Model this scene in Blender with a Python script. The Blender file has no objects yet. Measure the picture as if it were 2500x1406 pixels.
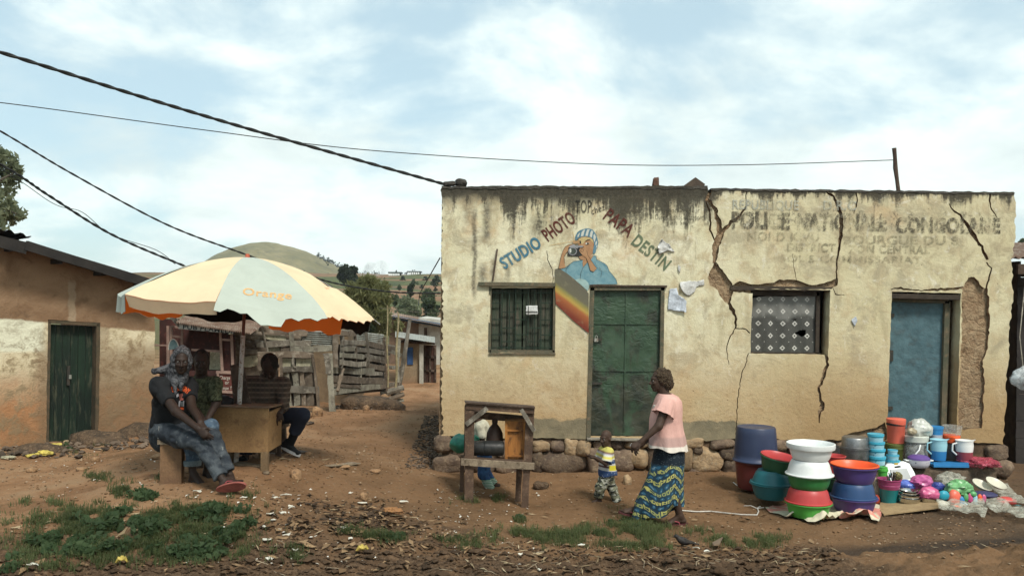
import bpy, math, random
import numpy as np
from mathutils import Vector, Matrix
from mathutils.geometry import delaunay_2d_cdt

SC = bpy.context.scene
COL = SC.collection
R = random.Random(7)
rng = np.random.default_rng(7)
PI = math.pi

# ------------------------------------------------------------------ camera, sky, sun, exposure
F, PX, PY = 2080.0, 1250.0, 740.0          # focal length and principal point in pixels of the 2500 x 1406 photograph
ROLL, EYE = math.radians(0.7), 2.3
_cr, _sr = math.cos(ROLL), math.sin(ROLL)
cd = bpy.data.cameras.new('camera')
cd.sensor_width = 36.0
cd.lens = 36.0 * F / 2500.0
cd.shift_y = (PY - 703.0) / 2500.0
cd.clip_start, cd.clip_end = 0.1, 6000.0
cam = bpy.data.objects.new('camera', cd)
COL.objects.link(cam)
cam.location = (0, 0, EYE)
cam.rotation_euler = (math.radians(90), -ROLL, 0)
SC.camera = cam

SUN_EL, SUN_AZ = math.radians(52), math.radians(153)      # azimuth clockwise from +Y
SC.view_settings.view_transform = 'Standard'
SC.view_settings.look = 'None'
SC.view_settings.gamma = 1.0
SC.view_settings.exposure = 0.74
sd = bpy.data.lights.new('sun', 'SUN')
sd.energy, sd.angle, sd.color = 2.2, math.radians(12), (1.0, 0.955, 0.87)
so = bpy.data.objects.new('sun', sd)
COL.objects.link(so)
_sdir = Vector((math.sin(SUN_AZ) * math.cos(SUN_EL), math.cos(SUN_AZ) * math.cos(SUN_EL), math.sin(SUN_EL)))
so.rotation_euler = _sdir.to_track_quat('Z', 'Y').to_euler()
so.location = _sdir * 50


class NT:
    """small helper for building shader node trees"""
    def __init__(s, tree):
        s.t, s.N, s.L = tree, tree.nodes, tree.links

    def put(s, sock, v):
        if isinstance(v, bpy.types.NodeSocket):
            s.L.new(v, sock)
        elif isinstance(v, (tuple, list)) and len(v) == 3 and sock.type == 'RGBA':
            sock.default_value = (*v, 1)
        else:
            sock.default_value = v

    def node(s, ty, ins=None, **props):
        n = s.N.new(ty)
        for k, v in props.items():
            setattr(n, k, v)
        for k, v in (ins or {}).items():
            s.put(n.inputs[k], v)
        return n

    def m(s, op, a, b=0.0, c=0.0, clamp=False):
        return s.node('ShaderNodeMath', {0: a, 1: b, 2: c}, operation=op, use_clamp=clamp).outputs[0]

    def noise(s, vec, sc=5.0, det=4.0, rough=0.55, dist=0.0, col=False):
        n = s.node('ShaderNodeTexNoise', {'Vector': vec, 'Scale': sc, 'Detail': det, 'Roughness': rough, 'Distortion': dist})
        return n.outputs['Color' if col else 'Fac']

    def vor(s, vec, sc=5.0, feature='F1', out='Distance', rnd=1.0):
        return s.node('ShaderNodeTexVoronoi', {'Vector': vec, 'Scale': sc, 'Randomness': rnd}, feature=feature).outputs[out]

    def map(s, x, a, b, c=0.0, d=1.0, smooth=True):
        return s.node('ShaderNodeMapRange', {0: x, 1: a, 2: b, 3: c, 4: d}, interpolation_type='SMOOTHSTEP' if smooth else 'LINEAR').outputs[0]

    def mix(s, f, a, b, mode='MIX'):
        n = s.node('ShaderNodeMix', data_type='RGBA', blend_type=mode)
        s.put(n.inputs[0], f); s.put(n.inputs[6], a); s.put(n.inputs[7], b)
        return n.outputs[2]

    def vm(s, op, a, b=(0, 0, 0)):
        n = s.node('ShaderNodeVectorMath', operation=op)
        s.put(n.inputs[0], a); s.put(n.inputs[1], b)
        return n.outputs[0]

    def sep(s, v):
        return s.node('ShaderNodeSeparateXYZ', {0: v}).outputs

    def xyz(s, x, y, z):
        return s.node('ShaderNodeCombineXYZ', {0: x, 1: y, 2: z}).outputs[0]

    def ramp(s, fac, stops):
        n = s.node('ShaderNodeValToRGB', {0: fac})
        e = n.color_ramp.elements
        while len(e) < len(stops):
            e.new(0.5)
        for el, (p, c) in zip(e, stops):
            el.position, el.color = p, (*c, 1)
        return n.outputs[0]


def S(r, g, b, k=1.0):
    """sRGB 0-255 to linear"""
    f = lambda c: (c / 255 / 12.92) if c <= 10 else ((c / 255 + 0.055) / 1.055) ** 2.4
    return (f(r) * k, f(g) * k, f(b) * k)


w = bpy.data.worlds.new('World')
SC.world = w
w.use_nodes = True
g = NT(w.node_tree)
g.N.clear()
sky = g.node('ShaderNodeTexSky', sky_type='NISHITA', sun_disc=False, sun_elevation=SUN_EL, sun_rotation=SUN_AZ, air_density=1.0, dust_density=0.5)
co = g.node('ShaderNodeTexCoord').outputs['Generated']
dx, dy, dz = g.sep(co)
zz = g.m('ADD', g.m('MAXIMUM', dz, 0.0), 0.30)
cp = g.xyz(g.m('DIVIDE', dx, zz), g.m('MULTIPLY', g.m('DIVIDE', dy, zz), 1.0), 3.7)
n1 = g.noise(cp, 1.45, 9, 0.56, 0.35)
n2 = g.noise(g.vm('ADD', cp, (7.3, 2.1, 5.0)), 3.2, 8, 0.6, 0.2)
n3 = g.noise(g.vm('ADD', cp, (1.3, 8.1, 2.0)), 1.1, 6, 0.55, 0.2)
# thicker to the right and low down, open blue patches up and to the left
cov = g.m('ADD', g.m('ADD', n1, g.m('MULTIPLY', dx, 0.20)), g.map(dz, 0.0, 0.25, 0.12, 0.02))
mask = g.map(g.m('ADD', cov, g.m('MULTIPLY', g.m('SUBTRACT', n2, 0.5), 0.22)), 0.40, 0.60)
shade = g.map(g.m('ADD', g.m('MULTIPLY', n3, 0.65), g.m('MULTIPLY', n2, 0.35)), 0.36, 0.60)
cloud = g.mix(shade, (4.75, 5.5, 5.5), (6.7, 7.4, 7.05))
skyb = g.mix(0.70, g.vm('MULTIPLY', sky.outputs[0], (0.85, .95, 0.88)), (4.0, 5.2, 5.6))
csky = g.mix(mask, skyb, cloud)
bg = g.node('ShaderNodeBackground', {'Color': csky, 'Strength': 0.1})
g.L.new(bg.outputs[0], g.node('ShaderNodeOutputWorld').inputs[0])


# ------------------------------------------------------------------ pixel <-> place
def at(px, py, d):
    """the point at depth d (metres along the view axis) that the photograph shows at pixel px, py"""
    xc, zc = (px - PX) / F, (PY - py) / F
    return Vector(((xc * _cr - zc * _sr) * d, d, EYE + (zc * _cr + xc * _sr) * d))


def onplane(px, py, p0, n):
    a = at(px, py, 1.0) - cam.location
    t = (Vector(p0) - cam.location).dot(Vector(n)) / a.dot(Vector(n))
    return cam.location + a * t


# ------------------------------------------------------------------ numpy noise
def _h(i, j, k, seed):
    n = (i * 374761393 + j * 668265263 + k * 974634777 + seed * 362437) & 0xFFFFFFFF
    n = ((n ^ (n >> 13)) * 1274126177) & 0xFFFFFFFF
    n = n ^ (n >> 16)
    return (n & 0xFFFF) / 32767.5 - 1.0


def vn(p, seed=0):
    """value noise, p (N,3) -> [-1,1]"""
    p = np.asarray(p, float)
    i = np.floor(p).astype(np.int64)
    f = p - i
    f = f * f * (3 - 2 * f)
    r = 0
    for a in (0, 1):
        for b in (0, 1):
            for c in (0, 1):
                wt = (f[..., 0] if a else 1 - f[..., 0]) * (f[..., 1] if b else 1 - f[..., 1]) * (f[..., 2] if c else 1 - f[..., 2])
                r = r + wt * _h(i[..., 0] + a, i[..., 1] + b, i[..., 2] + c, seed)
    return r


def fbm(p, oct=4, seed=0, gain=0.5):
    p = np.asarray(p, float)
    r, a = 0, 1.0
    for o in range(oct):
        r = r + a * vn(p * (2 ** o), seed + o)
        a *= gain
    return r


# ------------------------------------------------------------------ objects
WL = {}          # world place of every root / part, so that parts can be modelled in world coordinates


def tag(o, label=None, cat=None, group=None, kind=None, category=None):
    cat = cat or category
    for k, v in (('label', label), ('category', cat), ('group', group), ('kind', kind)):
        if v:
            o[k] = v
    return o


def thing(name, label, cat, loc, group=None, rz=0.0, kind=None):
    o = bpy.data.objects.new(name, None)
    o.empty_display_size = 0.1
    COL.objects.link(o)
    o.location = loc
    o.rotation_euler = (0, 0, rz)
    WL[o] = Vector(loc)
    return tag(o, label, cat, group, kind)


def addmesh(name, v, f, m, parent=None, org=None, sm=35, **props):
    v = np.asarray(v, float).reshape(-1, 3)
    if parent is not None:
        org = WL[parent]
    elif org is None:
        org = Vector(((v[:, 0].min() + v[:, 0].max()) / 2, (v[:, 1].min() + v[:, 1].max()) / 2, v[:, 2].min()))
    org = Vector(org)
    me = bpy.data.meshes.new(name)
    me.from_pydata((v - np.array(org)).tolist(), [], f)
    me.validate()
    for mm in (m if isinstance(m, (list, tuple)) else [m]):
        me.materials.append(mm)
    if sm:
        me.polygons.foreach_set('use_smooth', [True] * len(me.polygons))
        me.set_sharp_from_angle(angle=math.radians(sm))
    o = bpy.data.objects.new(name, me)
    COL.objects.link(o)
    if parent is not None:
        o.parent = parent
    else:
        o.location = org
    WL[o] = org
    tag(o, **props)
    return o


class MB:
    """collects shapes; put() links them as one mesh object"""
    def __init__(s):
        s.v, s.f = [], []

    def add(s, v, f):
        n = len(s.v)
        s.v += [tuple(x) for x in v]
        s.f += [tuple(i + n for i in q) for q in f]
        return s

    def box(s, c, size, rot=None, jit=0.0):
        c = Vector(c)
        vs = []
        for sx in (-.5, .5):
            for sy in (-.5, .5):
                for sz in (-.5, .5):
                    p = Vector((sx * size[0], sy * size[1], sz * size[2]))
                    if jit:
                        p += Vector((R.uniform(-jit, jit), R.uniform(-jit, jit), R.uniform(-jit, jit)))
                    vs.append(c + (rot @ p if rot else p))
        return s.add(vs, [(0, 1, 3, 2), (4, 6, 7, 5), (0, 4, 5, 1), (2, 3, 7, 6), (0, 2, 6, 4), (1, 5, 7, 3)])

    def bar(s, p0, p1, w, h, up=(0, 0, 1), jit=0.0, seg=1, bow=0.0):
        """rectangular bar from p0 to p1, w across, h along up"""
        p0, p1, up = Vector(p0), Vector(p1), Vector(up)
        d = (p1 - p0).normalized()
        x = d.cross(up).normalized()
        u = x.cross(d).normalized()
        vs, fs = [], []
        for i in range(seg + 1):
            c = p0.lerp(p1, i / seg) + u * bow * math.sin(PI * i / seg)
            for a, b in ((-1, -1), (1, -1), (1, 1), (-1, 1)):
                q = c + x * (a * w / 2) + u * (b * h / 2)
                if jit:
                    q += x * R.uniform(-jit, jit) * .3 + u * R.uniform(-jit, jit) + d * R.uniform(-jit, jit)
                vs.append(q)
        for i in range(seg):
            o = i * 4
            for k in range(4):
                fs.append((o + k, o + (k + 1) % 4, o + 4 + (k + 1) % 4, o + 4 + k))
        fs += [(3, 2, 1, 0), tuple(seg * 4 + k for k in range(4))]
        return s.add(vs, fs)

    def tube(s, pts, r, n=8, cap=True):
        pts = [Vector(p) for p in pts]
        rs = r if isinstance(r, (list, tuple)) else [r] * len(pts)
        vs, fs = [], []
        prev = None
        for i, p in enumerate(pts):
            t = (pts[min(i + 1, len(pts) - 1)] - pts[max(i - 1, 0)]).normalized()
            if prev is None:
                a = t.cross(Vector((0, 0, 1)))
                if a.length < .05:
                    a = t.cross(Vector((0, 1, 0)))
            else:
                a = prev - t * prev.dot(t)
            a.normalize(); prev = a
            b = t.cross(a)
            for k in range(n):
                th = 2 * PI * k / n
                vs.append(p + (a * math.cos(th) + b * math.sin(th)) * rs[i])
        for i in range(len(pts) - 1):
            for k in range(n):
                fs.append((i * n + k, i * n + (k + 1) % n, (i + 1) * n + (k + 1) % n, (i + 1) * n + k))
        if cap:
            fs += [tuple(range(n))[::-1], tuple((len(pts) - 1) * n + k for k in range(n))]
        return s.add(vs, fs)

    def lathe(s, prof, c=(0, 0, 0), n=32, rot=None, sq=(1, 1)):
        """closed profile [(r,z)...] turned about z"""
        c = Vector(c)
        vs, fs = [], []
        for r, z in prof:
            for k in range(n):
                th = 2 * PI * k / n
                p = Vector((r * math.cos(th) * sq[0], r * math.sin(th) * sq[1], z))
                vs.append(c + (rot @ p if rot else p))
        m = len(prof)
        for i in range(m - 1):
            for k in range(n):
                fs.append((i * n + k, i * n + (k + 1) % n, (i + 1) * n + (k + 1) % n, (i + 1) * n + k))
        if prof[0][0] > 1e-6:
            fs.append(tuple(range(n))[::-1])
        if prof[-1][0] > 1e-6:
            fs.append(tuple((m - 1) * n + k for k in range(n)))
        return s.add(vs, fs)

    def prism(s, pts, off):
        """polygon extruded by the vector off"""
        n = len(pts)
        off = Vector(off)
        a = [Vector(p) for p in pts]
        return s.add(a + [p + off for p in a], [tuple(range(n)), tuple(range(2 * n - 1, n - 1, -1))] + [(i, n + i, n + (i + 1) % n, (i + 1) % n) for i in range(n)])

    def ell(s, c, r, nu=16, nv=10, rot=None, disp=None, vdisp=None):
        c = Vector(c)
        vs, fs = [], []
        if vdisp:
            ph_, th_ = np.meshgrid(PI * np.arange(nv + 1) / nv, 2 * PI * np.arange(nu) / nu, indexing='ij')
            kk = iter(vdisp(np.stack([np.sin(ph_) * np.cos(th_), np.sin(ph_) * np.sin(th_), np.cos(ph_)], -1).reshape(-1, 3)).tolist())
            disp = lambda q: next(kk)
        for j in range(nv + 1):
            ph = PI * j / nv
            for i in range(nu):
                th = 2 * PI * i / nu
                q = Vector((math.sin(ph) * math.cos(th), math.sin(ph) * math.sin(th), math.cos(ph)))
                k = disp(q) if disp else 1.0
                p = Vector((q.x * r[0] * k, q.y * r[1] * k, q.z * r[2] * k))
                vs.append(c + (rot @ p if rot else p))
        for j in range(nv):
            for i in range(nu):
                fs.append((j * nu + i, (j + 1) * nu + i, (j + 1) * nu + (i + 1) % nu, j * nu + (i + 1) % nu))
        return s.add(vs, fs)

    def rings(s, rings, close=True, cap=False):
        n = len(rings[0])
        vs = [p for r_ in rings for p in r_]
        fs = []
        for i in range(len(rings) - 1):
            for k in range(n if close else n - 1):
                fs.append((i * n + k, i * n + (k + 1) % n, (i + 1) * n + (k + 1) % n, (i + 1) * n + k))
        if cap:
            fs += [tuple(range(n))[::-1], tuple((len(rings) - 1) * n + k for k in range(n))]
        return s.add(vs, fs)

    def put(s, name, m, parent=None, org=None, sm=35, **props):
        return addmesh(name, s.v, s.f, m, parent, org, sm, **props)


def dup(root, loc, rz=None, label=None, sc=None):
    """a copy of a thing with copies of its parts and sub-parts"""
    r = root.copy(); COL.objects.link(r)
    r.location = loc
    if rz is not None:
        r.rotation_euler = (0, 0, rz)
    if sc:
        r.scale = (sc, sc, sc) if not isinstance(sc, tuple) else sc
    if label:
        r['label'] = label
    def kids(a, b):
        for ch in [o for o in a.children]:
            c = ch.copy(); COL.objects.link(c); c.parent = b
            c.matrix_parent_inverse = ch.matrix_parent_inverse
            kids(ch, c)
    kids(root, r)
    return r


# ------------------------------------------------------------------ materials
def mat(name, build, rough=0.8, spec=0.25, metal=0.0):
    m = bpy.data.materials.new(name)
    m.use_nodes = True
    g = NT(m.node_tree)
    g.N.clear()
    out = g.node('ShaderNodeOutputMaterial')
    b = g.node('ShaderNodeBsdfPrincipled', {'Roughness': rough, 'Metallic': metal, 'Specular IOR Level': spec})
    g.b = b
    g.tc = g.node('ShaderNodeTexCoord')
    g.co = g.tc.outputs['Object']
    g.geo = g.node('ShaderNodeNewGeometry')
    d = build(g)
    if not isinstance(d, dict):
        d = {'col': d}
    g.put(b.inputs['Base Color'], d['col'])
    if 'rough' in d: g.put(b.inputs['Roughness'], d['rough'])
    if 'metal' in d: g.put(b.inputs['Metallic'], d['metal'])
    if 'alpha' in d: g.put(b.inputs['Alpha'], d['alpha'])
    if 'trans' in d: g.put(b.inputs['Transmission Weight'], d['trans'])
    if 'sheen' in d: g.put(b.inputs['Sheen Weight'], d['sheen'])
    if 'h' in d:
        bp = g.node('ShaderNodeBump', {'Height': d['h'], 'Strength': d.get('bs', 0.5), 'Distance': d.get('bd', 0.02)})
        g.L.new(bp.outputs[0], b.inputs['Normal'])
    sh = b.outputs[0]
    if 'sss' in d:      # thin cloth that lets light through
        tr = g.node('ShaderNodeBsdfTranslucent', {'Color': d['sss']})
        mx = g.node('ShaderNodeMixShader', {0: d.get('sssf', 0.35)})
        g.L.new(sh, mx.inputs[1]); g.L.new(tr.outputs[0], mx.inputs[2])
        sh = mx.outputs[0]
    g.L.new(sh, out.inputs[0])
    return m


def sm_(name, c1, c2=None, sc=6.0, rough=0.75, bump=0.0, bsc=60.0, c3=None, st=(1, 1, 1), spec=0.25, metal=0.0, lo=0.35, hi=0.65, world=False, dirt=None, dirt_z=None, bd=0.01, rand=0.0):
    """general surface: two or three colours in noise, optional grain, dirt rising from the bottom"""
    c2 = c2 or tuple(x * 0.75 for x in c1)
    def build(g):
        v = g.vm('MULTIPLY', g.geo.outputs['Position'] if world else g.co, st)
        n = g.noise(v, sc, 6, 0.6, 0.3)
        col = g.mix(g.map(n, lo, hi), c1, c2)
        if c3:
            col = g.mix(g.map(g.noise(g.vm('ADD', v, (3, 9, 4)), sc * 2.7, 5, 0.65), 0.52, 0.66), col, c3)
        fine = g.noise(v, bsc, 3, 0.6)
        col = g.mix(0.5, col, g.mix(g.map(fine, 0.3, 0.7), (.72, .72, .72), (1.25, 1.25, 1.25)), 'MULTIPLY')
        if rand:
            oi = g.node('ShaderNodeObjectInfo').outputs['Random']
            col = g.mix(1.0, col, g.mix(oi, (1 - rand,) * 3, (1 + rand,) * 3), 'MULTIPLY')
        if dirt:
            z = g.sep(g.co)[2]
            col = g.mix(g.map(g.m('ADD', z, g.m('MULTIPLY', g.m('SUBTRACT', n, .5), dirt_z)), 0.0, dirt_z, 0.85, 0.0), col, dirt)
        d = {'col': col, 'rough': g.map(fine, 0.2, 0.8, max(rough - .1, .05), min(rough + .1, 1))}
        if bump:
            d.update(h=g.m('ADD', fine, g.m('MULTIPLY', n, 0.7)), bs=bump, bd=bd)
        return d
    return mat(name, build, rough, spec, metal)


M_wood_grey = sm_('weathered_grey_wood', (.21, .19, .155), (.10, .085, .065), 3, .9, .6, 50, c3=(.30, .27, .22), st=(1, 1, 1), rand=.3)
M_wood_dark = sm_('dark_brown_wood', (.085, .058, .042), (.045, .03, .022), 4, .85, .5, 60, c3=(.12, .09, .07), rand=.15)
M_wood_pale = sm_('pale_dry_wood', (.30, .24, .165), (.17, .13, .09), 5, .9, .5, 60, c3=(.10, .075, .05))
M_wood_orange = sm_('orange_brown_wood', (.36, .155, .04), (.20, .075, .022), 5, .6, .3, 40, c3=(.12, .05, .02), st=(1, 1, .25))
M_bamboo = sm_('dry_bamboo', (.36, .30, .17), (.22, .18, .10), 8, .7, .2, 50)
M_rust = sm_('rusty_sheet_metal', (.28, .20, .15), (.17, .10, .07), 4, .75, .3, 60, c3=(.33, .28, .23), metal=.2)
M_zinc = sm_('grey_sheet_metal', (.36, .37, .33), (.22, .22, .19), 5, .55, .3, 50, c3=(.20, .15, .11), metal=.3)
M_black = sm_('black_rubber', (.012, .012, .013), (.02, .02, .02), 10, .6, .2, 50)
M_iron = sm_('dark_iron', (.03, .032, .028), (.05, .04, .03), 20, .6, .2, 80)
M_stone = sm_('brown_field_stone', (.15, .105, .07), (.09, .062, .045), 6, .9, .8, 30, c3=(.20, .15, .10), rand=.35, bd=.02)
M_stone_tan = sm_('tan_field_stone', (.36, .25, .145), (.22, .15, .085), 6, .9, .7, 30, c3=(.27, .21, .14), rand=.2, bd=.02)
M_mud = sm_('raw_mud_brick', (.30, .185, .105), (.17, .10, .058), 9, .95, 1.0, 22, c3=(.11, .062, .036), bd=.05)
M_dark_in = sm_('unlit_interior', (.03, .026, .022), (.018, .016, .014), 3, .95)  # shade inside buildings put into a near-black colour

# ------------------------------------------------------------------ ground
_gp = [(118, 1085, 13.0), (0, 1100, 12.0), (375, 1048, 14.4), (200, 1125, 11.2), (330, 1100, 11.2), (100, 1185, 9.4), (0, 1235, 8.0), (250, 1190, 8.8), (30, 1290, 7.0),
       (330, 1170, 8.6), (400, 1168, 8.1), (650, 1150, 8.6), (580, 1196, 7.5), (740, 1112, 9.4), (500, 1230, 7.3), (690, 1200, 8.1), (300, 1245, 7.2), (430, 1290, 6.9),
       (100, 1345, 6.5), (200, 1370, 6.35), (330, 1330, 6.6), (550, 1320, 6.7), (0, 1390, 6.15), (300, 1406, 6.1), (700, 1400, 6.2), (1250, 1406, 6.2), (1700, 1406, 6.25),
       (2000, 1395, 6.45), (2200, 1390, 6.3), (2500, 1320, 7.0), (2500, 1400, 6.1), (2350, 1340, 7.5), (2150, 1352, 7.4), (1900, 1320, 8.1), (2480, 1300, 8.2),
       (750, 1290, 7.1), (1000, 1300, 7.6), (820, 1210, 8.5), (900, 1250, 8.0), (1000, 1150, 10.4), (900, 1080, 12.4), (800, 1040, 14.0), (1000, 985, 19.5), (830, 1002, 16.2),
       (650, 1015, 15.4), (980, 962, 20.6), (1060, 1150, 11.3), (1060, 1085, 12.8), (1300, 1150, 11.4), (1700, 1155, 11.3), (2100, 1172, 11.2), (2450, 1180, 11.1),
       (1220, 1237, 9.6), (1640, 1277, 8.9), (1480, 1228, 10.0), (1975, 1268, 9.3), (2400, 1255, 9.3), (1550, 1310, 8.0), (1300, 1350, 7.1), (1200, 1290, 8.1), (1800, 1300, 8.5),
       (2250, 1180, 10.9), (1850, 1200, 10.4), (720, 1180, 8.6), (860, 1170, 9.4)]
_P = np.array([at(*p) for p in _gp])
_extra = [(-12, 5.5, .3), (0, 4.5, .4), (10, 5, .45), (12, 9, .1), (12, 14, .1), (-13, 10, .1), (-12, 16, .1), (-4, 24, .1), (4, 24, .1), (5, 15, .2), (0, 15, .25)]
_P = np.vstack([_P, np.array(_extra)])


def _U(a, b):
    r2 = ((a[:, None, :] - b[None, :, :]) ** 2).sum(-1)
    return r2 * np.log(r2 + 1e-9) * .5


_n = len(_P)
_K = _U(_P[:, :2], _P[:, :2]) + np.eye(_n) * 0.25
_A = np.zeros((_n + 3, _n + 3))
_A[:_n, :_n] = _K
_A[:_n, _n] = 1; _A[:_n, _n + 1:] = _P[:, :2]
_A[_n, :_n] = 1; _A[_n + 1:, :_n] = _P[:, :2].T
_w = np.linalg.solve(_A, np.concatenate([_P[:, 2], [0, 0, 0]]))


def _sstep(x, a, b):
    t = np.clip((x - a) / (b - a), 0, 1)
    return t * t * (3 - 2 * t)


def gz(x, y):
    """height of the ground (arrays)"""
    x = np.atleast_1d(np.asarray(x, float)); y = np.atleast_1d(np.asarray(y, float))
    xc, yc = np.clip(x, -11, 11), np.clip(y, 5, 23)
    q = np.stack([xc, yc], -1)
    z = np.empty(len(q))
    for i in range(0, len(q), 20000):
        z[i:i + 20000] = _U(q[i:i + 20000], _P[:, :2]) @ _w[:_n] + _w[_n] + q[i:i + 20000] @ _w[_n + 1:]
    z = np.clip(z, -.15, .8)
    far = _sstep(np.hypot(np.maximum(np.abs(x) - 11, 0), np.maximum(y - 23, 0)), 0, 8)
    z = z * (1 - far) + 0.1 * far
    near = 1 - far
    p3 = np.stack([x, y, x * 0], -1)
    berm = np.clip(_sstep(-y, -7.5, -6.9), 0, 1)                  # loose dug soil beside the road
    rub = np.exp(-(((x + 1.0) / 1.1) ** 2 + ((y - 7.7) / .55) ** 2)) # trodden rubbish heap
    amp = .010 + .030 * berm + .02 * rub
    z = z + near * (fbm(p3 * 1.3, 3, 5) * .022 + fbm(p3 * 6, 4, 9, .6) * amp)
    pebb = np.clip(vn(p3 * 13, 31) - .62, 0, 1) * .045 + np.clip(vn(p3 * 27, 37) - .55, 0, 1) * .018
    return z + near * pebb * (1 - .5 * berm)


def G(px, py, d0=4.5, d1=32.0):
    """where the photograph's pixel meets the ground"""
    ds = np.linspace(d0, d1, 500)
    a = at(px, py, 1.0) - cam.location
    pts = np.array(cam.location)[None] + ds[:, None] * np.array(a)[None]
    h = pts[:, 2] - gz(pts[:, 0], pts[:, 1])
    k = np.argmax(h < 0)
    if h[k] >= 0:
        k = len(ds) - 1
    t = ds[k] if k == 0 else ds[k - 1] + (ds[k] - ds[k - 1]) * h[k - 1] / max(h[k - 1] - h[k], 1e-6)
    p = Vector(cam.location) + a * float(t)
    p.z = float(gz(p.x, p.y)[0])
    return p


def _axis(lo, hi, step, reach, grow=1.25):
    c = list(np.arange(lo, hi + 1e-6, step))
    s, e = step, c[-1]
    while e < reach:
        s *= grow; e += s; c.append(e)
    s, e, pre = step, c[0], []
    while e > -reach:
        s *= grow; e -= s; pre.append(e)
    return np.array(pre[::-1] + c)


_gx = _axis(-6.5, 6.8, .032, 2500)
_y0 = np.arange(5.4, 10.5, .024)
_y1 = list(np.arange(10.5, 17, .05))
_e, _s = 17.0, .06
while _e < 3000:
    _y1.append(_e); _s *= 1.12; _e += _s
_gy = np.array([-2500, -300, -40, 0, 2.5, 4.0, 4.8] + list(_y0) + _y1)
_X, _Y = np.meshgrid(_gx, _gy, indexing='ij')
_Z = gz(_X.ravel(), _Y.ravel())
_nx, _ny = _X.shape
_I = np.arange(_nx * _ny).reshape(_nx, _ny)
_f = np.stack([_I[:-1, :-1], _I[1:, :-1], _I[1:, 1:], _I[:-1, 1:]], -1).reshape(-1, 4)


def _soil(g):
    p = g.geo.outputs['Position']
    x, y, z = g.sep(p)
    a = g.noise(p, .9, 6, .6, .4)
    b = g.noise(p, 5.0, 6, .65, .3)
    c = g.noise(p, 34.0, 5, .7)
    d = g.vor(p, 26.0)
    dry = g.map(y, 9.0, 17.0)                         # the trodden lane is paler and redder
    left = g.map(x, -1.5, -3.5)
    pale = g.m('MAXIMUM', dry, g.m('MULTIPLY', left, .8))
    base = g.mix(g.map(a, .35, .65), (.128, .073, .037), (.185, .105, .054))
    lane = g.mix(g.map(b, .35, .7), (.25, .125, .060), (.33, .180, .095))
    lane = g.mix(g.map(a, .4, .7), lane, (.29, .185, .105))
    col = g.mix(g.m('MULTIPLY', pale, g.map(a, .25, .6)), base, lane)
    berm = g.map(g.m('ADD', y, g.m('MULTIPLY', g.m('SUBTRACT', b, .5), 1.2)), 7.3, 6.7)
    road = g.map(g.m('ADD', x, g.m('MULTIPLY', g.m('SUBTRACT', a, .5), .5)), 2.55, 3.15)
    berm = g.m('MULTIPLY', berm, g.m('SUBTRACT', 1.0, road))
    col = g.mix(g.m('MULTIPLY', berm, g.map(b, .3, .6, .45, 1.0)), col, g.mix(g.map(c, .3, .7), (.045, .029, .018), (.105, .066, .040)))
    heap = g.m('MULTIPLY', g.map(g.m('ABSOLUTE', g.m('ADD', x, 1.0)), 1.3, .4), g.map(g.m('ABSOLUTE', g.m('SUBTRACT', y, 7.6)), .8, .3))
    col = g.mix(g.m('MULTIPLY', heap, g.map(b, .35, .6, 0, .85)), col, (.05, .034, .023))
    wet = g.m('MULTIPLY', g.map(x, 2.9, 4.9), g.m('MULTIPLY', g.map(y, 7.0, 7.5), g.map(b, .2, .6, .3, .65)))   # damp black gutter
    col = g.mix(wet, col, (.06, .045, .033))
    ditch = g.m('MULTIPLY', g.map(x, 2.3, 3.0), g.m('MULTIPLY', g.map(y, 6.95, 7.25), g.map(y, 8.3, 7.7)))
    col = g.mix(g.m('MULTIPLY', ditch, .8), col, (.03, .024, .02))
    col = g.mix(g.map(c, .45, .8, 0, .45), col, g.mix(.5, col, (.32, .24, .16)))
    col = g.mix(g.map(d, .10, .02, 0, .5), col, g.mix(g.map(b, .4, .6), (.30, .22, .15), (.40, .34, .27)))
    col = g.mix(g.map(c, .42, .25, 0, .55), col, (.05, .03, .018))
    far = g.map(y, 24.0, 45.0)
    col = g.mix(far, col, g.mix(g.map(b, .4, .6), (.06, .075, .03), (.13, .10, .05)))
    h = g.m('ADD', g.m('MULTIPLY', c, .7), g.m('ADD', b, g.m('MULTIPLY', g.map(d, .15, 0.0), .5)))
    return {'col': col, 'h': h, 'bs': .9, 'bd': .03, 'rough': .95}


M_soil = mat('red_brown_soil', _soil, .95, .1)
addmesh('ground', np.stack([_X.ravel(), _Y.ravel(), _Z], -1), _f.tolist(), M_soil, org=(0, 0, 0), sm=80, kind='structure')


# ------------------------------------------------------------------ hills
def heightfield(name, xs, ys, fz, m):
    X, Y = np.meshgrid(xs, ys, indexing='ij')
    Z = fz(X.ravel(), Y.ravel())
    I = np.arange(X.size).reshape(X.shape)
    f = np.stack([I[:-1, :-1], I[1:, :-1], I[1:, 1:], I[:-1, 1:]], -1).reshape(-1, 4)
    return addmesh(name, np.stack([X.ravel(), Y.ravel(), Z], -1), f.tolist(), m, org=(0, 0, 0), sm=80, kind='structure')


def _side(x, y):
    p3 = np.stack([x, y, x * 0], -1)
    rise = 11.2 * _sstep(y, 40, 285) * 1.0
    rise = rise * (.30 + .70 * _sstep(y, 60, 280))
    fall = 1 - .9 * _sstep(y, 292, 420)
    shape = (1 - .85 * _sstep(x, 30, 120))
    terr = .35 * np.sin(y * .16 + x * .02) * _sstep(y, 60, 100)
    return -.2 + rise * fall * shape + fbm(p3 * .02, 4, 3) * .8 * _sstep(y, 45, 80) + terr * shape - 1.2 * _sstep(-x, 80, 160) * _sstep(y, 200, 290)


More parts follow.
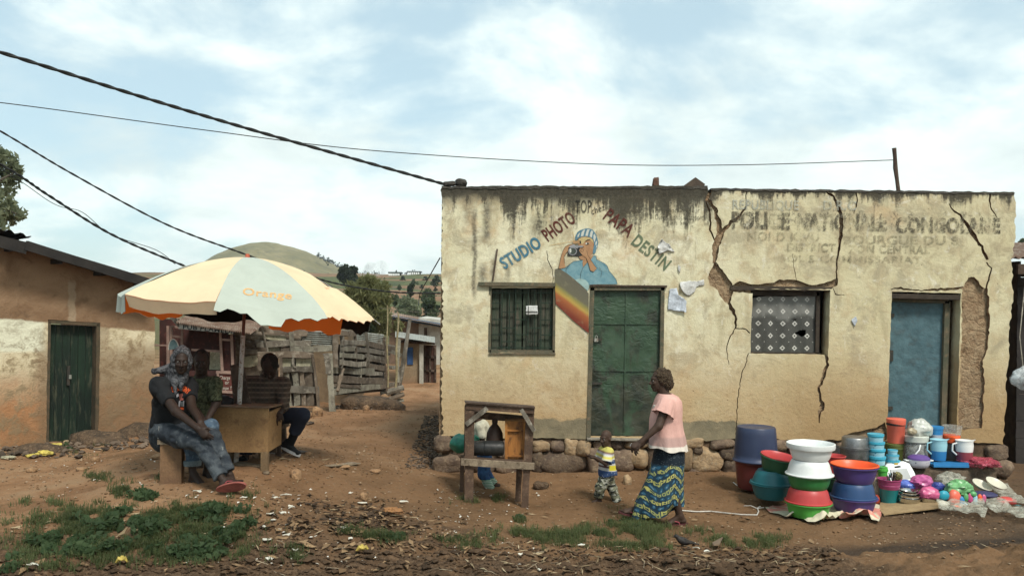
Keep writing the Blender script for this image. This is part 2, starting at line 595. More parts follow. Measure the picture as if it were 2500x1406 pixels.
def _fields(g):
    p = g.geo.outputs['Position']
    x, y, z = g.sep(p)
    n = g.noise(p, .05, 5, .6, .5)
    n2 = g.noise(p, .5, 5, .65)
    strips = g.noise(g.xyz(g.m('MULTIPLY', x, .010), g.m('MULTIPLY', g.m('ADD', y, g.m('MULTIPLY', x, .15)), .055), 0.0), 1.0, 3, .6, .8)
    gr = g.mix(g.map(n2, .3, .7), (.050, .066, .027), (.105, .115, .048))
    so = g.mix(g.map(n2, .3, .7), (.17, .095, .055), (.25, .15, .09))
    col = g.mix(g.map(strips, .47, .53), gr, so)
    col = g.mix(g.map(n, .55, .7, 0, .7), col, (.045, .055, .028))
    return {'col': col, 'h': n2, 'bs': .6, 'bd': .5}


M_fields = mat('terraced_fields', _fields, .95, .1)
heightfield('hillside', np.linspace(-220, 140, 150), np.concatenate([np.linspace(30, 110, 50), np.linspace(112, 420, 110)]), _side, M_fields)

_hc = at(640, 585, 700)


def _hillz(x, y):
    p3 = np.stack([x, y, x * 0], -1)
    dx_, dy_ = x - _hc.x, y - 700
    r = np.sqrt(dx_ ** 2 + (dy_ * .6) ** 2)
    cl_ = np.interp(r, [0, 8, 21, 33, 48, 70, 110, 160], [1, .975, .85, .70, .48, .24, .06, 0])
    cr_ = np.interp(r, [0, 13, 23, 40, 53, 64, 82, 110, 150], [1, .955, .885, .72, .57, .44, .28, .12, 0])
    t_ = np.clip(.5 + dx_ / 24, 0, 1)
    cone = cl_ * (1 - t_) + cr_ * t_
    base = 12 * np.exp(-.5 * (((x + 150) / 150) ** 2 + (dy_ / 160) ** 2))
    return -2 + base + (_hc.z - 9.6) * cone + fbm(p3 * .02, 5, 21) * 2.2 * np.clip(cone + .3, 0, 1)


def _grassy(g):
    p = g.geo.outputs['Position']
    n = g.noise(p, .03, 6, .6, .5)
    n2 = g.noise(p, .22, 6, .7, .3)
    col = g.mix(g.map(n, .35, .65), (.150, .135, .060), (.235, .200, .105))
    col = g.mix(g.map(n2, .48, .70, 0, .8), col, (.080, .082, .052))
    col = g.mix(g.map(g.noise(g.vm('MULTIPLY', p, (1, 1, 3)), .09, 6, .7, 1.0), .5, .7, 0, .6), col, (.10, .10, .065))
    col = g.mix(g.map(g.sep(p)[2], 26.0, 14.0, 0, .6), col, (.06, .07, .035))
    return {'col': col, 'h': n2, 'bs': .5, 'bd': 1.5}


M_hill = mat('dry_hill_grass', _grassy, .95, .1)
heightfield('hill', np.linspace(-480, 120, 260), np.linspace(500, 900, 140), _hillz, M_hill)

# ------------------------------------------------------------------ walls with openings and cracks
def inpoly(p, poly):
    x, y = p[:, 0], p[:, 1]
    q = np.asarray(poly, float)
    c = np.zeros(len(p), bool)
    j = len(q) - 1
    for i in range(len(q)):
        xi, yi, xj, yj = q[i, 0], q[i, 1], q[j, 0], q[j, 1]
        if yi != yj:
            hit = ((yi > y) != (yj > y)) & (x < (xj - xi) * (y - yi) / (yj - yi) + xi)
            c ^= hit
        j = i
    return c


def dens(poly, step, jit=0.0, closed=True, rr=R):
    out = []
    n = len(poly)
    for i in range(n if closed else n - 1):
        a, b = Vector(poly[i]), Vector(poly[(i + 1) % n])
        k = max(1, int((b - a).length / step))
        nrm = Vector((-(b - a).y, (b - a).x)).normalized() if (b - a).length > 0 else Vector((0, 0))
        for t in range(k):
            p = a.lerp(b, t / k)
            if jit and t:
                p = p + nrm * rr.uniform(-jit, jit)
            out.append((p.x, p.y))
    if not closed:
        out.append(tuple(poly[-1]))
    return out


def crack(pts, jit=.35, k=1.0):
    """pixel polyline (x, y, width) to a closed ragged outline in pixels"""
    L, Rr = [], []
    q = []
    for i in range(len(pts) - 1):
        a, b = pts[i], pts[i + 1]
        m = max(1, int(math.dist(a[:2], b[:2]) / 7))
        for t in range(m):
            q.append([a[c] + (b[c] - a[c]) * t / m for c in range(3)])
    q.append(list(pts[-1]))
    for i, p in enumerate(q):
        a, b = q[max(i - 1, 0)], q[min(i + 1, len(q) - 1)]
        d = Vector((b[0] - a[0], b[1] - a[1])).normalized()
        n = Vector((-d.y, d.x))
        wob = R.uniform(-1.6, 1.6)
        wl, wr = p[2] * .5 * k * (1 + R.uniform(-jit, jit)), p[2] * .5 * k * (1 + R.uniform(-jit, jit))
        c = Vector((p[0], p[1])) + n * wob
        L.append(tuple(c + n * max(wl, .5))); Rr.append(tuple(c - n * max(wr, .5)))
    return L + Rr[::-1]


def cdt_wall(outer, holes, grid=.14, extra=()):
    """triangulate outer minus holes -> verts2d, tris, boundary edges (oriented)"""
    vs, es = [], []
    for lp in [outer] + list(holes) + list(extra):
        n0 = len(vs)
        vs += [Vector(p) for p in lp]
        es += [(n0 + i, n0 + (i + 1) % len(lp)) for i in range(len(lp))]
    o = np.asarray(outer)
    if grid:
        gx = np.arange(o[:, 0].min() + grid / 2, o[:, 0].max(), grid)
        gy = np.arange(o[:, 1].min() + grid / 2, o[:, 1].max(), grid)
        X, Y = np.meshgrid(gx, gy)
        P = np.stack([X.ravel(), Y.ravel()], -1) + rng.uniform(-.2, .2, (X.size, 2)) * grid
        P = P[inpoly(P, outer)]
        vs += [Vector(p) for p in P]
    v2, e2, f2, *_ = delaunay_2d_cdt(vs, es, [], 0, 1e-5)
    V = np.array([(p.x, p.y) for p in v2])
    T = np.array([t for t in f2 if len(t) == 3])
    c = V[T].mean(1)
    keep = inpoly(c, outer)
    for h in holes:
        keep &= ~inpoly(c, h)
    T = T[keep]
    a = V[T]
    area = (a[:, 1, 0] - a[:, 0, 0]) * (a[:, 2, 1] - a[:, 0, 1]) - (a[:, 2, 0] - a[:, 0, 0]) * (a[:, 1, 1] - a[:, 0, 1])
    T[area < 0] = T[area < 0][:, ::-1]
    cnt = {}
    for t in T:
        for i in range(3):
            e = (int(t[i]), int(t[(i + 1) % 3]))
            cnt[e] = 1
    B = [e for e in cnt if (e[1], e[0]) not in cnt]
    return V, T, B


def wallmesh(name, V, T, B, to3, depth, mats, parent, midx=None, und=0.004, seed=3, **kw):
    """front skin, plus reveals running in from every edge"""
    P = np.stack([V[:, 0], V[:, 1], V[:, 0] * 0], -1)
    w0 = und * (1.2 + fbm(P * 2.2, 4, seed)) if und else np.zeros(len(V))
    v = [to3(V[i, 0], V[i, 1], float(w0[i])) for i in range(len(V))]
    f = [tuple(int(i) for i in t) for t in T]
    mi = [0] * len(f)
    for a, b in B:
        m = (V[a] + V[b]) / 2
        d, k = depth(m[0], m[1])
        n = len(v)
        v += [v[a], v[b], to3(V[b, 0], V[b, 1], d), to3(V[a, 0], V[a, 1], d)]
        f.append((n + 1, n, n + 3, n + 2)); mi.append(k)
    o = addmesh(name, [tuple(p) for p in v], f, mats, parent, sm=0, **kw)
    if len(o.data.polygons) == len(mi):
        o.data.polygons.foreach_set('material_index', mi)
    return o


# ------------------------------------------------------------------ the yellow studio building
YF = 11.4


def W(px, py):
    p = at(px, py, YF)
    return (p.x, p.z)


def W3(u, v, w=0.0):
    return Vector((u, YF + w, v))


XL, ZB = W(1074, 760)[0], W(1400, 1066)[1]
LX = lambda px, py=760: W(px, py)[0] - XL
LZ = lambda py, px=1700: W(px, py)[1] - ZB
studio = thing('studio_building', 'long flat-fronted cream plaster building with murals, cracks and two doors', 'building', (XL, YF, ZB))

win1 = [(1197, 704), (1356, 703), (1354, 861), (1195, 860)]
door1 = [(1447, 704), (1618, 703), (1613, 1066), (1438, 1066)]
win2 = [(1838, 706), (2028, 708), (2022, 866), (1832, 864)]
door2 = [(2178, 712), (2347, 716), (2336, 1058), (2166, 1048)]
OPEN = [[W(*p) for p in o] for o in (win1, door1, win2, door2)]
lint2 = [(1788, 697), (1806, 686), (1832, 694), (1862, 693), (1890, 690), (1904, 682), (1950, 685), (1968, 692), (1985, 696), (2020, 688), (2046, 679), (2045, 697), (2030, 706), (1840, 706), (1838, 716), (1790, 712)]
patch1 = [(1744, 640), (1757, 652), (1768, 672), (1788, 692), (1790, 715), (1782, 740), (1770, 738), (1757, 722), (1752, 708), (1733, 697), (1729, 676), (1735, 660)]
column = [(2350, 704), (2364, 678), (2378, 676), (2398, 700), (2412, 704), (2415, 740), (2417, 790), (2413, 850), (2400, 880), (2404, 950), (2398, 1045), (2340, 1050), (2341, 1000), (2347, 850)]
corner = [(2060, 1062), (2110, 1050), (2140, 1044), (2160, 1030), (2166, 1050), (2165, 1075), (2080, 1075)]
CR = [
    [(1735, 452, 9), (1728, 487, 8), (1745, 510, 9), (1757, 545, 11), (1755, 575, 13), (1748, 600, 17), (1745, 628, 13), (1743, 643, 5)],
    [(1722, 488, 3), (1733, 520, 4), (1736, 545, 4), (1732, 562, 4), (1747, 588, 4)],
    [(1821, 462, 2), (1823, 500, 3), (1808, 528, 6), (1785, 542, 9), (1768, 562, 12), (1756, 588, 8)],
    [(1745, 640, 3), (1757, 654, 4), (1778, 684, 6), (1790, 705, 6)],
    [(1778, 735, 9), (1786, 752, 9), (1795, 772, 6), (1797, 802, 4)],
    [(1797, 800, 3), (1780, 826, 2.5), (1775, 852, 2), (1779, 890, 1.5)],
    [(1797, 801, 2.5), (1822, 803, 2.5), (1832, 812, 3)],
    [(1829, 860, 2), (1811, 915, 2.2), (1800, 980, 2), (1797, 1060, 1.6)],
    [(2012, 464, 4), (2035, 480, 6), (2053, 520, 9), (2055, 560, 9), (2050, 600, 6), (2044, 640, 4), (2043, 686, 3)],
    [(2090, 466, 3), (2093, 490, 4), (2086, 522, 2)],
    [(2317, 498, 2), (2325, 512, 3), (2345, 526, 5), (2360, 548, 9), (2378, 577, 9), (2397, 602, 8), (2412, 634, 6)],
    [(2409, 640, 3), (2420, 655, 4), (2414, 684, 4), (2408, 706, 5)],
    [(2422, 464, 6), (2416, 490, 4), (2421, 512, 3), (2435, 530, 1.6)],
    [(2017, 862, 7), (2019, 890, 7), (2011, 920, 9), (2000, 945, 6), (2002, 970, 6), (2008, 992, 12), (2000, 1012, 6), (1999, 1032, 2.5)],
    [(2175, 706, 2), (2200, 704, 5), (2250, 709, 3), (2290, 707, 6), (2352, 703, 6)],
    [(1336, 612, 1.4), (1338, 640, 1.6), (1349, 660, 1.6), (1350, 700, 1.2)],
    [(1935, 620, 1.2), (1940, 665, 1.4), (1948, 690, 1.2)],
    [(2033, 704, 2), (2040, 718, 2.5), (2062, 719, 1.5)],
]
top = dens([(1084, 458), (1170, 455), (1300, 453), (1450, 456), (1600, 453), (1725, 457), (1734, 460), (1850, 464), (1960, 467), (2000, 466), (2090, 467), (2250, 470), (2420, 470), (2478, 470)], 9, 1.3, False)
right = dens([(2478, 470), (2480, 560), (2470, 640), (2474, 720), (2466, 800), (2460, 900), (2456, 1000), (2450, 1085)], 8, 3.0, False)
bottom = dens([(2450, 1085), (2400, 1080), (2160, 1076), (2070, 1075), (1960, 1074), (1800, 1070), (1700, 1076), (1615, 1071), (1440, 1072), (1310, 1070), (1075, 1064)], 12, 2.5, False)
left = dens([(1080, 1064), (1078, 900), (1081, 760), (1079, 600), (1078, 458)], 6, 3.4, False)
outer = [W(*p) for p in top + right[1:] + bottom[1:] + left[1:]]
rag = lambda q, s=8, j=1.4: [W(*p) for p in dens(q, s, j)]
HOLES = [rag(win1, 10, .9), rag(door1, 10, .9), rag(win2, 10, .8), rag(door2, 10, .8), rag(lint2), rag(patch1), rag(column, 7, 2.2), rag(corner)] + [[W(*p) for p in crack(c)] for c in CR]


def _dep(u, v):
    for o in OPEN:
        a = np.array(o)
        if a[:, 0].min() - .03 < u < a[:, 0].max() + .03 and a[:, 1].min() - .03 < v < a[:, 1].max() + .04:
            return (.22, 0)
    return (.045, 1)


def _plaster(g):
    x, y, z = g.sep(g.co)
    v = g.co
    ztop = LZ(456)
    A = g.noise(v, 1.1, 6, .6, .4)
    B = g.noise(v, 4.0, 7, .65, .4)
    Cn = g.noise(v, 26, 6, .7)
    fine = g.noise(v, 120, 3, .6)
    col = g.mix(g.map(A, .35, .68), (.58, .53, .345), (.69, .65, .475))
    right_ = g.map(x, LX(1700), LX(1900))
    col = g.mix(g.m('MULTIPLY', right_, .6), col, (.53, .465, .285))
    col = g.mix(g.map(B, .45, .64, 0, .75), col, (.47, .375, .23))
    col = g.mix(g.map(g.noise(g.vm('ADD', v, (2, 7, 3)), 2.3, 7, .7, .6), .50, .62, 0, .65), col, (.35, .305, .21))
    col = g.mix(g.map(g.noise(g.vm('MULTIPLY', g.vm('ADD', v, (1, 4, 8)), (1, 1, .22)), 5.0, 6, .66), .50, .68, 0, .55), col, (.36, .31, .195))
    col = g.mix(g.map(g.noise(g.vm('ADD', v, (9, 2, 3)), 6.5, 6, .7, .8), .56, .68, 0, .6), col, (.70, .665, .54))
    # peach and brown washes
    col = g.mix(g.map(g.noise(g.vm('ADD', v, (5, 1, 9)), 1.6, 5, .6), .55, .72, 0, .45), col, (.56, .37, .20))
    # splash-back of red earth near the ground
    lowm = g.map(g.m('ADD', z, g.m('ADD', g.m('MULTIPLY', g.m('SUBTRACT', B, .5), 1.7), g.m('MULTIPLY', g.m('SUBTRACT', A, .5), 1.2))), 1.75, .15)
    col = g.mix(g.m('MULTIPLY', lowm, g.map(A, .25, .65, .5, .95)), col, (.41, .275, .14))
    lowr = g.m('MULTIPLY', g.map(x, LX(1850), LX(2000)), g.map(g.m('ADD', z, g.m('MULTIPLY', g.m('SUBTRACT', A, .5), 1.0)), 1.2, .2))
    col = g.mix(g.m('MULTIPLY', lowr, .75), col, (.34, .225, .11))
    col = g.mix(g.m('MULTIPLY', g.map(g.m('ADD', Cn, g.m('MULTIPLY', lowm, .10)), .62, .76), .5), col, (.25, .16, .08))
    # cement patching along the foot
    ce = g.map(g.m('ADD', z, g.m('MULTIPLY', g.m('SUBTRACT', B, .5), .22)), .24, .21)
    cx1 = g.m('MULTIPLY', g.map(x, LX(1298), LX(1304)), g.map(x, LX(1440), LX(1436)))
    cx2 = g.m('MULTIPLY', g.map(x, LX(1610), LX(1620)), g.map(x, LX(1860), LX(1800)))
    col = g.mix(g.m('MULTIPLY', ce, g.m('MAXIMUM', cx1, cx2)), col, g.mix(g.map(B, .3, .7), (.17, .145, .095), (.26, .215, .135)))
    # black mould running down from the coping
    dist = g.m('SUBTRACT', ztop, z)
    sx = g.noise(g.xyz(g.m('MULTIPLY', x, 1.0), 0.0, g.m('MULTIPLY', z, .16)), 3.4, 6, .66)
    sxf = g.noise(g.xyz(g.m('MULTIPLY', x, 1.0), 2.0, g.m('MULTIPLY', z, .09)), 13.0, 5, .65)
    leftm = g.map(x, LX(1745), LX(1715))
    ln = g.m('ADD', g.m('MULTIPLY', g.map(sx, .38, .70), .85), g.m('MULTIPLY', g.map(sxf, .38, .70), .42))
    ln = g.m('MULTIPLY', ln, g.m('ADD', g.m('MULTIPLY', leftm, .72), .28))
    ln = g.m('MULTIPLY', ln, g.map(x, LX(1095), LX(1200), .7, 1.0))
    fall = g.m('SUBTRACT', 1.0, g.m('DIVIDE', dist, g.m('ADD', ln, .05)))
    mould = g.map(g.m('ADD', fall, g.m('MULTIPLY', g.m('SUBTRACT', Cn, .5), 1.2)), .0, .62)
    edge = g.map(g.m('ADD', dist, g.m('MULTIPLY', g.m('SUBTRACT', B, .5), .22)), g.m('ADD', g.m('MULTIPLY', leftm, .25), .085), g.m('ADD', g.m('MULTIPLY', leftm, .12), .0))
    mould = g.m('MAXIMUM', g.m('MULTIPLY', mould, .93), g.m('MULTIPLY', edge, .95))
    col = g.mix(mould, col, g.mix(g.map(Cn, .3, .7), (.016, .0145, .012), (.052, .046, .036)))
    # police row
    rowm = g.m('MULTIPLY', g.m('MULTIPLY', g.map(z, LZ(572, 2100), LZ(548, 2100)), g.map(z, LZ(508, 2100), LZ(520, 2100))), g.m('MULTIPLY', g.map(x, LX(1790), LX(1815)), g.map(x, LX(2445), LX(2420))))
    col = g.mix(g.m('MULTIPLY', rowm, g.map(g.m('ADD', g.m('MULTIPLY', g.noise(g.vm('MULTIPLY', v, (1, 1, .4)), 6.5, 6, .7), .6), g.m('MULTIPLY', Cn, .4)), .50, .60, 0, .75)), col, (.06, .053, .04))
    # long grey streaks
    st = g.m('MULTIPLY', g.map(sxf, .58, .74), g.map(dist, 1.9, .3))
    col = g.mix(g.m('MULTIPLY', st, g.map(B, .35, .65, .2, .8)), col, (.13, .11, .075))
    for (px, w_, y0, y1, k) in ((1156, .05, 520, 735, .8), (1186, .09, 505, 600, .8), (1178, .10, 655, 705, .75), (1205, .06, 640, 690, .6), (1240, .05, 650, 690, .6), (1310, .16, 535, 585, .75), (1140, .12, 470, 560, .5)):
        gx_ = g.map(g.m('ABSOLUTE', g.m('SUBTRACT', g.m('ADD', x, g.m('MULTIPLY', g.m('SUBTRACT', B, .5), .12)), LX(px))), w_, w_ * .1)
        gz_ = g.m('MULTIPLY', g.map(z, LZ(y1 + 18), LZ(y1 - 25)), g.map(z, LZ(y0 - 20), LZ(y0 + 15)))
        col = g.mix(g.m('MULTIPLY', g.m('MULTIPLY', gx_, gz_), g.map(Cn, .3, .6, k * .4, k)), col, (.075, .066, .05))
    # grey-green bloom where the police lettering used to be
    bl = g.m('MULTIPLY', g.map(x, LX(1790), LX(1850)), g.m('MULTIPLY', g.map(z, LZ(690), LZ(640)), g.map(z, LZ(490), LZ(520))))
    col = g.mix(g.m('MULTIPLY', bl, g.map(B, .42, .66, 0, .42)), col, (.30, .275, .19))
    # pock marks
    pk = g.map(g.vor(v, 5.2), .045, .02)
    col = g.mix(g.m('MULTIPLY', pk, .8), col, (.12, .08, .045))
    pk2 = g.m('MULTIPLY', g.map(g.vor(v, 17), .12, .03), g.m('MULTIPLY', g.map(g.noise(v, 1.7, 3), .56, .62), g.map(x, LX(1900), LX(2050))))
    col = g.mix(pk2, col, (.13, .10, .065))
    col = g.mix(.35, col, g.mix(g.map(fine, .3, .7), (.8, .8, .8), (1.15, 1.15, 1.15)), 'MULTIPLY')
    h = g.m('ADD', g.m('ADD', g.m('MULTIPLY', B, 1.2), g.m('MULTIPLY', Cn, .5)), g.m('SUBTRACT', g.m('MULTIPLY', fine, .15), g.m('MULTIPLY', pk, .8)))
    return {'col': col, 'h': h, 'bs': .55, 'bd': .025, 'rough': .9}


M_plaster = mat('stained_cream_plaster', _plaster, .9, .15)
V_, T_, B_ = cdt_wall(outer, HOLES, .13)
wallmesh('plaster', V_, T_, B_, W3, _dep, [M_plaster, M_mud], studio)
# the mud-brick core behind the plaster
grow = lambda o, k: [(p[0] + (k if p[0] > sum(q[0] for q in o) / 4 else -k), p[1] + (k if p[1] > sum(q[1] for q in o) / 4 else -k)) for p in o]
cw = [(XL + .004, W(1079, 464)[1]), W(2474, 476), (W(2446, 1080)[0], ZB - .03), (XL + .004, ZB - .03)]
V_, T_, B_ = cdt_wall(cw, [grow(o, .012) for o in OPEN], .07)


def _mudstone(g):
    v = g.vm('ADD', g.co, g.vm('MULTIPLY', g.noise(g.co, 3.0, 4, .6, 0, True), (.22, .22, .22)))
    e = g.vor(v, 6.5, 'DISTANCE_TO_EDGE')
    n = g.noise(g.co, 11, 7, .72, .5); n2 = g.noise(g.co, 3.2, 4, .6)
    col = g.mix(g.map(n, .3, .7), (.31, .20, .115), (.47, .345, .215))
    col = g.mix(g.map(n2, .5, .7, 0, .5), col, (.36, .27, .18))
    col = g.mix(g.m('MULTIPLY', g.map(e, .04, .0, 0, .5), g.map(n2, .5, .65)), col, (.13, .08, .045))
    col = g.mix(g.map(n, .40, .28), col, (.10, .06, .034))
    return {'col': col, 'h': g.m('ADD', g.m('MULTIPLY', n, 1.4), g.map(e, 0, .10, 0, .15)), 'bs': 1.0, 'bd': .07}


M_core = mat('mud_and_stone_core', _mudstone, .95, .1)
wallmesh('wall_core', V_, T_, B_, lambda u, v, w=0: Vector((u, YF + .038 + w, v)), lambda u, v: (.27, 0), [M_core], studio, und=.012, seed=8)
XR = W(2462, 760)[0]
ZT = ZB + LZ(462, 1400)
mb = MB()
for x0, x1, y0, y1 in ((XL + .03, XL + .27, YF + .34, YF + 5.8), (XR - .25, XR, YF + .34, YF + 5.8), (XL + .28, XR - .26, YF + 5.5, YF + 5.8)):
    mb.box(((x0 + x1) / 2, (y0 + y1) / 2, (ZB - .3 + ZT - .12) / 2), (x1 - x0, y1 - y0, ZT - .12 - ZB + .3))
mb.put('side_wall', M_mud, studio)
mb = MB()
n_ = 150
for j, (yy, zz_) in enumerate(((YF + .33, ZT - .10), (YF + 6.0, ZT - .75))):
    pass
rows = [[Vector((XL + .05 + (XR - XL - .1) * i / n_, yy, zz_ + (.018 if i % 2 else -.018))) for i in range(n_ + 1)] for yy, zz_ in ((YF + .33, ZT - .16), (YF + 6.0, ZT - .8))]
mb.rings(rows, close=False)
mb.put('roof', M_rust, studio, sm=0)
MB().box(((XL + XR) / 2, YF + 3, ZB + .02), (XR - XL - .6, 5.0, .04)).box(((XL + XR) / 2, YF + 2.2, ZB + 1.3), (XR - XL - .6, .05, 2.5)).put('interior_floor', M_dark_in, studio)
# sooty mortar coping, in two lengths
M_coping = sm_('blackened_mortar', (.030, .027, .023), (.06, .053, .043), 6, .95, .8, 30, bd=.03)


def coping(pa, y0, pb, y1, h, dep):
    rows = []
    n = int((pb - pa) / 12)
    for i in range(n + 1):
        t = i / n
        px, py = pa + (pb - pa) * t, y0 + (y1 - y0) * t
        a = W(px, py)
        o = R.uniform(-.008, .008)
        hh = h + R.uniform(-.007, .010)
        rows.append([Vector((a[0], YF - .003 + o * .3, a[1] - .022 + R.uniform(-.010, .010))), Vector((a[0], YF + .010 + o * .3, a[1] + hh)), Vector((a[0], YF + dep, a[1] + hh + R.uniform(-.01, .01))), Vector((a[0], YF + dep, a[1] - .03))])
    return MB().rings(rows, cap=True)


coping(1078, 457, 1728, 457, .012, .32).put('coping', M_coping, studio, sm=50)
coping(1736, 461, 2476, 471, .008, .32).put('coping', M_coping, studio, sm=50)

# --- foundation of field stones
zg_ = -.12


def stone_mesh(c, r, seed, p=3.0):
    rs = random.Random(seed)
    rot = Matrix.Rotation(rs.uniform(-.15, .15), 3, 'Y') @ Matrix.Rotation(rs.uniform(-.3, .3), 3, 'Z')
    o = np.array([rs.uniform(0, 50) for _ in range(3)])

    def disp(q):
        k = (abs(q.x) ** p + abs(q.y) ** p + abs(q.z) ** p) ** (-1 / p)
        return k * .82 * (1 + .20 * float(vn(np.array([q]) * 1.5 + o, seed)[0]) + .07 * float(vn(np.array([q]) * 5 + o, seed)[0]))
    return MB().ell(c, r, 20, 12, rot, disp)


STN = [(1082, 1083, 48, 40, 0), (1122, 1096, 34, 44, 0), (1098, 1131, 88, 46, 0), (1176, 1092, 60, 36, 0), (1176, 1132, 64, 44, 0), (1242, 1098, 56, 46, 0), (1248, 1142, 80, 40, 0),
       (1312, 1128, 34, 56, 0), (1319, 1087, 42, 26, 1), (1362, 1087, 40, 28, 0), (1395, 1091, 36, 44, 1), (1426, 1091, 38, 38, 1), (1370, 1129, 122, 58, 0), (1452, 1122, 42, 66, 0),
       (1466, 1087, 36, 32, 0), (1505, 1083, 44, 26, 0), (1518, 1124, 66, 58, 0), (1556, 1081, 56, 24, 1), (1560, 1116, 50, 46, 1), (1602, 1120, 46, 60, 0), (1604, 1082, 50, 24, 0),
       (1640, 1125, 36, 60, 0), (1674, 1116, 36, 66, 1), (1690, 1081, 60, 22, 1), (1702, 1096, 26, 24, 0), (1726, 1122, 84, 62, 1), (1690, 1152, 60, 26, 0), (1764, 1082, 66, 22, 0), (1775, 1106, 44, 30, 0),
       (1782, 1140, 40, 44, 0), (1832, 1088, 70, 34, 0), (1826, 1134, 50, 60, 0), (1880, 1128, 60, 60, 0), (1900, 1086, 62, 30, 0), (1950, 1090, 50, 34, 0), (1945, 1136, 70, 54, 0), (2010, 1094, 60, 38, 0), (2015, 1140, 66, 50, 0),
       (2065, 1100, 46, 44, 0), (2436, 1104, 60, 40, 0), (2440, 1140, 64, 40, 0)]
MB().box(((XL + XR) / 2 + .02, YF + .30, (ZB - .04 + zg_) / 2), (XR - XL - .06, .52, ZB - .04 - zg_)).put('foundation', sm_('earthy_mortar', (.125, .08, .048), (.065, .043, .028), 8, .95, .8, 30), studio)
for k, (cx, cy, w_, h_, tn) in enumerate(STN):
    p = at(cx, cy, YF)
    rx, rz = w_ / 2 / F * YF * 1.17, h_ / 2 / F * YF * 1.22
    m_ = M_stone_tan if tn else M_stone
    stone_mesh((p.x, YF + .075 - R.uniform(0, .05), p.z - .01), (rx, .15, rz), 100 + k, 4.2 if k % 3 else 3.0).put('foundation_stone', m_, studio, sm=60)

# --- door step of trodden earth in front of the blue door
p0, p1 = at(2052, 1138, 10.75), at(2425, 1140, 10.75)
rows = []
for i in range(25):
    t = i / 24
    q = p0.lerp(p1, t)
    rows.append([Vector((q.x, 10.66 + R.uniform(-.03, .03), -.2)), Vector((q.x, 10.70 + R.uniform(-.03, .03), q.z - .05)), Vector((q.x, 10.76 + R.uniform(-.02, .02), q.z + R.uniform(-.006, .006))), Vector((q.x, YF - .02, q.z + .01)), Vector((q.x, YF - .02, -.2))])
MB().rings(rows, cap=True).put('door_step', sm_('trodden_earth', (.11, .08, .055), (.065, .048, .035), 5, .95, .9, 25, bd=.03), studio, sm=50)
ZSTEP = p0.z


# --- openings: frames, shutters, doors
def P3(px, py, w):
    """the point of the facade at pixel px,py pushed w metres in from the front face (true position on the wall, not along the ray)"""
    a = W(px, py)
    return Vector((a[0], YF + w, a[1]))


def flatbar(mb, a, b, wpx, d0, d1):
    """board on the facade between pixels a and b, wpx pixels wide, from depth d0 to d1"""
    p, q = P3(*a, (d0 + d1) / 2), P3(*b, (d0 + d1) / 2)
    return mb.bar(p, q, abs(d1 - d0), wpx / F * YF, up=(q - p).cross(Vector((0, 1, 0))))


def planks(mb, quad, n, w, th, vertical=True, gap=.004, jit=.004):
    tl, tr, br, bl = [Vector((*W(*p), 0)) for p in quad]
    for i in range(n):
        a, b = i / n, (i + 1) / n
        o = R.uniform(-jit, jit)
        q = [tl.lerp(tr, a), tl.lerp(tr, b), bl.lerp(br, b), bl.lerp(br, a)]
        q[0].x += gap; q[3].x += gap; q[1].x -= gap; q[2].x -= gap
        mb.prism([Vector((v.x, YF + w + o, v.y)) for v in q], (0, th, 0))
    return mb


M_green_wood = sm_('faded_green_boards', (.045, .062, .040), (.065, .066, .048), 3, .8, .5, 60, c3=(.10, .088, .065), st=(3, 1, .4))
M_frame_green = sm_('old_painted_frame', (.075, .078, .052), (.12, .10, .065), 6, .85, .5, 60, c3=(.16, .12, .075))
mb = MB()
for a, b, w_ in (((1197, 700), (1195, 860), 7), ((1354, 700), (1352, 860), 6), ((1195, 858), (1354, 859), 8)):
    flatbar(mb, a, b, w_, .004, .12)
win_1 = mb.put('window', M_frame_green, studio, label='barred window with closed green plank shutters')
planks(MB(), [(1201, 706), (1275, 706), (1274, 854), (1199, 854)], 4, .09, .025).put('shutter', M_green_wood, win_1)
planks(MB(), [(1277, 706), (1350, 706), (1349, 854), (1276, 854)], 4, .09, .025).put('shutter', M_green_wood, win_1)
mb = MB()
for x in (1226, 1244, 1259, 1290, 1306, 1321):
    flatbar(mb, (x, 705), (x - 1, 855), 2.6, .030, .045)
for k, (y0, xs) in enumerate(((740, (1200, 1226)), (740, (1259, 1275)), (740, (1321, 1350)), (762, (1226, 1259)), (762, (1290, 1321)), (780, (1200, 1226)), (780, (1259, 1290)), (781, (1321, 1350)), (801, (1226, 1259)), (801, (1290, 1321)), (817, (1200, 1226)), (817, (1259, 1290)), (818, (1321, 1350)), (834, (1226, 1259)), (834, (1290, 1321)), (715, (1200, 1350)), (849, (1198, 1350)))):
    flatbar(mb, (xs[0], y0), (xs[1], y0), 2.4, .031, .044)
mb.put('grille', sm_('green_black_bars', (.016, .034, .020), (.012, .02, .014), 20, .6, .2, 60), win_1)
mb = MB()
flatbar(mb, (1168, 693), (1356, 695), 9, -.045, .20)
mb.put('lintel', M_frame_green, win_1)
flatbar(MB(), (1193, 863), (1356, 863), 4, -.02, .1).put('sill', M_frame_green, win_1)

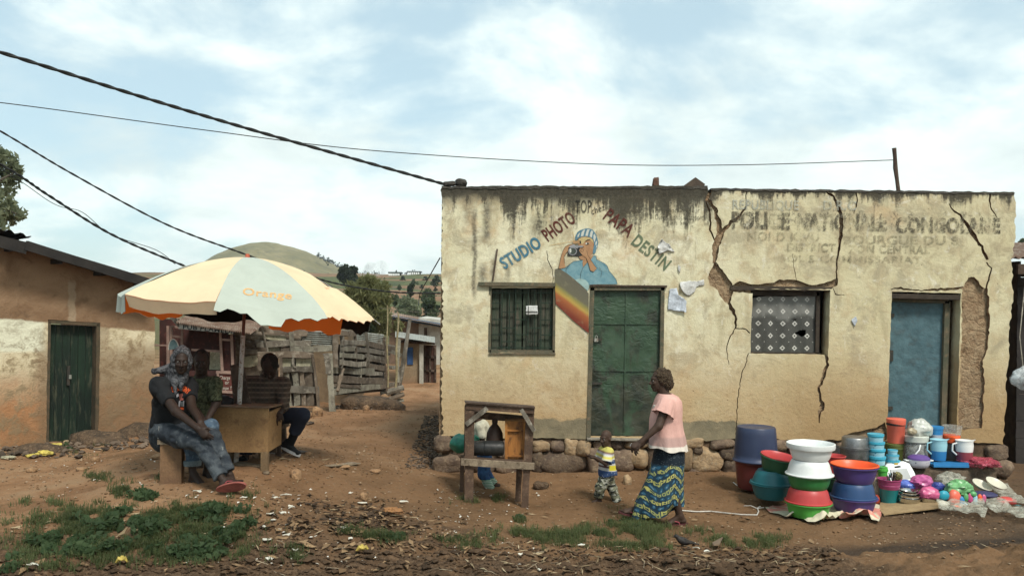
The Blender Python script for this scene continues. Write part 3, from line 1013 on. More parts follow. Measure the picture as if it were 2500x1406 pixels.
M_green_metal = mat('dented_green_sheet', lambda g: (lambda v, n, b, c: {'col': g.mix(g.map(g.m('ADD', n, g.map(g.sep(g.co)[2], 0.0, 1.3, .16, .02)), .50, .66), g.mix(g.map(b, .35, .65), (.030, .060, .034), (.040, .074, .041)), g.mix(g.map(b, .4, .6), (.020, .026, .017), (.042, .045, .029))),
    'h': g.m('ADD', g.m('MULTIPLY', c, 1.0), g.m('MULTIPLY', n, .4)), 'bs': .75, 'bd': .022, 'rough': .5})(g.co, g.noise(g.vm('MULTIPLY', g.co, (1.6, 1, .8)), 2.6, 6, .65, .5), g.noise(g.co, 7, 5, .6), g.m('MULTIPLY', g.noise(g.vm('MULTIPLY', g.co, (1, 1, 1.5)), 9, 3, .5, 1.2), g.map(g.noise(g.co, 1.6, 3), .38, .66))), .5, .4)
mb = MB()
for a, b, w_ in (((1446, 702), (1437, 1066), 10), ((1618, 702), (1612, 1066), 9), ((1441, 704), (1622, 704), 10)):
    flatbar(mb, a, b, w_, -.012, .13)
fr = mb.put('door_frame', M_frame_green, studio)
mb = MB()
q = [P3(*p, .05) for p in ((1451, 708), (1613, 708), (1608, 1064), (1443, 1064))]
nx_, nz_ = 26, 46
rows = []
for i in range(nx_ + 1):
    col_ = []
    for j in range(nz_ + 1):
        s, t = i / nx_, j / nz_
        p = q[0].lerp(q[1], s).lerp(q[3].lerp(q[2], s), t)
        dent = float(fbm(np.array([[s * 5, t * 9, 4.2]]), 3, 12)[0])
        p.y += .009 * dent
        col_.append(p)
    rows.append(col_)
mb.rings(rows, close=False)
dr1 = mb.put('door', M_green_metal, fr, sm=60, label='dented dark green sheet metal door')
mb = MB()
flatbar(mb, (1530, 709), (1524, 1063), 3, .036, .046)
for yy in (790, 905):
    flatbar(mb, (1452, yy), (1612, yy + 1), 3, .037, .046)
mb.put('sheet_seam', M_green_metal, fr)
mb = MB()
a = P3(1456, 830, .02)
mb.box(a, (.05, .02, .045)).tube([a + Vector((-.015, 0, .02)), a + Vector((-.015, 0, .05)), a + Vector((0, 0, .06)), a + Vector((.015, 0, .05)), a + Vector((.015, 0, .02))], .005, 6)
mb.put('padlock', M_zinc, fr)
mb = MB()
for y in (829, 936):
    flatbar(mb, (1446, y), (1470, y), 5, .018, .028)
mb.put('hasp', M_iron, fr)
MB().prism([P3(1432, 1067, -.10), P3(1640, 1071, -.10), P3(1640, 1075, -.10), P3(1432, 1071, -.10)], (0, .25, 0)).put('threshold', M_wood_grey, fr)
mb = MB(); flatbar(mb, (1440, 697), (1628, 699), 4, -.03, .05); mb.put('lintel', M_wood_dark, fr)

# right-hand window with a lace curtain
M_wood_black = sm_('near_black_wood', (.035, .028, .022), (.06, .046, .034), 8, .9, .5, 50)  # plain near-black wood tone, also used for sheets behind the fence
mb = MB()
for a, b, w_ in (((1841, 712), (1834, 862), 5), ((2006, 712), (2003, 864), 9), ((1838, 715), (2010, 716), 12), ((1834, 862), (2010, 864), 4)):
    flatbar(mb, a, b, w_, .12, .19)
win_2 = mb.put('window', M_wood_black, studio, label='open window hung with a torn lace curtain')


def _lace(g):
    x, y, z = g.sep(g.co)
    x0, z0 = LX(1860), LZ(848)
    px_, pz_ = .165, .165
    fx = g.m('SUBTRACT', g.m('FRACT', g.m('ADD', g.m('DIVIDE', g.m('SUBTRACT', x, x0), px_), 20.5)), .5)
    fz = g.m('SUBTRACT', g.m('FRACT', g.m('ADD', g.m('DIVIDE', g.m('SUBTRACT', z, z0), pz_), 20.5)), .5)
    man = g.m('ADD', g.m('ABSOLUTE', fx), g.m('ABSOLUTE', fz))
    dia = g.m('MULTIPLY', g.map(man, .25, .20), g.map(man, .08, .11))
    cor = g.m('ADD', g.m('ABSOLUTE', g.m('SUBTRACT', .5, g.m('ABSOLUTE', fx))), g.m('ABSOLUTE', g.m('SUBTRACT', .5, g.m('ABSOLUTE', fz))))
    dot = g.map(cor, .07, .04)
    n = g.noise(g.co, 6, 4, .6)
    n2 = g.noise(g.co, 160, 2, .5)
    up = g.map(g.m('ADD', z, g.m('MULTIPLY', g.m('SUBTRACT', n, .5), .3)), LZ(780), LZ(760))
    base = g.mix(up, (.055, .055, .05), (.19, .19, .175))
    base = g.mix(g.map(n2, .3, .7, 0, .5), base, (.12, .12, .11))
    col = g.mix(g.m('MULTIPLY', g.m('MAXIMUM', dia, g.m('MULTIPLY', dot, .6)), .9), base, (.50, .49, .45))
    return {'col': col}


M_lace = mat('grey_lace_net', _lace, .9, .1)
nx_, nz_ = 40, 30
hole = lambda px, py: inpoly(np.array([[px, py]]), [(1955, 812), (1967, 806), (1976, 808), (1975, 818), (1966, 823), (1958, 817)])[0]
V_, T_, B_ = cdt_wall([W(*p) for p in dens([(1841, 728), (1880, 722), (1935, 724), (1975, 720), (2000, 723), (2000, 862), (1836, 862)], 8)], [[W(*p) for p in [(1950, 814), (1963, 806), (1977, 806), (1976, 817), (1968, 824), (1958, 818)]], [W(*p) for p in [(1942, 780), (1955, 779), (1952, 783)]]], .03)
cu = [(u, YF + .155 + .010 * math.sin(u * 24 + v * 5) + .006 * math.sin(u * 57 - v * 9), v) for u, v in V_]
addmesh('curtain', cu, [tuple(int(i) for i in t) for t in T_], M_lace, win_2, sm=80)
mb = MB(); flatbar(mb, (1785, 703), (2044, 706), 10, .02, .2); mb.put('lintel', M_wood_black, win_2)

M_blue_metal = sm_('faded_blue_door_sheet', (.078, .140, .158), (.060, .112, .130), 3, .6, .8, 9, c3=(.062, .10, .11), bd=.02)
mb = MB()
for a, b, w_ in (((2326, 735), (2316, 1056), 13), ((2178, 731), (2330, 736), 10)):
    flatbar(mb, a, b, w_, .13, .20)
fr2 = mb.put('door_frame', M_frame_green, studio)
q = [P3(*p, .185) for p in ((2180, 735), (2322, 738), (2312, 1060), (2168, 1060))]
rows = []
for i in range(20):
    rows.append([])
    for j in range(40):
        s, t = i / 19, j / 39
        p = q[0].lerp(q[1], s).lerp(q[3].lerp(q[2], s), t)
        p.y += .005 * float(fbm(np.array([[s * 4, t * 8, 1.2]]), 3, 52)[0])
        rows[-1].append(p)
MB().rings(rows, close=False).put('door', M_blue_metal, fr2, sm=60, label='faded blue sheet metal door')
MB().box(P3(2188, 770, .17), (.10, .012, .05)).box(P3(2186, 870, .17), (.09, .014, .15)).box(P3(2184, 1000, .17), (.10, .012, .05)).put('hinge', M_iron, fr2)
mb = MB(); flatbar(mb, (2176, 722), (2348, 726), 12, .015, .2); mb.put('lintel', M_wood_black, fr2)

# ------------------------------------------------------------------ paint on the facade
def pmat(name, c, k=.25, worn=.0, c2=None):
    def build(g):
        n = g.noise(g.co, 9, 6, .65, .3)
        f = g.noise(g.co, 70, 4, .65)
        col = g.mix(g.map(n, .3, .7), c, c2 or tuple(x * (1 - k) for x in c))
        d = {'col': col, 'h': f, 'bs': .3, 'bd': .01}
        if worn:
            n3 = g.noise(g.vm('MULTIPLY', g.co, (1, 1, .35)), 5, 6, .7, .4)
            d['alpha'] = g.m('SUBTRACT', 1.0, g.m('MULTIPLY', g.map(g.m('ADD', g.m('MULTIPLY', n3, .55), g.m('MULTIPLY', f, .45)), .40 + .06 * (worn < .7), .56), worn))
        return d
    return mat(name, build, .85, .15)


def paint(name, pts, m, layer=0, parent=None, holes=(), smooth=0):
    V, T, _ = cdt_wall([W(*p) for p in pts], [[W(*p) for p in h] for h in holes], 0)
    v = [(a, YF - .003 - .0012 * layer, b) for a, b in V]
    return addmesh(name, v, [tuple(int(i) for i in t) for t in T], m, parent or studio, sm=0)


def strip(pts, w):
    """pixel polyline as a thin outline"""
    L, Q = [], []
    for i, p in enumerate(pts):
        a, b = Vector(pts[max(i - 1, 0)]), Vector(pts[min(i + 1, len(pts) - 1)])
        d = (b - a).normalized(); n = Vector((-d.y, d.x)) * w / 2
        L.append(tuple(Vector(p) + n)); Q.append(tuple(Vector(p) - n))
    return L + Q[::-1]


def glyphs(txt, bold=0.0, sh=0.0):
    cu = bpy.data.curves.new('lettering', 'FONT')
    cu.body = txt; cu.size = 1.0; cu.offset = bold; cu.shear = sh; cu.resolution_u = 4; cu.space_character = 1.08
    o = bpy.data.objects.new('lettering', cu)
    COL.objects.link(o)
    dg = bpy.context.evaluated_depsgraph_get()
    me = bpy.data.meshes.new_from_object(o.evaluated_get(dg))
    v = np.array([x.co[:2] for x in me.vertices]); f = [tuple(p.vertices) for p in me.polygons]
    bpy.data.objects.remove(o); bpy.data.curves.remove(cu); bpy.data.meshes.remove(me)
    return v, f


def word(name, txt, a, b, h, m, to3, parent, bold=.02, sh=0.0, cap=None, wob=0.0):
    """lettering whose baseline runs from pixel a to pixel b, h pixels tall; to3 turns pixels into places"""
    v, f = glyphs(txt, bold, sh)
    x0, x1 = v[:, 0].min(), v[:, 0].max()
    capz = cap or .70
    A, B = Vector(a), Vector(b)
    d = B - A
    n = Vector((d.y, -d.x)).normalized()
    if n.y > 0: n = -n
    out = []
    for x, y in v:
        p = A + d * ((x - x0) / (x1 - x0)) + n * (y / capz * h)
        if wob:
            p += n * wob * math.sin(x * 2.1)
        out.append(to3(p.x, p.y))
    return addmesh(name, out, f, m, parent, sm=0)


wallp = lambda layer: (lambda x, y: (W(x, y)[0], YF - .003 - .0012 * layer, W(x, y)[1]))
MP_blue = pmat('letter_blue', (.075, .195, .27), .3, .25)
MP_red = pmat('letter_oxblood', (.115, .035, .027), .3, .25)
MP_green = pmat('letter_grey_green', (.145, .185, .115), .3, .35)
MP_black = pmat('letter_black', (.030, .028, .024), .3, .35)
MP_pink = pmat('letter_pink_shadow', (.50, .33, .25), .2, .45)
word('painted_word', 'STUDIO', (1232, 657), (1324, 601), 29, MP_blue, wallp(1), studio, .03)
word('painted_word', 'PHOTO', (1338, 590), (1408, 540), 31, MP_red, wallp(1), studio, .025)
word('painted_word', 'TOP', (1405, 519), (1444, 519), 30, MP_black, wallp(1), studio, .02)
word('painted_word', 'chez', (1446, 524), (1479, 512), 16, MP_black, wallp(1), studio, .0, .25)
word('painted_word', 'PAPA', (1471, 533), (1534, 580), 32, MP_red, wallp(1), studio, .02)
word('painted_word', 'DESTIN', (1540, 594), (1622, 661), 30, MP_green, wallp(1), studio, .025)
MP_faint = pmat('letter_faded_black', (.11, .10, .07), .3, .5)
word('painted_small_print', 'Passeport couleur', (1600, 519), (1708, 520), 13, MP_faint, wallp(1), studio, .0)
word('painted_small_print', 'Durée: 8 phot. passeport', (1600, 536), (1716, 537), 13, MP_faint, wallp(1), studio, .0)
word('painted_small_print', 'dans 5mn', (1628, 549), (1684, 549), 11, MP_faint, wallp(1), studio, .0)
# weathered police sign
MP_rep = pmat('letter_washed_blue', (.40, .405, .34), .15, .75)
MP_pol = pmat('letter_mouldy_black', (.050, .045, .034), .4, .95, (.14, .125, .09))
MP_gh = pmat('letter_ghost_grey', (.34, .305, .20), .25, .92)
word('painted_word', 'REPUBLIQUE', (1788, 510), (1950, 512), 22, MP_rep, wallp(1), studio, .03)
word('painted_word', 'D.R.C', (2010, 512), (2090, 513), 22, MP_rep, wallp(1), studio, .03)
word('painted_word', 'POLICE', (1786, 556), (1928, 558), 38, MP_pol, wallp(1), studio, .055)
word('painted_word', 'NATIONALE', (1946, 560), (2166, 562), 38, MP_pol, wallp(1), studio, .055)
word('painted_word', 'CONGOLAISE', (2186, 566), (2442, 568), 34, MP_pol, wallp(1), studio, .06)
word('painted_word', 'NORD KIVU', (1825, 586), (2000, 588), 20, MP_gh, wallp(1), studio, .03)
word('painted_word', 'BOURGUE DU S', (2060, 594), (2340, 597), 20, MP_gh, wallp(1), studio, .03)
word('painted_word', 'DISTRICT', (1922, 612), (2040, 614), 19, MP_gh, wallp(1), studio, .03)
word('painted_word', 'ZON CENTRAL', (2072, 616), (2270, 619), 19, MP_gh, wallp(1), studio, .03)
word('painted_word', 'SOUS COMMISSARIAT', (1905, 638), (2250, 642), 16, MP_gh, wallp(1), studio, .02)

# --- mural of a photographer in a striped cap
z = lambda *pts: [(1340 + x / 7.81, 540 + y / 7.81) for x, y in pts]
MP_shirt = pmat('mural_blue_shirt', (.115, .235, .285), .45, 0, (.20, .33, .36))
MP_shirt2 = pmat('mural_pale_blue', (.32, .45, .43), .2)
MP_skin = pmat('mural_skin', (.40, .235, .125), .15, 0, (.33, .18, .095))
MP_skinl = pmat('mural_forehead', (.50, .39, .19), .12)
MP_hat = pmat('mural_cap_blue', (.115, .22, .28), .2)
MP_white = pmat('mural_cap_white', (.55, .56, .50), .15)
MP_cam = pmat('mural_camera_black', (.042, .042, .040), .3)
MP_sil = pmat('mural_camera_silver', (.30, .30, .31), .25)
MP_line = pmat('mural_outline', (.055, .045, .035), .2)
MP_ray = pmat('mural_flash_orange', (.46, .27, .075), .2)
shirt = paint('mural', z((175, 915), (310, 890), (400, 820), (470, 765), (560, 750), (650, 740), (640, 800), (650, 880), (720, 800), (830, 690), (850, 655), (898, 662), (910, 730), (1000, 770), (1060, 805), (1110, 850), (1150, 950), (1220, 1030), (1280, 1110), (1305, 1200), (1060, 1202), (830, 1205), (785, 1230), (740, 1180), (600, 1140), (480, 1110), (330, 1010), (200, 945)), MP_shirt, 1)
shirt['label'] = 'mural of a photographer in a blue shirt and striped cap'
paint('painted_highlight', z((490, 1115), (600, 1090), (700, 1120), (755, 1180), (770, 1250), (740, 1330), (620, 1220)), MP_shirt2, 2, shirt)
paint('painted_highlight', z((880, 760), (1000, 800), (1080, 900), (1120, 980), (980, 940), (910, 860)), MP_shirt2 if False else pmat('mural_mid_blue', (.19, .32, .35), .2), 2, shirt)
paint('painted_neck', z((650, 740), (720, 740), (800, 690), (830, 640), (845, 660), (800, 740), (720, 800), (650, 878), (640, 800)), MP_skin, 2, shirt)
paint('painted_face', z((560, 340), (620, 305), (700, 295), (790, 312), (845, 352), (860, 415), (845, 450), (855, 530), (835, 600), (820, 640), (790, 700), (720, 740), (640, 745), (590, 715), (565, 670), (560, 500)), MP_skin, 3, shirt)
paint('painted_forehead', z((565, 345), (620, 312), (700, 302), (785, 318), (838, 360), (850, 420), (800, 370), (740, 345), (690, 385), (640, 440), (600, 420)), MP_skinl, 4, shirt)
paint('painted_ear', z((850, 440), (885, 440), (890, 490), (870, 530), (850, 520)), pmat('mural_ear', (.28, .11, .06)), 4, shirt)
paint('painted_hat', z((505, 370), (505, 290), (540, 215), (600, 170), (700, 142), (770, 140), (840, 168), (890, 240), (925, 330), (937, 420), (925, 500), (905, 525), (890, 600), (860, 628), (835, 600), (845, 530), (862, 440), (860, 410), (842, 352), (790, 310), (700, 292), (620, 300), (560, 330), (530, 365)), MP_hat, 5, shirt)
for st in (((540, 315), (546, 270), (580, 222), (590, 235), (566, 300)), ((610, 290), (620, 220), (655, 172), (688, 165), (668, 230), (655, 285)), ((695, 282), (708, 220), (730, 160), (778, 152), (752, 225), (742, 285)), ((775, 296), (790, 220), (815, 175), (842, 200), (830, 260), (818, 318)), ((848, 345), (850, 270), (868, 240), (895, 300), (882, 360), (870, 400)), ((885, 420), (902, 370), (920, 400), (905, 450), (890, 470)), ((898, 500), (915, 455), (925, 470), (908, 512))):
    paint('painted_stripe', z(*st), MP_white, 6, shirt)
paint('painted_arm', z((178, 912), (210, 780), (240, 640), (270, 560), (310, 490), (370, 450), (450, 440), (480, 470), (390, 510), (370, 560), (330, 610), (290, 680), (300, 800), (318, 885), (250, 905)), MP_skin, 3, shirt)
paint('painted_camera', z((352, 660), (375, 500), (470, 470), (560, 460), (650, 475), (665, 500), (600, 520), (610, 600), (650, 650), (580, 672)), MP_cam, 5, shirt)
paint('painted_camera_top', z((385, 500), (400, 470), (480, 440), (500, 465), (650, 470), (648, 495), (560, 500), (540, 525), (500, 508)), MP_sil, 6, shirt)
circ = lambda cx, cy, rx, ry: [(cx + rx * math.cos(t), cy + ry * math.sin(t)) for t in np.linspace(0, 2 * PI, 26)[:-1]]
paint('painted_lens', z(*circ(452, 575, 82, 74)), MP_sil, 7, shirt)
paint('painted_lens', z(*circ(452, 573, 66, 62)), pmat('mural_lens_green', (.085, .10, .085), .5), 8, shirt)
paint('painted_lens', z(*circ(410, 565, 18, 40)), MP_white, 9, shirt)
paint('painted_flash', z((455, 378), (588, 375), (590, 425), (465, 432)), pmat('mural_flash_tan', (.42, .26, .13), .2), 6, shirt)
paint('painted_flash', z((585, 372), (612, 378), (612, 430), (590, 430)), MP_cam, 7, shirt)
paint('painted_hand', z((575, 560), (600, 505), (640, 520), (700, 470), (720, 560), (740, 650), (800, 740), (860, 830), (912, 900), (850, 965), (790, 940), (750, 800), (710, 700), (650, 660), (600, 600)), MP_skin, 8, shirt)
for ln, wd in ((((178, 912), (210, 780), (240, 640), (270, 560), (310, 490), (370, 450), (450, 440)), .7), (((300, 800), (290, 680), (330, 610), (370, 560)), .6), (((720, 560), (740, 650), (800, 740), (860, 830), (912, 900)), .6), (((710, 700), (750, 800), (790, 940), (850, 965)), .7), (((600, 520), (660, 545), (655, 580)), .7), (((590, 560), (640, 590)), .7), (((910, 730), (1060, 805), (1110, 850), (1150, 950), (1220, 1030), (1280, 1110), (1305, 1200)), .7), (((175, 915), (310, 890), (400, 820), (470, 765), (650, 740)), .7), (((650, 880), (605, 1000), (600, 1100)), .7), (((720, 800), (650, 880), (640, 800)), .6), (((850, 655), (905, 664), (912, 730)), .7), (((330, 990), (325, 920), (400, 820)), .6), (((990, 1060), (1010, 960), (960, 880)), .6)):
    paint('painted_outline', strip(z(*ln), wd), MP_line, 9, shirt)
paint('painted_brow', z((680, 388), (720, 362), (770, 345), (805, 350), (760, 358), (715, 378)), MP_line, 9, shirt)
paint('painted_eye', z((690, 432), (715, 412), (760, 410), (772, 425), (740, 442), (705, 444)), MP_white, 9, shirt)
paint('painted_eye', z(*circ(742, 425, 17, 17)), MP_line, 10, shirt)
paint('painted_ray', strip(z((460, 382), (300, 415), (0, 466)), .9), MP_ray, 2, shirt)
paint('painted_ray', strip(z((482, 372), (470, 300), (455, 205)), 1.0), MP_ray, 2, shirt)
paint('painted_ray', strip(z((465, 375), (430, 345)), .8), MP_ray, 2, shirt)


def _rainbow(g):
    x, y, z_ = g.sep(g.co)
    t = g.m('ADD', g.m('SUBTRACT', LZ(657, 1355), z_), g.m('MULTIPLY', g.m('SUBTRACT', x, LX(1355)), -.74))
    n = g.noise(g.co, 6, 5, .6)
    t = g.m('ADD', t, g.m('MULTIPLY', g.m('SUBTRACT', n, .5), .05))
    f = g.m('DIVIDE', t, .46)
    col = g.ramp(f, [(0.0, (.125, .115, .085)), (.36, (.135, .125, .085)), (.46, (.24, .215, .075)), (.58, (.42, .29, .075)), (.68, (.33, .115, .045)), (1.0, (.17, .040, .026))])
    col = g.mix(g.map(g.noise(g.co, 14, 5, .6), .55, .75, 0, .35), col, (.32, .29, .17))
    return {'col': col, 'h': n, 'bs': .3}


paint('painted_rainbow', [(1355, 657), (1365, 655), (1385, 668), (1405, 684), (1437, 716), (1437, 775), (1437, 813), (1400, 783), (1357, 742), (1355, 700)], mat('rainbow_band', _rainbow, .85, .15), 6)
# repaired strip and a loose stick mark left of the window
MB().bar(P3(1203, 686, -.012), P3(1214, 608, -.012), .012, .022, up=(1, 0, 0)).put('stick', M_wood_dark, org=P3(1203, 686, -.02), label='thin dark stick leaning on the left window lintel', category='stick')

# --- torn paper
M_paper = sm_('weathered_white_paper', (.62, .62, .60), (.45, .44, .41), 9, .9, .4, 50)
M_paperb = sm_('bluish_paper', (.52, .56, .62), (.40, .43, .47), 9, .9, .4, 50)


def paper(name, pts, m, label, cat='poster', curl=.03):
    V, T, _ = cdt_wall([W(*p) for p in dens(pts, 5, .8)], [], .02)
    c = V.mean(0)
    k = fbm(np.stack([V[:, 0] * 9, V[:, 1] * 9, V[:, 0] * 0], -1), 3, int(pts[0][0]))
    v = [(u, YF - .012 - curl * max(0, kk) * (1 + 3 * abs(u - c[0])), w_) for (u, w_), kk in zip(V, k)]
    o = addmesh(name, v, [tuple(int(i) for i in t) for t in T], m, org=(c[0], YF, c[1]), sm=50, label=label, category=cat)
    md = o.modifiers.new('sheet', 'SOLIDIFY'); md.thickness = .002
    return o


paper('torn_poster', [(1606, 600), (1614, 584), (1622, 590), (1632, 596), (1645, 612), (1647, 617), (1630, 612), (1620, 616), (1610, 622), (1604, 606)], M_paper, 'torn white scrap of poster curling over the green lettering', curl=.08)
paper('torn_poster', [(1659, 689), (1680, 686), (1700, 687), (1718, 682), (1719, 696), (1700, 700), (1696, 712), (1683, 722), (1673, 718), (1662, 706)], M_paper, 'torn white poster beside the top corner of the green door', curl=.05)
paper('torn_poster', [(1634, 706), (1652, 703), (1655, 720), (1668, 728), (1675, 735), (1674, 763), (1662, 760), (1630, 756), (1632, 730)], M_paperb, 'bluish white paper patch hanging lowest right of the green door', curl=.02)
paper('torn_poster', [(1655, 646), (1661, 652), (1659, 668), (1655, 660)], M_paper, 'tiny sliver of paper above the torn posters', curl=.01)
paper('notice_card', [(1284, 747), (1312, 746), (1313, 767), (1285, 768)], M_paper, 'small white notice card with a black cross line on the barred window', 'notice', .004)
MB().box(P3(1298, 761, -.020), (.16, .003, .009)).box(P3(1290, 757, -.020), (.008, .003, .11)).put('printed_lines', M_iron, bpy.data.objects['notice_card'])
paper('paper_scrap', [(2078, 780), (2088, 772), (2092, 784), (2086, 798)], M_paperb, 'pale scrap of paper on the wall between lace window and blue door', 'paper scrap', .02)

# ------------------------------------------------------------------ house on the left
H0 = at(116, 1070, 13.0)
HU, HN = Vector((.7071, .7071, 0)), Vector((.7071, -.7071, 0))


def Hp(px, py):
    p = onplane(px, py, H0, HN)
    return ((p - H0).dot(HU), p.z)


def H3(u, v, w=0.0):
    p = H0 + HU * u - HN * w
    return Vector((p.x, p.y, v))


house = thing('mud_house', 'low mud-plastered house with cream band and green door under dark iron roof', 'house', H0)
hdoor = [(118, 780), (246, 788), (241, 1074), (113, 1082)]
hout = dens([(-520, 480), (0, 596), (200, 640), (379, 682)], 30, 0, False) + dens([(379, 682), (377, 1060)], 10, 1.2, False)[1:] + dens([(377, 1062), (113, 1092), (0, 1112), (-520, 1220)], 40, 1, False)[1:]


def _housewall(g):
    x, y, z = g.sep(g.co)
    s = g.m('MULTIPLY', g.m('ADD', x, y), .7071)
    A = g.noise(g.co, 1.4, 6, .6, .4); B = g.noise(g.co, 5, 7, .65, .4); Cn = g.noise(g.co, 32, 5, .7)
    line = g.m('ADD', g.m('SUBTRACT', 1.775, g.m('MULTIPLY', s, .10)), g.m('MULTIPLY', g.m('SUBTRACT', B, .5), .10))
    band = g.map(g.m('SUBTRACT', line, z), -.01, .03)
    mud = g.mix(g.map(A, .35, .65), (.19, .115, .066), (.29, .190, .115))
    mud = g.mix(g.map(B, .55, .7, 0, .6), mud, (.135, .085, .052))
    cream = g.mix(g.map(B, .35, .65), (.60, .53, .37), (.50, .41, .26))
    cream = g.mix(g.m('MULTIPLY', g.map(s, .0, -.12), g.map(g.m('ADD', z, g.m('MULTIPLY', g.m('SUBTRACT', B, .5), .12)), 1.30, 1.36)), cream, (.66, .65, .50))
    lft = g.map(s, .05, -.2)
    dirt = g.map(g.m('ADD', g.m('ADD', z, g.m('MULTIPLY', g.m('SUBTRACT', A, .5), 1.1)), g.m('MULTIPLY', g.m('SUBTRACT', B, .5), .9)), 1.18, .30)
    cream = g.mix(dirt, cream, g.mix(g.map(A, .4, .6), (.34, .175, .085), (.23, .135, .07)))
    cream = g.mix(g.m('MULTIPLY', g.map(g.m('ADD', B, g.m('MULTIPLY', Cn, .3)), .62, .78), g.map(z, 1.9, 1.3, .25, .75)), cream, (.21, .16, .095))
    dd = g.m('MULTIPLY', g.map(g.m('ADD', s, g.m('MULTIPLY', g.m('SUBTRACT', B, .5), .25)), .92, .86), g.map(s, .5, .7))
    dl = g.m('MULTIPLY', g.map(g.m('ADD', s, g.m('MULTIPLY', g.m('SUBTRACT', B, .5), .3)), -.22, -.08), g.map(z, 1.55, 1.2))
    cream = g.mix(g.m('MULTIPLY', g.m('MAXIMUM', g.m('MULTIPLY', dd, .6), g.m('MULTIPLY', dl, .75)), .9), cream, (.20, .13, .075))
    col = g.mix(band, mud, cream)
    st = g.m('MULTIPLY', g.map(g.m('ABSOLUTE', g.m('ADD', s, g.m('SUBTRACT', g.m('MULTIPLY', g.m('SUBTRACT', B, .5), .1), .33))), .07, .04), g.map(z, 2.45, 2.35))
    col = g.mix(g.m('MULTIPLY', st, g.m('MULTIPLY', g.m('SUBTRACT', 1.0, band), .55)), col, (.36, .29, .20))
    return {'col': col, 'h': g.m('ADD', g.m('MULTIPLY', B, 1.3), g.m('MULTIPLY', Cn, .5)), 'bs': .7, 'bd': .03}


M_housewall = mat('banded_house_plaster', _housewall, .92, .12)
V_, T_, B_ = cdt_wall([Hp(*p) for p in hout], [[Hp(*p) for p in dens(hdoor, 14, 1.0)]], .2)
wallmesh('wall', V_, T_, B_, H3, lambda u, v: (.24, 0), [M_housewall], house, und=.012, seed=14)
mb = MB()
a, b = Hp(379, 690)[0], H0.z
mb.prism([H3(a - .01, b - .3, .02), H3(a - .01, 2.3, .02), H3(a - .01, 2.2, 4), H3(a - .01, b - .3, 4)], HU * -.2)
mb.put('wall', M_mud, house)
fr = MB()
for p, q, w_ in (((120, 783), (244, 791), .07), ((242, 790), (238, 1074), .06), ((121, 783), (116, 1080), .05)):
    A_, B2 = Vector((*Hp(*p), 0)), Vector((*Hp(*q), 0))
    fr.bar(H3(A_.x, A_.y, .10), H3(B2.x, B2.y, .10), .16, w_, up=Vector((0, 0, 1)) if abs((B2 - A_).x) > abs((B2 - A_).y) else HU)
hfr = fr.put('door_frame', sm_('green_brown_frame', (.060, .052, .033), (.10, .07, .042), 6, .85, .4, 50), house)
M_dkgreen = sm_('dark_green_boards', (.012, .028, .016), (.007, .014, .010), 2.5, .65, .4, 50, c3=(.05, .055, .035), st=(2, 2, .4))
mb = MB()
tl, tr, br, bl = [Vector((*Hp(*p), 0)) for p in ((124, 792), (236, 797), (232, 1078), (118, 1084))]
for i in range(6):
    p, q = i / 6, (i + 1) / 6
    qd = [tl.lerp(tr, p), tl.lerp(tr, q), bl.lerp(br, q), bl.lerp(br, p)]
    o = R.uniform(0, .012)
    mb.prism([H3(v.x + (.004 if k in (0, 3) else -.004), v.y, .15 + o) for k, v in enumerate(qd)], HN * -.03)
hd = mb.put('door', M_dkgreen, hfr)
p_ = Hp(174, 918)
MB().box(H3(p_[0], p_[1], .14), (.04, .04, .30), Matrix.Rotation(math.radians(45), 3, 'Z')).put('bolt', M_iron, hd)
MB().box(H3(p_[0] + .02, p_[1] - .02, .12), (.035, .03, .06), Matrix.Rotation(math.radians(45), 3, 'Z')).put('padlock', M_zinc, hd)
# roof: corrugated sheets falling to the right, overhanging the wall
M_roofdk = sm_('eave_shade_iron', (.018, .016, .015), (.030, .026, .023), 3, .8, .3, 40)  # shadow under the eave put into the colour of roof, fascia and rafters


def roofsheet(u0, z0, u1, z1, w0, w1, th):
    rows = []
    n = int((u1 - u0) / .038)
    for w_ in (w0, w1):
        r_ = []
        for i in range(n + 1):
            t = i / n
            r_.append(H3(u0 + (u1 - u0) * t, z0 + (z1 - z0) * t + (.017 if i % 4 in (0, 1) else -.017) + .012 * math.sin(t * 9), w_))
        rows.append(r_)
    mb = MB().rings(rows, close=False)
    mb.rings([[p + Vector((0, 0, -th)) for p in r_] for r_ in rows], close=False)
    return mb


def eave(px, py, w_=-.42):
    p = onplane(px, py, H0 + HN * (-w_), HN)
    return ((p - H0).dot(HU), p.z)


e0, e1, e2, e3 = eave(-520, 440), eave(78, 579), eave(66, 590), eave(358, 684)
roofsheet(e0[0], e0[1], e1[0], e1[1], -.42, 4, .012).put('roof', M_roofdk, house, sm=40)
roofsheet(e2[0] - .3, e2[1] + .06, e3[0], e3[1], -.40, 4, .012).put('roof', M_roofdk, house, sm=40)
mb = MB()
mb.bar(H3(e0[0], e0[1] - .12, -.42), H3(e2[0], e2[1] - .10, -.42), .05, .16, seg=4, jit=.008)
mb.bar(H3(e2[0] - .02, e2[1] - .055, -.43), H3(e3[0] + .05, e3[1] - .05, -.43), .05, .14, seg=6, jit=.006)
for k in range(8):
    t = k / 7
    u_, z_ = e0[0] + (e3[0] - e0[0]) * t, e0[1] + (e3[1] - e0[1]) * t - .07
    mb.bar(H3(u_, z_, -.36), H3(u_, z_, 1.5), .06, .07)
mb.put('rafter', M_roofdk, house)

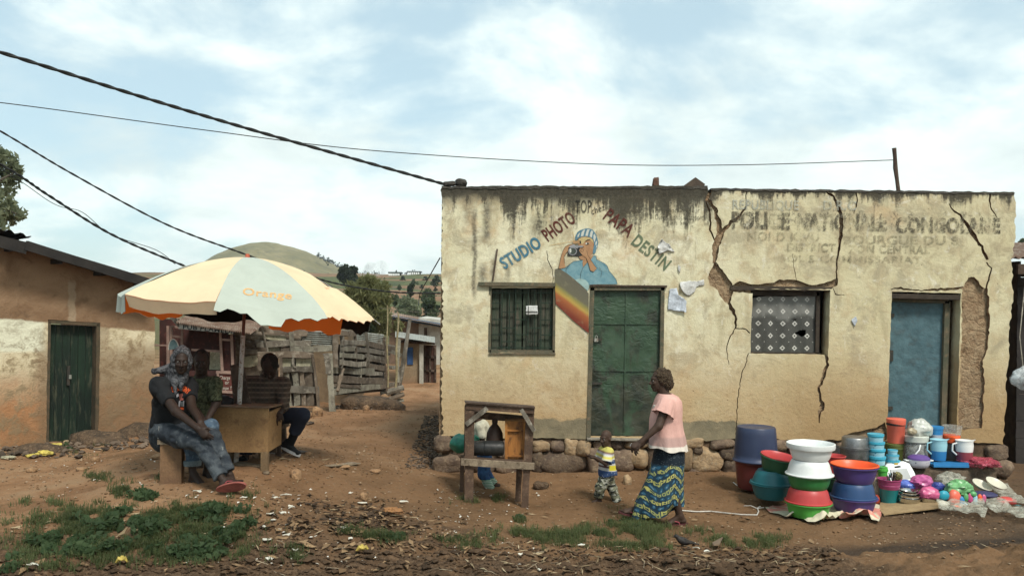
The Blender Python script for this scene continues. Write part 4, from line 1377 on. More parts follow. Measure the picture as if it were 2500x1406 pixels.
# ------------------------------------------------------------------ little pub kiosk
KD = 14.7
K = lambda px, py, o=0.0: at(px, py, KD) + Vector((0, o, 0))
kiosk = thing('pub_kiosk', 'tiny maroon wooden pub kiosk with lettered fascia beside the mud house', 'kiosk', K(480, 1010))
M_maroon = sm_('maroon_boards', (.060, .022, .018), (.038, .018, .015), 4, .8, .3, 50, c3=(.10, .035, .028))
M_batten = sm_('pinkish_battens', (.30, .20, .16), (.20, .135, .11), 6, .85, .4, 50)
M_pale = sm_('dirty_pale_sheet', (.40, .37, .26), (.27, .25, .17), 5, .9, .4, 40, c3=(.20, .18, .12))
mb = MB()
mb.prism([K(360, 780, .5), K(455, 780, .5), K(455, 1010, .5), K(360, 1010, .5)], (0, .04, 0))
mb.prism([K(448, 800, .25), K(545, 812, .25), K(545, 1010, .25), K(448, 1010, .25)], (0, .04, 0))
mb.prism([K(543, 815, .02), K(572, 818, .02), K(572, 1010, .02), K(543, 1010, .02)], (0, .04, 0))
mb.prism([K(450, 905, -.02), K(576, 905, -.02), K(576, 1008, -.02), K(450, 1008, -.02)], (0, .05, 0))
mb.put('panel', M_maroon, kiosk)
mb.v, mb.f = [], []
for a, b, w_ in (((413, 795), (413, 1000), 7), ((421, 800), (420, 1000), 6), ((447, 802), (446, 900), 5), ((418, 797), (455, 799), 6), ((421, 820), (447, 823), 5), ((380, 842), (413, 843), 4), ((540, 812), (545, 905), 6), ((567, 815), (571, 905), 6), ((541, 828), (568, 830), 5), ((470, 853), (541, 857), 5), ((530, 908), (576, 909), 7), ((530, 954), (576, 957), 6), ((534, 910), (534, 956), 5)):
    mb.bar(K(*a, -.04), K(*b, -.04), .03, w_ / F * KD, up=(0, -1, 0) if False else ((1, 0, 0) if abs(a[0] - b[0]) < abs(a[1] - b[1]) else (0, 0, 1)), jit=.003)
for i in range(0):
    pass
mb.put('batten', M_batten, kiosk)
MB().prism([K(502, 859, .22), K(541, 861, .22), K(541, 906, .22), K(500, 904, .22)], (0, .02, 0)).put('counter_opening', M_pale, kiosk)
kp = lambda o: (lambda x, y: K(x, y, o))
MP_kdark = pmat('sign_dark_letter', (.030, .045, .055), .3, .25)
MP_kwhite = pmat('sign_chalk_letter', (.50, .47, .40), .2, .25)
fb = MB().prism([K(453, 785, -.32), K(583, 802, -.32), K(583, 813, -.32), K(453, 801, -.32)], (0, .02, 0)).put('fascia', sm_('whitish_fascia', (.46, .46, .42), (.33, .33, .30), 8, .85, .3, 40), kiosk)
word('painted_word', 'PUB PLAMEDI', (464, 800.5), (582, 812.5), 10.5, MP_kdark, kp(-.325), fb, .02)
sb = MB().prism([K(537, 912, -.03), K(576, 913, -.03), K(576, 953, -.03), K(537, 952, -.03)], (0, .015, 0)).put('price_board', sm_('red_price_board', (.115, .035, .028), (.085, .028, .022), 8, .8, .2, 40), kiosk)
word('painted_word', 'Charge Tel', (538, 925), (577, 926), 8.5, MP_kwhite, kp(-.036), sb, .012)
word('painted_word', 'or', (551, 937), (561, 937), 6, MP_kwhite, kp(-.036), sb, .012, cap=.5)
word('painted_word', 'Lampe Torche', (538, 950), (588, 951), 8, MP_kwhite, kp(-.036), sb, .012)
word('painted_word', 'CO', (549, 864), (560, 865), 8, MP_kdark, kp(-.02), kiosk, .0)
rows = []
for o, y0, y1 in ((-.40, 786, 812), (.7, 752, 782)):
    rows.append([K(450 + (628 - 450) * i / 70, y0 + (y1 - y0) * i / 70, o) + Vector((0, 0, .02 * (1 if i % 2 else -1))) for i in range(71)])
mb = MB().rings(rows, close=False)
mb.put('roof', M_rust, kiosk, sm=0)
MB().prism([K(414, 752, -.1), K(428, 760, -.1), K(454, 783, -.36), K(454, 797, -.36), K(430, 780, -.1), K(414, 768, -.1)], (0, .03, 0)).put('gable_board', M_wood_grey, kiosk)

# ------------------------------------------------------------------ patchwork plank fence
def dF(px):
    return float(np.interp(px, [560, 830, 985, 1010], [15.2, 16.2, 20.4, 21.2]))


def FP(X, Y, o=0.0):
    px, py = 560 + X / 4.686, 720 + Y / 4.686
    return at(px, py, dF(px) + o)


fence = thing('plank_fence', 'patchwork fence of grey salvaged planks and iron sheet along the lane', 'fence', FP(900, 1300))
M_w = [M_wood_grey, sm_('brown_grey_plank', (.165, .13, .095), (.085, .065, .048), 3, .9, .6, 50, c3=(.22, .185, .145), rand=.3), sm_('pale_grey_plank', (.27, .255, .20), (.16, .145, .11), 3, .9, .6, 50, c3=(.115, .10, .08), rand=.2)]


def plk(parent, x0, y0, x1, y1, w_, o=0.0, m=None, name='plank'):
    a, b = FP(x0, y0, o), FP(x1, y1, o)
    d = b - a
    up = Vector((0, 0, 1)) if abs(d.z) < math.hypot(d.x, d.y) else Vector((1, 0, 0))
    k = w_ / 4.686 / F * (a.y + b.y) / 2
    mb = MB().bar(a, b, .035, k, up=up, jit=.010, seg=6, bow=R.uniform(-.02, .02))
    return mb.put(name, m or R.choice(M_w), parent, sm=25)


for q in ((340, 385, 890, 445, 62), (300, 560, 700, 545, 68), (550, 548, 930, 552, 62), (60, 430, 345, 500, 48), (60, 520, 300, 585, 50), (60, 655, 325, 655, 58), (580, 625, 740, 628, 52), (740, 625, 1190, 608, 70),
          (1290, 548, 1575, 552, 54), (1560, 548, 1900, 622, 56), (1450, 622, 1835, 668, 52), (1270, 688, 1535, 706, 55), (1555, 690, 1765, 728, 45), (1290, 620, 1425, 620, 45), (1180, 856, 1655, 866, 68),
          (1560, 800, 1795, 838, 60), (1185, 960, 1795, 985, 72), (1560, 900, 1745, 902, 40), (1190, 1105, 1785, 1028, 72), (1720, 1055, 1965, 1010, 50), (1300, 600, 1450, 590, 30), (1270, 770, 1560, 790, 60), (1260, 440, 1440, 440, 60), (1700, 560, 1890, 600, 50), (1200, 1030, 1500, 1050, 35), (1570, 740, 1780, 770, 34), (60, 380, 300, 400, 50), (1800, 640, 1960, 690, 44), (1830, 830, 1970, 840, 40)):
    plk(fence, *q, o=R.uniform(-.03, .03))
for q in ((700, 375, 730, 650, 46), (1218, 300, 1215, 825, 58), (1148, 670, 1180, 1335, 68), (1290, 470, 1275, 840, 46), (1432, 460, 1440, 830, 30), (1560, 400, 1585, 810, 34), (1300, 840, 1240, 1100, 40), (1500, 830, 1500, 1040, 34), (1590, 830, 1600, 960, 28), (1770, 480, 1800, 1100, 30), (1945, 500, 1925, 1000, 36), (1100, 670, 1135, 900, 60)):
    plk(fence, *q, o=-.07 if q[0] not in (1290, 1432, 1300, 1500, 1590) else .06, name='post')
for k in range(3):
    x0, x1, y0, y1 = ((835, 1205, 400, 570), (1245, 1500, 395, 455), (1440, 1770, 415, 560))[k]
    rows = []
    n = 14
    for i in range(n * 2 + 1):
        y = y0 + (y1 - y0) * i / (2 * n)
        rows.append([FP(x0 + (x1 - x0) * j / 6, y + (18 if k == 2 else 8) * j / 6 * 2, .05 + (.02 if i % 4 < 2 else -.02)) for j in range(7)])
    MB().rings(rows, close=False).put('iron_sheet', M_zinc, fence, sm=50)
for q in (((360, 480), (430, 455), (640, 470), (650, 520), (470, 515)), ((430, 600), (590, 590), (590, 660), (440, 660)), ((120, 720), (320, 680), (330, 800), (230, 830), (110, 815))):
    MB().prism([FP(x, y, .06) for x, y in q], (0, .01, 0)).put('patch_sheet', M_pale, fence)
MB().prism([FP(40, 360, .16), FP(960, 380, .16), FP(960, 690, .16), FP(560, 690, .16), FP(560, 1290, .16), FP(40, 1290, .16)], (0, .02, 0)).put('backing', M_w[1], fence)
MB().prism([FP(1180, 560, .2), FP(1790, 600, .2), FP(1790, 1100, .2), FP(1180, 1150, .2)], (0, .02, 0)).put('backing', M_wood_black, fence)
MB().tube([FP(345, 320, -.1), FP(400, 480, -.1), FP(440, 650, -.1)], .018, 6).put('stick', M_wood_grey, fence)

MB().prism([FP(590, 690, .0), FP(950, 690, .0), FP(1000, 1270, .0), FP(640, 1270, .0)], (0, .015, 0)).put('backing', M_wood_black, fence)  # dark sheet added so the gaps between gate planks look shaded
MB().prism([at(735, 790, 18.6), at(850, 790, 18.6), at(850, 1010, 18.6), at(735, 1010, 18.6)], (0, 2.0, 0)).put('clay_hut', sm_('brown_hut_wall', (.19, .135, .08), (.13, .09, .055), 5, .95, .5), label='plain brown clay hut wall seen through the gap in the fence', category='hut')
gate = thing('plank_gate', 'pallet-like plank gate standing shut in the patchwork fence', 'gate', FP(800, 1290, -.1))
for q, o in (((320, 688, 945, 690, 68), -.12), ((600, 850, 975, 850, 58), -.12), ((615, 1072, 1025, 1085, 74), -.12), ((585, 690, 625, 1270, 34), -.16), ((950, 680, 1020, 1285, 24), -.16), ((345, 690, 350, 860, 34), -.16), ((735, 690, 745, 830, 26), -.16)):
    plk(gate, *q, o=o)
for q in ((650, 870, 690, 1270, 66), (745, 880, 775, 1260, 70), (825, 880, 850, 1260, 50), (905, 880, 930, 1265, 90)):
    plk(gate, *q, o=-.07, m=M_w[2] if q[0] < 800 else M_w[1])
for q in (((600, 725), (730, 725), (735, 830), (605, 830)), ((760, 725), (935, 730), (945, 825), (765, 830))):
    MB().prism([FP(x, y, -.05) for x, y in q], (0, .01, 0)).put('patch_sheet', M_pale, gate)


def pole(name, label, pts, r, m, cat, group=None):
    mb = MB().tube(pts, r, 8)
    return mb.put(name, m, org=pts[0], label=label, category=cat, group=group)


def bam(label, p, q, n, r0, r1):
    a, b = Vector(p), Vector(q)
    pts, rs = [], []
    for i in range(n * 4 + 1):
        t = i / (n * 4)
        pts.append(a.lerp(b, t) + Vector((.012 * math.sin(t * 9), 0, 0)))
        rs.append((r0 + (r1 - r0) * t) * (1.22 if i % 4 == 0 else 1.0))
    return pole('bamboo_pole', label, pts, rs, M_bamboo, 'pole', 'bamboo poles at the end of the fence')


bam('tallest thin bamboo pole at the lane end of the plank fence', at(947, 945, 18.4), at(945, 745, 18.4), 9, .017, .012)
bam('thicker bamboo pole standing just right of the tallest one', at(966, 945, 19.0), at(972, 764, 19.0), 8, .024, .02)
pole('leaning_post', 'grey post leaning outward behind the bamboo poles', [at(968, 975, 20.2), at(984, 890, 20.2), at(1001, 778, 20.2)], [.06, .055, .04], M_wood_grey, 'post')
stack = thing('log_pile', 'short heap of grey logs under the bamboo poles', 'log pile', at(955, 985, 19.4))
for k, (a, b, r) in enumerate((((930, 962), (985, 946), .07), ((950, 975), (985, 962), .06), ((945, 985), (984, 978), .06), ((948, 950), (985, 990), .05), ((935, 972), (960, 988), .05))):
    p, q = at(*a, 19.3 + .06 * k), at(*b, 19.5 + .06 * k)
    MB().tube([p, p.lerp(q, .5), q], [r, r * 1.1, r * .9], 8).put('log', M_w[k % 3], stack)

# ------------------------------------------------------------------ sheds up the lane
D2 = 23.0
s2 = lambda px, py, o=0.0: at(px, py, D2 + o)
shed = thing('clay_shed', 'small clay shed with blue shutter at the end of the lane', 'shed', s2(1010, 955))
M_clay = sm_('ochre_clay_wall', (.27, .205, .13), (.21, .15, .09), 4, .95, .5, 30, dirt=(.22, .11, .055), dirt_z=.5)
MB().prism([s2(975, 832), s2(1032, 838), s2(1032, 960), s2(975, 962)], (0, 2.5, 0)).put('wall', M_clay, shed)
MB().prism([s2(994, 848, -.03), s2(1008, 848, -.03), s2(1008, 890, -.03), s2(994, 890, -.03)], (0, .06, 0)).put('shutter', sm_('bright_blue_shutter', (.035, .085, .20), (.025, .06, .14), 20, .6), shed)
rows = [[s2(965 + (1062 - 965) * i / 50, 822 + (836 - 822) * i / 50 + (1.0 if i % 2 else 0) + dz_, o) for i in range(51)] for o, dz_ in ((-.4, 0), (2.6, -14))]
MB().rings(rows, close=False).put('roof', M_zinc, shed, sm=0)
MB().bar(s2(965, 834, -.1), s2(1062, 839, -.1), .06, .05).put('rafter', M_wood_dark, shed)
md = thing('metal_gate', 'rust brown sheet metal gate beside the clay shed', 'gate', s2(1052, 955, .3))
MB().prism([s2(1036, 842, .3), s2(1064, 843, .3), s2(1064, 958, .3), s2(1036, 958, .3)], (0, .04, 0)).put('panel', sm_('brown_gate_sheet', (.085, .042, .03), (.055, .03, .022), 6, .7, .3, 40), md)
mb = MB()
for a, b in (((1037, 842), (1037, 958)), ((1050, 843), (1050, 958)), ((1063, 843), (1063, 958)), ((1036, 872), (1064, 872)), ((1036, 905), (1064, 905))):
    mb.bar(s2(*a, .26), s2(*b, .26), .04, .05, up=(1, 0, 0) if a[0] == b[0] else (0, 0, 1))
mb.put('frame', M_wood_dark, md)
MB().bar(s2(1029, 840, -.1), s2(1029, 960, -.1), .10, .10, up=(1, 0, 0)).put('post', sm_('whitewashed_post', (.42, .40, .34), (.30, .28, .23), 6, .9), md)
D3 = 30.0
s3 = lambda px, py, o=0.0: at(px, py, D3 + o)
bh = thing('white_house', 'white-walled house with blue eaves and rusty roof behind the clay shed', 'house', s3(1010, 930))
M_white = sm_('dirty_whitewash', (.46, .45, .40), (.36, .34, .29), 4, .9, .2, 30)
MB().prism([s3(1022, 775), s3(1110, 785), s3(1110, 930), s3(1022, 930)], (0, 3, 0)).put('wall', M_white, bh)
MB().prism([s3(950, 770, -.02), s3(1022, 780, -.02), s3(1022, 930, -.02), s3(950, 930, -.02)], (0, 3, 0)).put('wall', sm_('brown_side_wall', (.17, .11, .075), (.12, .08, .055), 5, .95), bh)
MB().prism([s3(958, 770, -.2), s3(1110, 795, -.2), s3(1110, 804, -.2), s3(958, 779, -.2)], (0, .1, 0)).put('fascia', sm_('blue_fascia', (.07, .12, .19), (.05, .085, .13), 8, .7), bh)
MB().bar(s3(1039, 800, -.05), s3(1039, 835, -.05), .08, .1, up=(1, 0, 0)).put('downpipe', M_wood_dark, bh)
rows = [[s3(952 + (1115 - 952) * i / 60, 771 + (800 - 771) * i / 60 + (1.0 if i % 2 else 0) + dz_, o) for i in range(61)] for o, dz_ in ((-.6, 0), (3, -10))]
MB().rings(rows, close=False).put('roof', M_rust, bh, sm=0)
mb = MB().prism([at(988, 952, 21.6), at(1072, 955, 21.6), at(1072, 983, 21.6), at(988, 981, 21.6)], (0, .25, 0))
mb.put('concrete_ledge', sm_('grey_concrete', (.20, .16, .12), (.14, .11, .08), 5, .95, .5, 30), label='low grey concrete ledge below the clay shed', category='ledge')
# neighbour at the far right
nb = thing('plank_house', 'dark plank house squeezed against the right edge', 'house', at(2560, 1080, 12.6))
mb = MB()
for k in range(22):
    zz0 = .1 + k * .13
    mb.bar(Vector((7.45 - .1, 12.4, zz0)), Vector((10.0, 12.4, zz0)), .03, .125, jit=.006)
mb.put('wall', sm_('black_brown_planks', (.042, .036, .033), (.028, .025, .024), 3, .85, .4, 40), nb)
MB().prism([Vector((7.36, 12.4, 0)), Vector((7.36, 15.4, 0)), Vector((7.36, 15.4, 3)), Vector((7.36, 12.4, 3))], (.04, 0, 0)).put('wall', M_wood_black, nb)
rows = [[Vector((7.0 + 3.2 * i / 60, y_, z_ + (.02 if i % 2 else -.02))) for i in range(61)] for y_, z_ in ((11.95, 3.02), (15.5, 3.5))]
MB().rings(rows, close=False).put('roof', M_rust, nb, sm=0)
mb = MB().bar(Vector((7.05, 11.9, 2.86)), Vector((10, 11.9, 2.86)), .05, .14)
mb.put('fascia', M_wood_dark, nb)

# ------------------------------------------------------------------ trees
def leafmat(name, c1, c2):
    def build(g):
        r_ = g.geo.outputs['Random Per Island']
        n = g.noise(g.co, .9, 3, .6)
        col = g.mix(r_, c1, c2)
        col = g.mix(g.map(n, .35, .65, 0, .6), col, tuple(x * .6 for x in c1))
        return {'col': col, 'sss': tuple(min(1, x * 1.6) for x in c2), 'sssf': .42}
    return mat(name, build, .7, .2)


def leafcloud(clumps, size, asp=2.2, droop=.3, seed=1, curl=.0):
    """many small leaf faces gathered in clumps (centre, radii, count)"""
    rg = np.random.default_rng(seed)
    V, Fc = [], []
    n0 = 0
    for c, r, n in clumps:
        q = rg.normal(size=(n, 3)); q /= np.linalg.norm(q, axis=1)[:, None]
        q *= (rg.uniform(.25, 1, (n, 1)) ** .6)
        p = np.array(c) + q * np.array(r)
        d = rg.normal(size=(n, 3)); d[:, 2] -= droop; d /= np.linalg.norm(d, axis=1)[:, None]
        u = np.cross(d, rg.normal(size=(n, 3))); u /= np.linalg.norm(u, axis=1)[:, None] + 1e-9
        s = size * rg.uniform(.6, 1.3, (n, 1))
        a, b = p - d * s, p + d * s
        m = (a + b) / 2
        V.append(np.stack([a, m + u * s / asp, b, m - u * s / asp], 1).reshape(-1, 3))
        Fc.append((np.arange(n * 4).reshape(n, 4) + n0)); n0 += n * 4
    return np.concatenate(V), np.concatenate(Fc).tolist()


def tree(name, label, base, trunk_pts, tr, clumps, size, lm, bm, asp=2.2, droop=.3, seed=1, group=None, limbs=()):
    t = thing(name, label, 'tree', base, group)
    mb = MB().tube(trunk_pts, tr, 8)
    for lp, lr in limbs:
        mb.tube(lp, lr, 6)
    mb.put('trunk', bm, t)
    v, f = leafcloud(clumps, size, asp, droop, seed)
    addmesh('crown', v, f, lm, t, sm=0)
    return t


M_bark = sm_('grey_brown_bark', (.12, .10, .075), (.07, .058, .045), 5, .95, .6, 30)
L_euca = leafmat('olive_leaf', (.10, .11, .046), (.20, .20, .09))
L_dark = leafmat('dark_leaf', (.018, .028, .014), (.038, .050, .024))
L_mid = leafmat('dull_green_leaf', (.045, .065, .032), (.085, .105, .05))
L_grey = leafmat('grey_green_leaf', (.10, .118, .072), (.20, .22, .13))

# tree leaning in at the left edge of the photo
D = 21.0
rs = random.Random(5)
cl = []
for (px, py, r, n) in ((-10, 375, 24, 260), (18, 392, 26, 300), (-30, 420, 44, 500), (30, 425, 26, 300), (45, 415, 12, 110), (8, 455, 38, 520), (-50, 480, 55, 600), (5, 500, 36, 480), (36, 520, 26, 320), (50, 528, 12, 110), (22, 535, 20, 200), (-30, 540, 50, 500), (-70, 400, 60, 500)):
    rr = r / F * D
    cl.append((at(px, py, D + rs.uniform(-.6, .6)), (rr, rr, rr * .85), int(n * .45)))
b = Vector((-13.2, D + .4, .1))
tree('broadleaf_tree', 'feathery green tree reaching in over the mud house roof', b, [b, b + Vector((.1, 0, 3)), at(-60, 470, D), at(-20, 400, D)], [.22, .18, .10, .04], cl, .10, L_grey, M_bark, 2.6, .4, 5,
     limbs=[([at(-60, 480, D), at(-10, 500, D), at(40, 522, D)], [.06, .04, .015]), ([at(-60, 470, D), at(0, 440, D), at(35, 422, D)], [.05, .035, .012])])
# feathery bush behind the umbrella
D = 26.0
cl = []
for i in range(60):
    t = rs.random()
    px = rs.gauss(905, 31); py = rs.uniform(692, 800)
    px = 905 + (px - 905) * (.35 + .75 * min(1, (py - 685) / 60))
    rr = rs.uniform(9, 17) / F * D
    cl.append((at(px, py, D + rs.uniform(-.5, .5)), (rr, rr, rr * 1.5), 210))
for px, py in ((897, 678), (912, 684), (923, 690), (885, 700), (940, 705)):
    cl.append((at(px, py, D), (.06, .06, .16), 50))
b = at(905, 860, D)
tree('feathery_tree', 'feathery olive-green tree rising behind the plank fence', b, [b, at(903, 790, D), at(906, 700, D)], [.12, .09, .03], cl, .12, L_euca, M_bark, 6.0, -.9, 9)
cl = []
for i in range(20):
    px = rs.uniform(820, 905); py = rs.uniform(775, 815)
    rr = rs.uniform(8, 15) / F * 22
    cl.append((at(px, py, 21.5 + rs.uniform(-.5, .5)), (rr, rr, rr), 120))
b = at(860, 880, 21.5)
tree('leafy_bush', 'dark leafy bush just over the top of the fence', b, [b, at(860, 800, 21.5)], [.08, .03], cl, .07, L_dark, M_bark, 2.2, .2, 12)
# dark round tree on the slope
D = 120.0
cl = []
for i in range(24):
    a = rs.uniform(0, 2 * PI); r = rs.uniform(0, 22)
    rr = rs.uniform(8, 13) / F * D
    cl.append((at(850 + r * math.cos(a) * .95, 668 + r * math.sin(a), D + rs.uniform(-1, 1)), (rr, rr, rr), 130))
b = at(850, 722, D)
tree('round_tree', 'dark round-crowned tree standing alone below the hill', b, [b, at(850, 690, D), at(850, 665, D)], [.35, .25, .1], cl, .28, L_dark, M_bark, 1.6, .1, 14)


def fartree(label, px, py, w_, h_, D, lm, seed, n=14, group=None, name='hillside_tree'):
    cl = []
    rr_ = random.Random(seed)
    for i in range(n):
        t = rr_.random()
        s = (1 - abs(t - .4) * 1.1) * .5
        rr = rr_.uniform(.16, .26) * w_ / F * D
        cl.append((at(px + rr_.uniform(-1, 1) * w_ * s * .8, py - h_ * (.22 + .72 * t), D + rr_.uniform(-1, 1) * rr * 2), (rr, rr, rr), 70))
    b = at(px, py, D)
    return tree(name, label, b, [b, at(px, py - h_ * .6, D)], [.02 * h_ / F * D * 2, .01 * h_ / F * D], cl, .05 * w_ / F * D + .05, lm, M_bark, 1.7, .1, seed, group)


fartree('largest rounded grey-green tree on the terraced slope right of the bamboo poles', 996, 800, 62, 76, 70, L_grey, 21, 22)
fartree('dark rounded tree low on the slope beside the building corner', 1047, 792, 46, 62, 72, L_mid, 22, 18)
fartree('narrow cypress-like tree behind the rounded slope trees', 1003, 752, 26, 62, 95, L_dark, 23, 14)
fartree('upper dark tree on the slope close to the guy wire', 1044, 745, 34, 42, 95, L_mid, 24, 14)
fartree('small scrubby tree right of the feathery tree', 962, 752, 22, 36, 80, L_mid, 25, 10)
fartree('scrubby tree on the slope directly behind the umbrella tip', 880, 768, 50, 60, 45, L_mid, 27, 14)
fartree('little tree on the skyline past the right building corner', 2493, 624, 24, 40, 60, L_mid, 26, 10)
p0_ = fartree('small dark tree in the belt of trees below the hill', 742, 690, 12, 18, 420, L_dark, 31, 7, 'belt of trees on the hill shoulder', 'belt_tree')
p1_ = fartree('small dark tree in the belt of trees below the hill', 800, 650, 8, 14, 420, L_dark, 32, 6, 'belt of trees on the hill shoulder', 'belt_tree')
for k in range(78):
    if k < 22:      # up the right shoulder of the hill
        t = k / 21; px, py, D = 776 + 100 * t, 630 + 45 * t + rs.uniform(-1, 3), 660
    elif k < 62:    # dense belt at its foot
        px, py, D = rs.uniform(715, 855), rs.uniform(672, 694), 420
    elif k < 71:
        px, py, D = rs.uniform(858, 888), rs.uniform(672, 690), 400
    else:
        px, py, D = (908, 918, 925, 962, 968, 991, 1010)[k - 71], 672, 330
    src = (p0_, p1_)[k % 2]
    s = rs.uniform(.75, 1.25) * D / 420 * (.8 if k >= 71 else 1.0)
    dup(src, at(px, py, D), rs.uniform(0, 6.2), sc=s)

q0_ = fartree('low scrubby bush on the terraced slope above the fence', 800, 735, 26, 26, 110, L_mid, 61, 8, 'scattered bushes on the terraced slope', 'slope_bush')
q1_ = fartree('low scrubby bush on the terraced slope above the fence', 1060, 700, 22, 18, 150, L_dark, 62, 8, 'scattered bushes on the terraced slope', 'slope_bush')
for k, (px, py, D) in enumerate(((770, 722, 130), (785, 745, 90), (815, 752, 85), (835, 728, 120), (868, 718, 140), (822, 770, 60), (948, 700, 180), (985, 690, 210), (1012, 698, 190), (1068, 690, 200), (975, 712, 150), (1030, 706, 165), (1055, 735, 110), (1066, 765, 80), (968, 740, 105), (950, 722, 130), (1022, 778, 75), (1062, 712, 150), (940, 690, 220), (1040, 688, 215), (870, 745, 95))):
    dup((q0_, q1_)[k % 2], at(px, py, D), rs.uniform(0, 6.2), sc=rs.uniform(.5, 1.0) * (D / 130) ** .5)

# long open sheds with white pillars on the ridge
M_pil = sm_('white_pillar', (.80, .80, .78), (.7, .7, .68), 3, .8)


def pillarhall(label, x0, x1, yt, yb, D):
    b = at((x0 + x1) / 2, yb, D)
    t = thing('pillared_hall', label, 'building', b)
    a0, a1 = at(x0, yt, D), at(x1, yt, D)
    h = (yb - yt) / F * D
    MB().box(((a0.x + a1.x) / 2, D + 2, a0.z - .12 * h), (a1.x - a0.x, 5, .28 * h)).put('roof', sm_('dark_hall_roof', (.035, .055, .045), (.03, .04, .035), 1), t)
    MB().box(((a0.x + a1.x) / 2, D + 3.5, b.z + .35 * h), (a1.x - a0.x - .6, .2, .7 * h)).put('back_wall', M_dark_in, t)
    n = 6
    for k in range(n):
        x = a0.x + .5 + (a1.x - a0.x - 1.0) * k / (n - 1)
        MB().box((x, D - 1.2, b.z + .30 * h), (.42, .3, .80 * h)).put('pillar', M_pil, t)


pillarhall('long green-roofed hall with white pillars, left one on the ridge', 948, 979, 664, 677, 262)
pillarhall('long green-roofed hall with white pillars, right one on the ridge', 995, 1027, 662, 672, 268)

# ------------------------------------------------------------------ cables
M_cable = sm_('black_cable', (.016, .018, .017), (.022, .022, .02), 10, .6)


def sagcurve(pts, n=40, sag=0.0):
    """smooth curve through pixel points (x, y, depth)"""
    P = [Vector(at(*p)) for p in pts]
    out = []
    for i in range(len(P) - 1):
        p0, p1, p2, p3 = P[max(i - 1, 0)], P[i], P[i + 1], P[min(i + 2, len(P) - 1)]
        for k in range(n):
            t = k / n
            out.append(.5 * ((2 * p1) + (p2 - p0) * t + (2 * p0 - 5 * p1 + 4 * p2 - p3) * t * t + (3 * p1 - p0 - 3 * p2 + p3) * t ** 3))
    out.append(P[-1])
    return out


def cable(label, pts, r, twist=0.0, strands=1, name='power_cable', m=None):
    c = sagcurve(pts)
    mb = MB()
    for s in range(strands):
        ph = 2 * PI * s / strands
        q = [p + Vector((math.cos(ph + i * .55), 0, math.sin(ph + i * .55))) * twist for i, p in enumerate(c)] if twist else c
        mb.tube(q, r, 6)
    return mb.put(name, m or M_cable, org=c[0], label=label, category='cable')


cable('thick twisted black cable coming down to the studio roof corner', [(-300, 40, 8.2), (0, 128, 8.6), (330, 232, 9.6), (600, 313, 10.4), (860, 387, 11.0), (1085, 450, 11.5)], .0145, .0075, 2)
cable('thin wire running level to the stick on the studio roof', [(-300, 225, 10.5), (0, 251, 10.8), (500, 318, 11.3), (900, 367, 11.8), (1430, 400, 12.4), (1800, 403, 12.7), (2182, 391, 13.0)], .0065)
cable('black cable passing behind the umbrella top and along to the studio wall', [(-300, 150, 15.0), (0, 320, 16.0), (170, 421, 16.5), (400, 545, 17), (580, 614, 17.5), (720, 662, 18), (830, 694, 18.3), (960, 713, 18.8), (1076, 716, 19.2)], .013, .008, 2)
cable('pair of sagging black cables ending behind the umbrella', [(-300, 250, 13.0), (0, 401, 14.0), (120, 478, 14.6), (270, 571, 15.4), (435, 643, 16.2), (560, 690, 16.8)], .015, .010, 2)
cable('slack thin wire hanging just under the pair of cables', [(-300, 262, 12.9), (0, 412, 13.9), (130, 497, 14.5), (200, 518, 15), (270, 572, 15.4), (380, 610, 15.8), (428, 645, 16.2)], .006)
cable('short guy wire slanting off the studio wall corner', [(1074, 630, 12.2), (1050, 672, 14.0), (1026, 716, 19.0), (1022, 745, 19.0)], .010, 0, 1, 'guy_wire')
cable('faint line strung above the white house', [(928, 752, 24), (1000, 760, 25), (1072, 765, 26)], .006, 0, 1, 'wire', M_wood_grey)

# things on the studio roof
pl = [at(2194, 472, 13.0), at(2190, 440, 13.0), at(2186, 410, 13.0), at(2185, 385, 13.0), at(2183, 362, 13.0)]
pole('roof_stick', 'crooked wooden stick standing on the studio roof', pl, [.032, .030, .036, .030, .034], M_wood_dark, 'stick')


def rock(label, c, r, seed, m, p=2.6, name='stone', group=None, cat='stone'):
    return stone_mesh(c, r, seed, p).put(name, m, sm=60, label=label, category=cat, group=group)


M_bstone = sm_('sooty_roof_stone', (.035, .032, .028), (.06, .052, .045), 6, .95, .7, 30, bd=.02)
rock('sooty lump of stone on the left roof corner', at(1126, 447, 11.6), (.10, .10, .07), 71, M_bstone)
rock('flat sooty brick at the roof corner where the cable lands', at(1098, 449, 11.55), (.10, .10, .04), 72, M_bstone, 5)
rock('stubby brown brick standing on the roof edge', at(1601, 447, 11.6), (.052, .05, .085), 73, sm_('burnt_brick', (.12, .065, .045), (.08, .05, .035), 8, .95, .6), 6, 'brick', None, 'brick')
MB().prism([at(1668, 455, 11.6), at(1698, 433, 11.6), at(1722, 450, 11.6), at(1718, 456, 11.6)], (0, .3, 0)).put('stone_slab', sm_('brown_slab', (.10, .075, .055), (.07, .052, .04), 7, .95, .6), label='tilted brown slab over the crack on the roof', category='stone')

from mathutils.bvhtree import BVHTree


def caster(obj):
    """pixel -> place on an object's surface as the camera sees it, lifted off by a few millimetres (for prints on cloth)"""
    me = obj.data
    o = WL[obj]
    bv = BVHTree.FromPolygons([v.co + o for v in me.vertices], [tuple(p.vertices) for p in me.polygons])

    def f(px, py, lift=.006):
        a = (at(px, py, 1.0) - cam.location).normalized()
        hit = bv.ray_cast(cam.location, a)
        p = hit[0] if hit[0] is not None else cam.location + a * 8
        return p - a * lift
    return f


